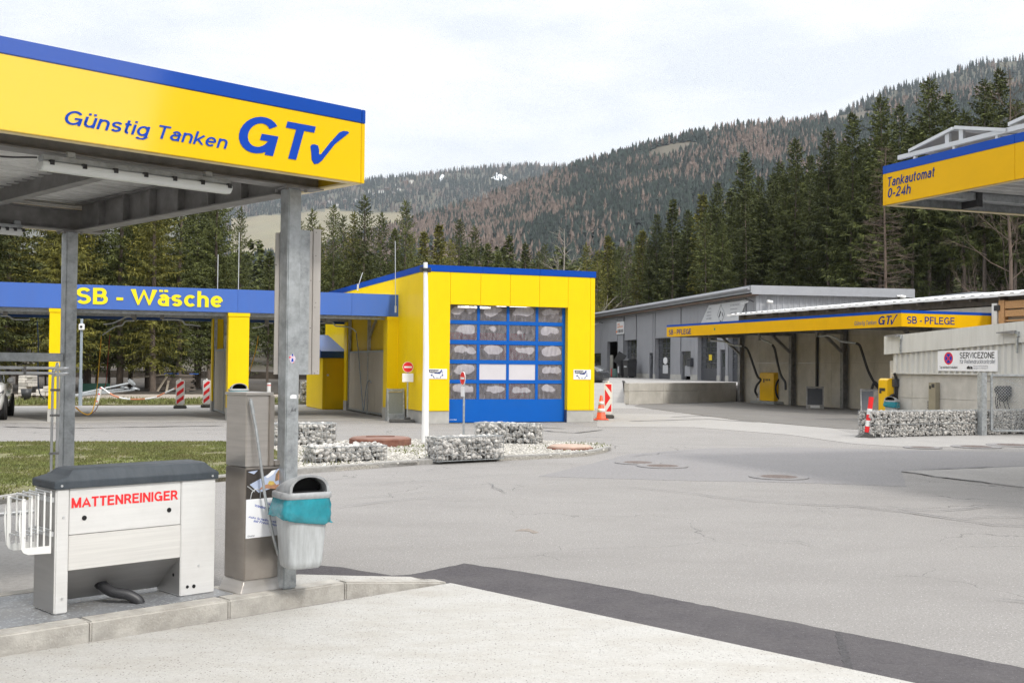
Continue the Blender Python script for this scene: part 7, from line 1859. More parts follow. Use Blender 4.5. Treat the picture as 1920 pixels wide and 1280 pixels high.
def pstand(label, px, py, py_t):
    p_ = G(px, py); H_ = at_depth(px, py_t, p_.y).z
    t = thing('mat_stand', label, 'mat stand', p_, FA - 35, 'leaning mat stands under the care canopy')
    W_ = .75
    mb = MB(); mb.prism([(-.35, 0), (.22, 0), (.22, H_), (.1, H_)], 'x', -W_ / 2, -W_ / 2 + .05); mb.prism([(-.35, 0), (.22, 0), (.22, H_), (.1, H_)], 'x', W_ / 2 - .05, W_ / 2); mb.bar((-W_ / 2 + .051, -.3, .1), (W_ / 2 - .051, -.3, .1), .08, .18); mb.bar((-W_ / 2 + .051, .15, H_ - .05), (W_ / 2 - .051, .15, H_ - .05), .08); mb.build('frame', galv_dark, t)
    mb = MB(); mb.prism([(-.25, .18), (-.23, .18), (.13, H_ - .1), (.11, H_ - .1)], 'x', -W_ / 2 + .051, W_ / 2 - .051); mb.build('mesh_panel', anthracite, t)
    mb = MB(); mb.box(-.2, .2, -.3 - .046, -.3 - .041, .05, .16); mb.build('label_plate', pale_sign, t)
    return t
pstand('leaning mat stand against the concrete wall between the care canopy columns', 1528, 766, 724)
pstand('leaning mat stand behind the second vacuum machine', 1632, 778, 729)
def cboom(label, base, arm, hose):
    b_ = FP.world(*fp(*base)); t = thing('vacuum_boom', label, 'vacuum boom', b_, 0, 'pipe booms under the care canopy')
    W3 = lambda l: [FP.world(*FP.loc(x, y, 'x', v_)) - b_ for x, y, v_ in l]
    mb = MB(); mb.tube(catmull(W3(arm), 6), .045, 8); mb.build('arm', galv, t)
    mb = MB(); mb.tube(catmull(W3(hose), 8), .055, 8); mb.build('hose', black_rub, t)
    mb = MB(); mb.tube([(0, 0, -.15), (0, 0, .25)], .06, 8); mb.build('pivot', galv_dark, t)
cboom('long boom reaching left with a hose down to the first vacuum machine', (1330, 634, .8), [(1330, 634, .8), (1333, 638, .8), (1345, 639, .9), (1360, 641, 1.1), (1372, 646, 1.3), (1392, 649, 1.6)], [(1392, 649, 1.6), (1402, 656, 1.7), (1411, 680, 1.9), (1420, 705, 2.1), (1426, 712, 2.2), (1419, 722, 2.1), (1416, 733, 2.1), (1420, 741, 2.2)])
cboom('short boom with a hose falling on the first vacuum machine', (1424, 632, 1.4), [(1424, 632, 1.4), (1430, 637, 1.5), (1440, 641, 1.6), (1448, 646, 1.7)], [(1448, 646, 1.7), (1453, 656, 1.8), (1459, 685, 2.0), (1465, 705, 2.1), (1472, 716, 2.1), (1473, 730, 2.0)])
cboom('boom over the second vacuum machine with a long black hose', (1531, 625, .6), [(1531, 625, .6), (1534, 630, .7), (1553, 629, 1.0), (1568, 634, 1.2), (1578, 640, 1.4), (1605, 643, 1.8)], [(1605, 643, 1.8), (1612, 648, 1.9), (1618, 665, 2.0), (1628, 695, 2.2), (1640, 718, 2.4), (1648, 728, 2.5), (1640, 716, 2.4), (1634, 735, 2.3), (1638, 758, 2.3), (1648, 758, 2.4)])
# card box on a post by the corner
c_ = FS.loc(1677, 717, 'x', -0.05); t = thing('card_terminal', 'dark grey terminal box on a post at the corner of the service building', 'terminal', FS.world(-0.05, c_.y, 0), FA)
mb = MB(); mb.box(-.05, .07, -.06, .06, 0, c_.z + .2); mb.build('post', galv_dark, t); mb = MB(); mb.box(-.12, .10, -.16, .16, c_.z - .14, c_.z + .12); mb.build('box', anthracite, t, bevel=.01)
# air station, charging cable holder
c_ = FS.loc(1755, 717, 'x', 0.0); W_ = abs(FS.loc(1748.5, 740, 'x', 0).y - FS.loc(1762, 740, 'x', 0).y)
t = thing('air_station', 'narrow beige tyre air station with a coiled cable on the concrete wall', 'air station', FS.world(0.0, c_.y, 0), FA)
mb = MB(); mb.box(-.16, .015, -W_ / 2, W_ / 2, .3, c_.z + 0.0); mb.build('cabinet', M('beige_metal', (0.30, 0.27, 0.2), .5, .2, var=.08), t, bevel=.01)
mb = MB(); mb.box(-.165, -.1605, -W_ * .35, W_ * .05, c_.z - .16, c_.z - .04); mb.box(-.165, -.1605, W_ * .12, W_ * .38, c_.z - .2, c_.z - .1); mb.build('display', black_pl, t)
mb = MB(); mb.tube([(-.1 + .035 * math.cos(k * .9), W_ / 2 + .06 + .035 * math.sin(k * .9), .78 - .0075 * k) for k in range(64)], .008, 5); mb.build('coiled_cable', black_rub, t)
c_ = FS.loc(1886, 735, 'x', -.05); t = thing('hose_reel', 'black hose reel with hanging hoses on the wall behind the wire gate', 'hose reel', FS.world(0, c_.y, c_.z), FA)
mb = MB(); mb.box(-.22, .015, -.17, .12, -.12, .18); mb.build('box', anthracite, t, bevel=.02)
mb = MB(); mb.disc((-.06, .22, .06), (-1, 0, 0), .12, .1, 20); mb.disc((-.1, .03, -.15), (-1, 0, 0), .13, .1, 20); mb.build('reel', black_pl, t)
mb = MB()
for y0, y1, zz in ((.28, .30, -.55), (.2, .24, -.5), (.02, -.06, -.52), (-.15, -.2, -.5), (.1, .16, -.45)): mb.tube(catmull([(-.1, y0, .05), (-.13, (y0 + y1) / 2 + .03, -.25), (-.1, y1, zz)], 6), .014, 6)
mb.build('hose', black_rub, t)

# ------------------------------------------------------------------ wire gate
ga = G(1841.5, 816); gaz = at_depth(1841, 700, ga.y).z
t = thing('gate_post', 'stout galvanised gate post in front of the gabion wall', 'post', (ga.x, ga.y, 0), FA)
mb = MB(); mb.box(-.09, .09, -.09, .09, 0, gaz + .02); mb.build('shaft', galv, t, bevel=.01); mb = MB(); mb.disc((.03, -.091, .22), (0, -1, 0), .012, .004, 8); mb.build('bolt', black_pl, t)
gdir = -12.0; GT_ = Frame(ga.x + .26, ga.y - .02, 0, 6)
t = thing('wire_gate', 'galvanised gate frame filled with chain link at the right edge', 'gate', GT_.o, GT_.deg)
gl = lambda px, py: GT_.loc(px, py, 'y', 0)
z1 = gl(1860, 703).z; z0 = gl(1860, 807).z; x0 = gl(1859, 750).x; GLn = 3.2
mb = MB()
for p, q in (((x0, 0, z0), (x0, 0, z1)), ((x0 + GLn, 0, z0), (x0 + GLn, 0, z1)), ((x0, 0, z1), (x0 + GLn, 0, z1)), ((x0, 0, z0), (x0 + GLn, 0, z0))): mb.bar(p, q, .06)
mb.build('frame', galv, t, bevel=.006)
mb = MB(); mb.bar((x0 + .12, .01, z1 - .03), (x0 + GLn, .01, z1 - 1.2), .012)
cell = .085; zz0, zz1 = z0 + .03, z1 - .07
hgt = zz1 - zz0; x = x0 + .03
def wire(xa, za, xb, zb):
    mb.bar((xa, 0, za), (xb, 0, zb), .0055)
k = x0 + .03 - hgt
while k < x0 + GLn:
    for sg in (0, 1):
        xa, xb = k, k + hgt; za, zb = (zz0, zz1) if sg == 0 else (zz1, zz0)
        lo_, hi_ = max(xa, x0 + .03), min(xb, x0 + 2.2)
        if hi_ - lo_ > .02: wire(lo_, za + (zb - za) * (lo_ - xa) / hgt, hi_, za + (zb - za) * (hi_ - xa) / hgt)
    k += cell
mb.build('chain_link', galv, t)
mb = MB(); mb.bar((-.2, 0, z1 - .17), (x0, 0, z1 - .17), .03); mb.bar((-.2, 0, z0 + .2), (x0, 0, z0 + .2), .03); mb.build('hinge', galv_dark, t)

# ------------------------------------------------------------------ vehicles
def wheel(t, x, y, r_, wd, side):
    mb = MB(); s_ = side
    prof = [(r_ * .62, -wd / 2), (r_ * .93, -wd / 2), (r_, -wd * .36), (r_, wd * .36), (r_ * .93, wd / 2), (r_ * .62, wd / 2)]
    v = []; n = 28
    for rr_, yy in prof:
        for k in range(n): a = 6.283 * k / n; v.append((x + rr_ * math.cos(a), y + yy, r_ + rr_ * math.sin(a)))
    mb.add(v, [(i * n + k, i * n + (k + 1) % n, (i + 1) * n + (k + 1) % n, (i + 1) * n + k) for i in range(len(prof) - 1) for k in range(n)], True)
    w_ = mb.build('wheel', tyre, t)
    mb = MB(); mb.disc((x, y + s_ * wd * .18, r_), (0, s_, 0), r_ * .2, wd * .2, 14)
    for k in range(5):
        a = 6.283 * k / 5; mb.bar((x, y + s_ * wd * .32, r_), (x + r_ * .6 * math.cos(a), y + s_ * wd * .32, r_ + r_ * .6 * math.sin(a)), r_ * .16, .03, up=(0, 1, 0))
    ring = [(x + r_ * .61 * math.cos(a), y + s_ * wd * .34, r_ + r_ * .61 * math.sin(a)) for a in np.linspace(0, 6.283, 25)]; mb.tube(ring, .022, 6, caps=False); mb.build('rim', alloy, w_)
    mb = MB(); mb.disc((x, y + s_ * wd * .05, r_), (0, s_, 0), r_ * .6, .01, 24); mb.build('brake_disc', black_pl, w_)
def car(name, label, pos, deg, paint, ST, L_, Wd, wheels, r_, cat='car', van=False):
    """ST: stations (x, z bottom, z belt, z roof, half width at belt, half width at roof, glazed) from nose to tail; x runs backwards"""
    t = thing(name, label, cat, pos, deg)
    mb = MB(); secs = []
    for (x, zb, zl, zr, wb, wr, g_) in ST:
        hh = zl - zb
        half = [(0.0, zb), (wb * .8, zb), (wb * .95, zb + .08), (wb, zb + hh * .45), (wb * .985, zb + hh * .8), (wb * .95, zl), (wr + (wb * .95 - wr) * .25, zl + (zr - zl) * .7), (wr * .93, zr - (.05 if zr - zl > .2 else .005)), (wr * .6, zr), (0, zr + .012)]
        secs.append([(x, y, z) for y, z in half] + [(x, -y, z) for y, z in half[-2:0:-1]])
    n = len(secs[0]); v = [p for s_ in secs for p in s_]
    for i in range(len(ST) - 1):
        for k in range(n):
            kk = k if k < n / 2 else n - 1 - k
            mat = glass_dark if (ST[i][6] == 2 and kk in (5, 6)) or (ST[i][6] == 1 and kk in (5, 6, 7, 8)) else paint
            mb.add([v[i * n + k], v[i * n + (k + 1) % n], v[(i + 1) * n + (k + 1) % n], v[(i + 1) * n + k]], [(0, 1, 2, 3)], True, mat)
    mb.add(secs[0], [tuple(range(n))[::-1]], False, paint); mb.add(secs[-1], [tuple(range(n))], False, paint)
    o = mb.build('body', None, t)
    bm = bmesh.new(); bm.from_mesh(o.data); bmesh.ops.remove_doubles(bm, verts=bm.verts, dist=.0005); bmesh.ops.recalc_face_normals(bm, faces=bm.faces); bm.to_mesh(o.data); bm.free()
    for (x, wy_) in wheels:
        for s_ in (-1, 1):
            mbk = MB(); mbk.disc((x, s_ * (wy_ + .005), r_ + .02), (0, s_, 0), r_ * 1.13, .012, 28); mbk.build('wheel_arch', black_pl, t)
            wheel(t, x, s_ * (wy_ - .05), r_, .24, s_)
    return t, o
# white SUV at the left edge, facing the lens
p_ = G(12, 785); SUVd = 0
t, body = car('parked_suv', 'white sport utility car cut off by the left edge, beyond the wash pillar', (-15.78, 33.0, 0), 110, car_white,
    [(0.0, .42, .72, .74, .62, .55, 0), (.06, .30, .86, .90, .80, .70, 0), (.25, .27, .98, 1.02, .92, .78, 0), (.9, .27, 1.06, 1.10, .96, .80, 0), (1.25, .27, 1.08, 1.14, .965, .80, 1), (1.95, .27, 1.10, 1.58, .97, .70, 2), (2.6, .27, 1.11, 1.66, .97, .70, 2), (3.6, .27, 1.12, 1.62, .97, .69, 2), (4.2, .29, 1.13, 1.50, .95, .66, 1), (4.62, .36, 1.10, 1.14, .90, .70, 0), (4.72, .46, .95, .97, .78, .6, 0)], 4.7, 1.94, [(.95, .94), (3.82, .94)], .37)
for s_ in (-1, 1):
    mb = MB(); mb.add([(.04, s_ * .50, .78), (.09, s_ * .84, .83), (.42, s_ * .945, .92), (.42, s_ * .945, .84), (.10, s_ * .85, .73), (.03, s_ * .50, .70)], [(0, 1, 2, 3, 4, 5)]); mb.add([(.01, s_ * .5, .78), (.05, s_ * .86, .83), (.42, s_ * .96, .92), (.42, s_ * .96, .84), (.06, s_ * .87, .73), (0.0, s_ * .5, .70)], [(0, 1, 2, 3, 4, 5)]); mb.build('headlight', headlamp, t)
    mb = MB(); mb.box(1.42, 1.62, min(s_ * .96, s_ * 1.16), max(s_ * .96, s_ * 1.16), 1.10, 1.27); mb.build('mirror', alloy, t, bevel=.04, seg=3)
    mb = MB(); mb.prism([(min(s_ * .52, s_ * .8), .36), (max(s_ * .52, s_ * .8), .36), (max(s_ * .5, s_ * .8), .60), (min(s_ * .5, s_ * .8), .60)], 'x', -.02, .06); mb.build('air_intake', black_pl, t)
mb = MB(); mb.box(-.015, .05, -.42, .42, .52, .74); mb.build('grille', black_pl, t)
# dark van by the workshop
p_ = G(1122, 722, .62); 
t, body = car('parked_van', 'dark grey van nosing out behind the right corner of the wash hall', (p_.x + .55, p_.y + .2, .60), 160, car_dark,
    [(0.0, .45, .75, .77, .70, .6, 0), (.08, .32, .92, .95, .86, .74, 0), (.3, .28, 1.05, 1.08, .94, .80, 0), (.85, .28, 1.18, 1.22, .97, .84, 1), (1.6, .28, 1.22, 1.86, .98, .80, 2), (2.1, .28, 1.22, 1.96, .98, .82, 2), (3.4, .28, 1.22, 1.98, .98, .82, 0), (4.9, .30, 1.22, 1.95, .97, .80, 0), (5.0, .45, 1.2, 1.9, .93, .78, 0)], 5.0, 1.96, [(.92, .95), (3.95, .95)], .34, 'van')
for s_ in (-1, 1):
    mb = MB(); mb.add([(.12, s_ * .72, .98), (.30, s_ * .955, 1.02), (.62, s_ * .975, 1.12), (.40, s_ * .965, .90), (.08, s_ * .80, .82), (.1, s_ * .74, 1.0), (.30, s_ * .96, 1.05), (.62, s_ * .985, 1.14)], [(0, 1, 2, 3, 4), (5, 6, 7, 3, 4)]); mb.build('headlight', headlamp, t)
    mb = MB(); mb.box(1.2, 1.4, min(s_ * .98, s_ * 1.2), max(s_ * .98, s_ * 1.2), 1.2, 1.5); mb.build('mirror', black_pl, t, bevel=.04)

# ------------------------------------------------------------------ bins and bits by the workshop
def k_at(px): return FK.world(-.6, wy(px), 0)
def wheelie(label, px, W_, H_, D_, open_=False, off=-.9):
    t = thing('waste_container', label, 'waste container', FK.world(off, wy(px), 0), FK.deg, 'black waste containers by the workshop')
    mb = MB(); mb.add([(-D_ * .42, -W_ * .42, .14), (D_ * .42, -W_ * .42, .14), (D_ * .42, W_ * .42, .14), (-D_ * .42, W_ * .42, .14), (-D_ / 2, -W_ / 2, H_), (D_ / 2, -W_ / 2, H_), (D_ / 2, W_ / 2, H_), (-D_ / 2, W_ / 2, H_)], [(0, 3, 2, 1), (4, 5, 6, 7), (0, 1, 5, 4), (1, 2, 6, 5), (2, 3, 7, 6), (3, 0, 4, 7)]); mb.build('tub', black_pl, t, bevel=.03)
    mb = MB()
    if open_: mb.bar((-.1, -W_ / 2, H_ + .05), (-.75, -W_ / 2 + .2, H_ + .45), .05, W_ * .8); mb.box(-D_ / 2, D_ / 2, -W_ / 2, W_ / 2, H_ + .01, H_ + .08)
    else: mb.prism([(-D_ / 2 - .03, H_ + .01), (D_ / 2 + .03, H_ + .01), (D_ * .3, H_ + .14), (-D_ * .3, H_ + .14)], 'y', -W_ / 2 - .03, W_ / 2 + .03)
    mb.build('lid', black_pl, t, bevel=.02)
    for x in (-D_ * .35, D_ * .35):
        for y in (-W_ * .36, W_ * .36): mb = MB(); mb.disc((x - .03, y, .09), (1, 0, 0), .09, .06, 14); mb.build('wheel', galv_dark, t)
    mb = MB(); mb.box(-D_ / 2 - .02, -D_ / 2 + .1, -.35, .35, H_ * .62, H_ * .70) if not open_ else mb.box(-D_ / 2 - .02, -D_ / 2 + .05, -.1, .1, H_ * .3, H_ * .7); mb.build('label_strip' if not open_ else 'white_bag', pale_sign if not open_ else white_sign, t)
wheelie('large black waste container beside the second workshop door', 1202, 1.5, 1.5, 0.85, off=-1.0)
wheelie('black waste container with its lid thrown open, left of the larger one', 1188, 1.3, 1.45, 0.8, True, off=-1.0)
t = thing('supply_cabinet', 'small green and red cabinet between the workshop doors', 'cabinet', FK.world(-.5, wy(1165), 0), FK.deg)
mb = MB(); mb.box(-.25, .25, -.7, .5, 0, .8); mb.build('cabinet', M('sea_green_metal', (0.12, .2, .18), .5), t, bevel=.02); mb = MB(); mb.box(-.25, .25, .51, .9, 0, .78); mb.build('red_side', red_pl, t)
t = thing('letter_box', 'dark box on the workshop wall beside the window', 'box', FK.world(-.05, wy(1298), wz(1298, 687)), FK.deg)
mb = MB(); mb.box(-.25, 0, -.4, .4, 0, .65); mb.build('case', anthracite, t, bevel=.03); mb = MB(); mb.box(-.26, -.2505, -.3, .3, .45, .52); mb.build('slot', dark_hole, t)
for (px, py, s_, mt, lb) in ((1247.5, 676, (1.1, .6), white_sign, 'white rounded sticker on the middle glazed workshop door'), (1247.5, 692, (1.3, .7), pale_sign, 'pale square sticker below the white one on the workshop door'), (1332, 670, (.6, .42), M('yellow_paper', (.75, .55, .03), .5), 'small yellow paper on a glazed workshop door')):
    c_ = FK.loc(px, py, 'x', .285); t = thing('sticker', lb, 'sticker', FK.world(.292, c_.y, c_.z), FK.deg)
    mb = MB(); W_, H_ = s_; n_ = 14; mb.prism([(W_ / 2 * math.cos(6.283 * k / n_), H_ / 2 * math.sin(6.283 * k / n_)) for k in range(n_)] if mt is white_sign else [(-W_ / 2, -H_ / 2), (W_ / 2, -H_ / 2), (W_ / 2, H_ / 2), (-W_ / 2, H_ / 2)], 'x', -.01, 0); mb.build('sheet', mt, t)

# ------------------------------------------------------------------ things on the bare ground by the wood
gz = 0.10
p_ = G(150.5, 760, .05); t = thing('camera_pole', 'slim pale blue pole with a small white camera behind the wash bay', 'pole', (p_.x, p_.y, .05), FA)
zt_ = at_depth(152, 598, p_.y).z
mb = MB(); mb.tube([(0, 0, 0), (0, 0, 1.05)], .075, 10); mb.tube([(0, 0, 1.05), (0, 0, zt_)], .055, 10); mb.build('pole', pole_blue, t)
zc_ = at_depth(152, 615, p_.y).z; mb = MB(); mb.box(-.11, .11, -.16, .08, zc_ - .13, zc_ + .12); c0 = mb.build('camera', white_paint, t, bevel=.02); mb = MB(); mb.disc((-.02, -.161, zc_), (0, -1, 0), .05, .01, 12); mb.build('lens', black_pl, c0)
# stacked planks
p_ = G(283, 735, gz); t = thing('plank_stack', 'stack of weathered grey planks at the edge of the wood', 'plank stack', (p_.x, p_.y, gz), 16)
sc_ = p_.y / F_PX; Wp_, Hp_ = 76 * sc_, 30 * sc_; rr_ = random.Random(2); mb = MB()
nl_ = 9
for k in range(nl_):
    z0 = .12 + Hp_ * k / nl_
    for yy in range(5):
        a_ = rr_.uniform(-.12, .12); mb.box(a_, Wp_ + rr_.uniform(-.15, .15), yy * .26 + rr_.uniform(-.02, .02), yy * .26 + .25, z0, z0 + Hp_ / nl_ * rr_.uniform(.72, .92))
mb.build('planks', wood_old, t)
mb = MB()
for k in range(4): mb.box(.2 + k * Wp_ / 4, .35 + k * Wp_ / 4, 0, 1.3, 0, .118)
mb.build('bearer', wood_old, t)
mb = MB(); mb.bar((-1.05, -.2, Hp_ * .86), (.9, .2, Hp_ + .12), .35, .06); mb.bar((.35, -.5, .05), (.85, -.1, Hp_ * .98), .13, .06); mb.bar((.85, -.45, .05), (.95, -.1, Hp_ * .7), .12, .05); mb.build('leaning_board', wood_pale, t)
mb = MB(); mb.box(.7, 1.5, .1, 1.1, Hp_ + .13, Hp_ + .17); mb.box(2.1, 2.6, .2, 1.0, Hp_ + .13, Hp_ + .16); mb.build('blue_sheet', blue_tarp, t)
# lamp posts lying with round heads
rrp = random.Random(4)
for k, (px0, py0, px1, py1, dx, dy) in enumerate(((150, 738, 243, 718, 0, 0), (130, 742, 232, 729, 0, 0), (140, 743, 252, 731, 0, 0))):
    a_, b_ = G(px0, py0 + 2, gz), at_depth(px1, py1, G(px1, 738, gz).y)
    lb = ['lying street lamp with its round head propped highest', 'lying street lamp with its head lowest on the pile', 'lying street lamp with its round head nearest the planks'][k]
    t = thing('lying_lamp', lb, 'street lamp', a_, 0, 'discarded street lamps lying on the bare ground')
    d_ = b_ - a_; mb = MB(); mb.tube([(0, 0, .06), tuple(d_)], .06, 8); mb.build('pole', galv, t)
    nn = Vector((d_.x, d_.y, 0)).normalized(); c_ = d_ + nn * .1
    rr_ = 13 * b_.y / F_PX * .5 * 1.25
    mb = MB(); mb.disc(tuple(c_), (nn.x * .8, nn.y - .9, .35), rr_, .10, 24); mb.build('lamp_head', galv, t, bevel=.03)
# pallets of pale stone blocks
def block_stack(label, px, py, wpx, hpx, seed, group):
    p_ = G(px, py, gz); sc_ = p_.y / F_PX; W_, H_ = wpx * sc_, hpx * sc_
    t = thing('stone_pallet', label, 'stone pallet', (p_.x, p_.y, gz), 8, group)
    mb = MB(); 
    for x in np.linspace(0, W_ - .12, 3): mb.box(x, x + .12, 0, 1.0, 0, .1)
    mb.box(0, W_, 0, 1.0, .101, .13); mb.build('pallet', wood_old, t)
    rr_ = random.Random(seed); mb = MB(); z = .132; 
    while z < H_ - .05:
        h_ = rr_.uniform(.11, .17); x = 0
        while x < W_ - .1:
            w_ = rr_.uniform(.22, .42); o_ = rr_.uniform(-.04, .04)
            if rr_.random() > .05: mb.box(x, min(x + w_ - .015, W_ + .05), o_, .95 + o_, z, z + h_ - .012)
            x += w_
        z += h_
    mb.build('blocks', brick_w, t, bevel=.012, seg=1)
    return t
GPn = 'pallets of stone blocks by the wood'
block_stack('tall pallet of pale stone blocks wrapped under a pinkish top, right beside the white car', 34, 747, 22, 42, 1, GPn)
block_stack('low pallet of pale stone blocks just left of the front yellow pillar', 67, 747, 30, 22, 2, GPn)
p_ = G(60, 748, gz); t = thing('bucket', 'black bucket between the pallets of stone blocks', 'bucket', (p_.x, p_.y - .6, gz - .03))
mb = MB(); mb.lathe([(.16, 0), (.24, .5), (.22, .5), (.15, .03)], n=16); mb.build('bucket', black_pl, t); mb = MB(); mb.tube(catmull([(-.23, 0, .49), (0, -.05, .3), (.23, 0, .49)], 6), .012, 5); mb.build('handle', galv_dark, t)
p_ = G(122, 737, gz); t = thing('green_net', 'low dark green windbreak net at the foot of the trees', 'net', (p_.x, p_.y + 2, gz), 14)
mb = MB(); mb.box(0, 1.6, 0, .03, 0, .5); mb.build('net', green_m, t); mb = MB(); mb.box(-.04, .0, 0, .04, 0, .55); mb.box(1.6, 1.64, 0, .04, 0, .55); mb.build('stake', wood_old, t)
p_ = G(72, 748, gz); t = thing('blue_lance', 'thin blue hose hanging down beside the front pillar', 'hose', (p_.x, p_.y - 10, 0))
bb = at_depth(72, 600, p_.y - 10) - Vector((p_.x, p_.y - 10, 0)); q_ = lambda x, y: tuple(at_depth(x, y, p_.y - 10) - Vector((p_.x, p_.y - 10, 0)))
mb = MB(); mb.tube(catmull([q_(70, 602), q_(72, 650), q_(71, 700), q_(74, 735), q_(84, 748)], 8), .02, 6); mb.build('hose', M('navy_hose', (.02, .05, .13), .5), t)
# small white stub posts right of the post, by the verge
for (px, py, pyt, lb) in ((504, 724, 717, 'short white marker stub on the pale ground left of the steel post'),):
    p_ = G(px, 738, gz); t = thing('marker_stub', lb, 'marker', (p_.x, p_.y, gz)); mb = MB(); mb.tube([(0, 0, 0), (0, 0, .62)], .11, 10); mb.build('stub', white_pl, t); mb = MB(); mb.tube([(0, 0, .45), (0, 0, .5)], .112, 10); mb.build('band', red_pl, t)

# ------------------------------------------------------------------ trees of the near wood
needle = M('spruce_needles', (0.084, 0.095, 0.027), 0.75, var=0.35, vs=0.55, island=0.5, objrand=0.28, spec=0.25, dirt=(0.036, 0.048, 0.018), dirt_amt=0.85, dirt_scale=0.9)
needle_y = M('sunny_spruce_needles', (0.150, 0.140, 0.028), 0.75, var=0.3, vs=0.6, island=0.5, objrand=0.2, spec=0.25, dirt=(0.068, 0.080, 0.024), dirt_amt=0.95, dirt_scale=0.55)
larch_tw = M('bare_larch_twig', (0.125, 0.092, 0.07), 0.9, var=0.25, vs=1, island=0.35)
birch_b = M('pale_birch_bark', (0.30, 0.27, 0.235), 0.85, var=0.3, vs=3)
dead_tw = M('dead_branch', (0.065, 0.052, 0.042), 0.95, var=0.3, vs=2)
def quads(name, Q, mat):
    V_ = np.array(Q, np.float32).reshape(-1, 3); F_ = np.arange(len(V_)).reshape(-1, 4)
    me = bpy.data.meshes.new(name)
    me.vertices.add(len(V_)); me.vertices.foreach_set('co', V_.ravel())
    me.loops.add(len(V_)); me.loops.foreach_set('vertex_index', F_.ravel())
    me.polygons.add(len(F_)); me.polygons.foreach_set('loop_start', np.arange(0, len(V_), 4, dtype=np.int32))
    me.materials.append(mat); me.update(calc_edges=True)
    return me
def blade(Q, p, d, L, wd, rr, roll=None):
    """a ragged diamond of needles from p along d"""
    d = d.normalized(); s = Vector((rr.gauss(0, 1), rr.gauss(0, 1), rr.gauss(0, 1))); a = d.cross(s)
    if a.length < 1e-3: return
    a = a.normalized() * wd / 2; t = rr.uniform(0.3, 0.55)
    m = p + d * L * t
    Q += [tuple(p), tuple(m + a), tuple(p + d * L + a * rr.uniform(-.3, .3)), tuple(m - a)]
def spruce(seed, H, Rm, cb, droop=0.35, step=0.42, dens=1.0, hang=0.5, mat=None, tw=1.0):
    rr = random.Random(seed); Q = []; z = cb * H
    while z < H - 0.35:
        f = (H - z) / (H - cb * H)                      # 1 at the crown base, 0 at the tip
        r = Rm * (f ** 0.75) * (1 - 0.35 * max(0, f - 0.82) / 0.18) * rr.uniform(0.8, 1.1) + 0.12
        nb = max(4, int(rr.uniform(5, 7.5)))
        a0 = rr.uniform(0, 6.28)
        for k in range(nb):
            a = a0 + 6.283 * k / nb + rr.uniform(-.3, .3); L = r * rr.uniform(0.6, 1.2)
            if rr.random() < 0.07: continue
            o = Vector((math.cos(a), math.sin(a), 0)); side = Vector((-o.y, o.x, 0))
            n = max(3, int(L / 0.30 * dens)); zz = z + rr.uniform(-.15, .15)
            lift = rr.uniform(0.05, 0.25) + (1 - f) * 0.5
            for i in range(1, n + 1):
                s = i / n
                if s < 0.18 and rr.random() < 0.5: continue
                p = o * (L * s) + Vector((0, 0, zz + L * (lift * s - droop * s ** 1.7 * (0.4 + f)) + (0.14 * L * max(0, s - .75) / .25)))
                ln = (0.30 + 0.33 * L * (1 - 0.55 * s)) * rr.uniform(0.6, 1.2) * tw
                for sg in (-1, 1):
                    d = o * rr.uniform(0.3, 0.9) + side * sg * rr.uniform(0.5, 1.0) + Vector((0, 0, rr.uniform(-hang, 0.15)))
                    blade(Q, p, d, ln, 0.17 * rr.uniform(0.7, 1.3) * tw, rr)
                if rr.random() < hang * 1.25 * dens:
                    blade(Q, p, o * .25 + side * rr.uniform(-.4, .4) + Vector((0, 0, -1)), ln * rr.uniform(.7, 1.3), 0.15 * tw, rr)
                blade(Q, p, o + Vector((0, 0, rr.uniform(-.3, .2))), 0.35 * tw, 0.16 * tw, rr)
        z += step * rr.uniform(0.75, 1.25) * (0.6 + 0.4 * f)
    for k in range(7): blade(Q, Vector((0, 0, H - 0.55)), Vector((rr.gauss(0, .25), rr.gauss(0, .25), 1)), rr.uniform(.5, .9), 0.12, rr)
    return quads('crown', Q, mat or needle)
def trunk_mesh(seed, H, r, cb, dead=30, top=0.97, mat=None):
    rr = random.Random(seed); mb = MB()
    pts = [Vector((0.06 * H / 20 * math.sin(i * .9 + seed), 0.06 * H / 20 * math.cos(i * 1.3 + seed), H * top * i / 10 - 0.3 * (i == 0))) for i in range(11)]
    pts[0].x *= 1; mb.tube(pts, r, 8, mat=mat or bark, r2=0.025)
    for k in range(dead):
        z = rr.uniform(0.12, max(0.2, cb)) * H; a = rr.uniform(0, 6.28); L = rr.uniform(0.5, 2.1)
        o = Vector((math.cos(a), math.sin(a), rr.uniform(-.35, .1)))
        mb.tube([Vector((0, 0, z)), Vector((0, 0, z)) + o * L * .5, Vector((0, 0, z)) + o * L + Vector((0, 0, -.15 * L))], 0.022, 3, mat=dead_tw, caps=False, r2=0.008)
    o = mb.build('trunk'); me = o.data; bpy.data.objects.remove(o)
    return me
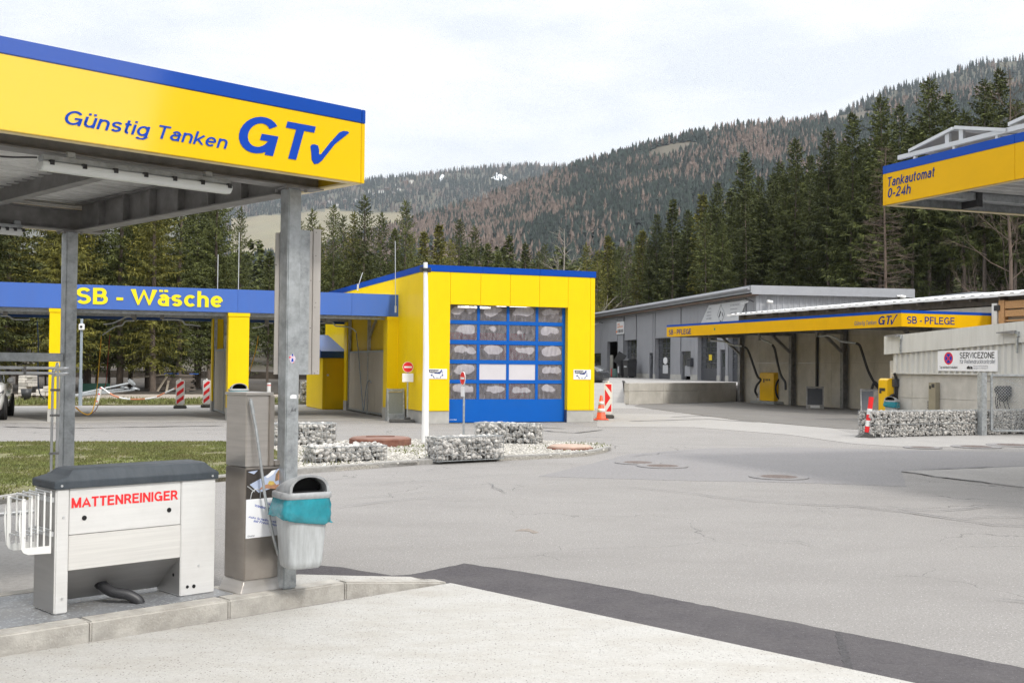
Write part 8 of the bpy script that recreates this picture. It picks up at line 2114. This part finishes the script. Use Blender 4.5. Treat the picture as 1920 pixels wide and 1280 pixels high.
def bare_tree(seed, H, r, spread, levels, mat, n0=26, up=0.5, cb=0.25, droop=0.0, fine=2):
    """leafless crown: branches and twigs as one mesh, trunk apart"""
    rr = random.Random(seed); mb = MB()
    def grow(p, d, L, rad, lv):
        pts = [p]; q = p.copy(); dd = d.copy()
        for i in range(3):
            dd = (dd + Vector((rr.gauss(0, .13), rr.gauss(0, .13), rr.gauss(0.03 - droop, .08)))).normalized(); q = q + dd * L / 3; pts.append(q.copy())
        mb.tube(pts, rad, 4 if lv < 2 else 3, caps=False, r2=rad * 0.35)
        if lv <= 0: return
        for k in range(rr.randint(3, 5)):
            t = rr.uniform(0.25, 1.0); b = pts[0].lerp(pts[-1], t)
            nd = (dd + Vector((rr.gauss(0, .6), rr.gauss(0, .6), rr.gauss(0.1 - droop, .35)))).normalized()
            grow(b, nd, L * rr.uniform(0.4, 0.65), rad * 0.5, lv - 1)
    for k in range(n0):
        f = k / n0; z = H * (cb + (0.97 - cb) * f); a = k * 2.4 + rr.uniform(-.4, .4)
        L = spread * (1 - f * 0.8) * rr.uniform(.7, 1.1)
        grow(Vector((0, 0, z)), Vector((math.cos(a), math.sin(a), up)).normalized(), L, r * 0.33 * (1 - .7 * f) + 0.012, fine)
    o = mb.build('crown', mat); me = o.data; bpy.data.objects.remove(o)
    return me

# prototypes: crown mesh, trunk mesh, height
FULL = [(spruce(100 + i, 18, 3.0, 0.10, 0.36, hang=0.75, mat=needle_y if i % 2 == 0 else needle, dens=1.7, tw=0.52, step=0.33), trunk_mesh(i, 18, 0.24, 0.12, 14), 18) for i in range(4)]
EDGE = [(spruce(200 + i, 26, 3.25, 0.20 + 0.06 * i, 0.34, hang=0.55, mat=needle, tw=0.8, dens=1.55), trunk_mesh(20 + i, 26, 0.23, 0.38, 60), 26) for i in range(5)]
DEEP = [(spruce(300 + i, 25, 2.6, 0.52, 0.3, hang=0.4, mat=needle, step=0.6), trunk_mesh(40 + i, 25, 0.19, 0.55, 60), 25) for i in range(3)]
SLIM = [(spruce(400 + i, 20, 2.1, 0.22, 0.28, hang=0.45, mat=needle if i else needle_y), trunk_mesh(60 + i, 20, 0.19, 0.25, 26), 20) for i in range(3)]
LARCH = [(bare_tree(500 + i, 22, 0.1, 2.8, 1, larch_tw, n0=120, up=0.12, cb=0.15, droop=0.03, fine=2), trunk_mesh(80 + i, 22, 0.2, 0.2, 0, mat=larch_tw), 22) for i in range(2)]
BIGB = [(bare_tree(640, 26, 0.13, 6.5, 3, larch_tw, n0=26, up=0.7, cb=0.15, fine=3), trunk_mesh(93, 26, 0.2, 0.2, 0, mat=larch_tw), 26)]
BROAD = [(bare_tree(600 + i, 17, 0.17, 5.2, 2, birch_b if i == 0 else larch_tw, n0=17, up=0.75, cb=0.22, fine=2), trunk_mesh(90 + i, 17, 0.2, 0.2, 0, mat=birch_b if i == 0 else larch_tw), 17) for i in range(2)]
TREE_NAME = {id(FULL): 'spruce_tree', id(EDGE): 'spruce_tree', id(DEEP): 'spruce_tree', id(SLIM): 'spruce_tree', id(LARCH): 'larch_tree', id(BROAD): 'bare_tree', id(BIGB): 'bare_tree'}
trr = random.Random(77)
def plant(kind, x, y, z, H, label, group=None, cat='tree', wide=1.0):
    cm, tm, h0 = kind[trr.randrange(len(kind))]
    t = thing(TREE_NAME[id(kind)], label, cat, (x, y, z), trr.uniform(0, 360), group)
    s = H / h0
    for nm, me in (('trunk', tm), ('crown', cm)):
        o = bpy.data.objects.new(nm, me); C.objects.link(o); o.parent = t
    t.scale = (s * wide, s * wide, s)
    return t
def top_tree(kind, px, py, Y, z, label, group=None, wide=1.0):
    """a tree standing at photo column px and distance Y whose tip is seen at row py"""
    p = at_depth(px, py, Y)
    return plant(kind, p.x, Y, z, p.z - z, label, group, wide=wide)

# left: full drooping spruces behind the wash canopy
GL = 'spruces behind the wash canopy'; LL = 'full drooping spruce in the wood behind the open wash canopy'
for row, (yo, sp) in enumerate(((29.5, 3.3), (33, 3.6), (37, 3.8), (42, 4.2), (48, 4.6))):
    x = -42 + row * 1.7
    while x < (-0.5 if row else -3):
        p = FW.world(x + trr.uniform(-.7, .7), yo + trr.uniform(-1.2, 1.2))
        px = 960 + p.x / p.y * F_PX
        lim = 408 if row < 3 else 395
        if -160 < px < lim:
            plant(FULL if row < 3 else EDGE, p.x, p.y, 0.16, min(trr.uniform(15, 19), (at_depth(px, interp(px, [(-200, 120), (0, 150), (408, 300)]), p.y).z)), LL, GL)
        x += sp * trr.uniform(.8, 1.2)
# young spruces and brush at the foot of the wood
x = -41
while x < -1:
    p = FW.world(x + trr.uniform(-.5, .5), trr.uniform(38, 56)); px = 960 + p.x / p.y * F_PX
    if -120 < px < 560: plant(SLIM, p.x, p.y, 0.16, trr.uniform(4, 8), 'young spruce standing low among the trunks behind the wash canopy', 'young spruces under the left wood', wide=1.7)
    x += trr.uniform(.8, 1.5)
# gap and group of spruces between the near post and the wash hall; tips read from the photo
top_tree(FULL, 452, 388, 74, 0.2, 'lone slender spruce in the gap between the dense wood and the steel post', wide=0.8)
for (px, py, Y) in ((586, 392, 84), (626, 382, 82), (644, 402, 90), (664, 398, 86)):
    top_tree(FULL, px, py, Y, 0.3, 'dark spruce in the clump just right of the steel post', 'spruces right of the steel post', wide=0.95)
for (px, py, Y) in ((684, 366, 82), (716, 398, 86)):
    top_tree(FULL, px, py, Y, 0.3, 'tall spruce with broad crown in the clump left of the white mast', 'spruces left of the white mast', wide=1.1)
top_tree(FULL, 761, 376, 86, 0.3, 'tall pointed spruce directly above the left end of the yellow wash hall', wide=1.0)
top_tree(SLIM, 740, 428, 92, 0.3, 'shorter spruce between the pointed spruce and the broad clump')
GM = 'trees behind the yellow wash hall'; LM = 'smaller green spruce in the row behind the yellow wash hall'
for (px, py, Y) in ((795, 432, 95), (823, 418, 98), (846, 450, 104), (862, 410, 112), (890, 424, 108), (915, 455, 112), (935, 470, 100), (955, 440, 120), (985, 455, 118), (1010, 470, 110), (1022, 456, 126), (1100, 455, 128), (1120, 470, 120), (770, 440, 100), (505, 470, 95), (540, 440, 98), (560, 405, 100), (600, 420, 98)):
    top_tree(SLIM if px % 2 else FULL, px, py, Y, 0.3, LM, GM, wide=1.05)
top_tree(BROAD, 1058, 420, 116, 0.5, 'pale leafless tree with white limbs above the wash hall roof', wide=1.1)
top_tree(BROAD, 1010, 480, 112, 0.5, 'low leafless pale tree leaning over the wash hall roof', wide=1.3)
top_tree(LARCH, 905, 480, 118, 0.5, 'small brown leafless tree above the middle of the wash hall roof')
top_tree(LARCH, 1175, 452, 140, 0.9, 'brown leafless larch behind the left end of the grey workshop', wide=1.0)

# right: forest edge behind the workshop, tips read from the photo, then rows of depth
GE = 'tall spruces of the wood behind the grey workshop'; LE = 'tall spruce with bare lower trunk in the wood behind the grey workshop'
EDGE_TIPS = [(1140, 440, 142), (1160, 462, 150), (1205, 430, 140), (1232, 400, 138), (1262, 372, 136), (1290, 392, 142), (1318, 360, 134), (1345, 340, 138), (1372, 352, 144), (1396, 282, 130), (1424, 330, 138), (1450, 322, 128), (1492, 258, 118), (1462, 300, 140), (1520, 290, 126), (1553, 240, 112), (1580, 262, 120), (1598, 210, 108), (1624, 262, 114), (1652, 178, 106), (1686, 196, 112), (1712, 236, 104), (1742, 146, 104), (1776, 172, 108), (1808, 206, 102), (1846, 150, 100), (1874, 128, 106), (1905, 190, 98), (1940, 140, 100), (1980, 150, 98)]
for k, (px, py, Y) in enumerate(EDGE_TIPS):
    top_tree(EDGE if px > 1380 or k % 2 else SLIM, px, py, Y, 0.9, LE, GE, wide=1.0)
top_tree(LARCH, 1660, 262, 101, 0.9, 'brown leafless larch among the tall spruces left of the solar canopy', wide=1.1)
top_tree(BIGB, 1893, 112, 96, 0.9, 'broad brown leafless tree at the top right above the solar panels', wide=1.0)
def blocked(x, y):
    q = FK.local(Vector((x, y, 0)))
    if -3 < q.x < 12.5 and -3 < q.y < 62: return True
    q = FP.local(Vector((x, y, 0)))
    return q.x < 20 and q.y < 60
LD = 'slim spruce trunk standing deeper in the dark wood behind the workshop'; GD = 'spruces standing deeper in the dark wood'
cnt = 0
for row in range(11):
    dist = row * 4.6
    x = -2.0
    while x < 95:
        base_y = 128 - 0.42 * max(0, x - 8) if x < 75 else 100
        X = x + trr.uniform(-1.4, 1.4); Y = base_y + dist + trr.uniform(-1.5, 1.5)
        px = 960 + X / Y * F_PX
        if 1080 < px < 1990 and not blocked(X, Y):
            # keep below the skyline of the front trees
            tipy = interp(px, [(1080, 470), (1250, 420), (1400, 345), (1550, 290), (1700, 235), (1990, 200)])
            Hm = at_depth(px, tipy, Y).z - 0.9 - dist * 0.1
            plant(DEEP if row > 0 else EDGE, X, Y, 0.9 + dist * 0.1, max(12, min(27, Hm * trr.uniform(.85, 1.0))), LD if row else LE, GD if row else GE); cnt += 1
        x += trr.uniform(4.0, 6.0)

# mid-distance wood between the rows and the hill: one mass
def leafy_proto(rg, n):
    V_ = []; 
    rr_ = random.Random(int(rg.integers(1e6))); Q = []
    for i in range(n):
        z = 0.16 + 0.82 * (i / n) ** 0.85; r = 0.145 * (1 - z) ** 0.7 + 0.012; a = rr_.uniform(0, 6.28); q = r * rr_.uniform(.15, 1)
        p = Vector((q * math.cos(a), q * math.sin(a), z))
        blade(Q, p, Vector((math.cos(a), math.sin(a), rr_.uniform(-.7, .25))), r * rr_.uniform(.5, 1.0) + .02, 0.036, rr_)
    return np.array(Q)
rg = np.random.default_rng(5); LP = [leafy_proto(rg, 330) for _ in range(7)]
def mid_wood(n, prange, yr, hr, seed, label, lo):
    rg = np.random.default_rng(seed); Vs = []
    for _ in range(n):
        px = rg.uniform(*prange); Y = yr[0] + (yr[1] - yr[0]) * rg.uniform() ** 0.8
        x, y, z = HA(px, Y); v = LP[rg.integers(7)]; h = rg.uniform(*hr); a = rg.uniform(0, 6.28)
        if not lo(px, Y): continue
        ca, sa = math.cos(a), math.sin(a); wd = h * rg.uniform(.9, 1.25)
        Vs.append(np.stack([(v[:, 0] * ca - v[:, 1] * sa) * wd + x, (v[:, 0] * sa + v[:, 1] * ca) * wd + y, v[:, 2] * h + z], 1))
    V_ = np.concatenate(Vs)
    o = rawmesh('middle_forest', V_, np.arange(len(V_)).reshape(-1, 4), needle); o['kind'] = 'stuff'; o['label'] = label
mid_wood(1150, (-250, 2150), (180, 640), (16, 23), 31, 'green spruce wood filling the valley floor below the hillsides', lambda p, y: y > 200 or p < 1350)

# ------------------------------------------------------------------ the air between the lens and the hills
hz_m = bpy.data.materials.new('valley_haze'); hz_m.use_nodes = True
t = hz_m.node_tree
for n in list(t.nodes): t.nodes.remove(n)
o_ = t.nodes.new('ShaderNodeOutputMaterial'); v_ = t.nodes.new('ShaderNodeVolumePrincipled')
v_.inputs['Color'].default_value = (0.80, 0.88, 1.0, 1); v_.inputs['Density'].default_value = 0.000055; v_.inputs['Anisotropy'].default_value = 0.2
t.links.new(v_.outputs[0], o_.inputs['Volume'])
mb = MB(); mb.box(-6000, 6000, -2500, 6200, -1.2, 1250)
hz = mb.build('haze', hz_m); hz['kind'] = 'stuff'; hz['label'] = 'thin pale haze filling the valley'
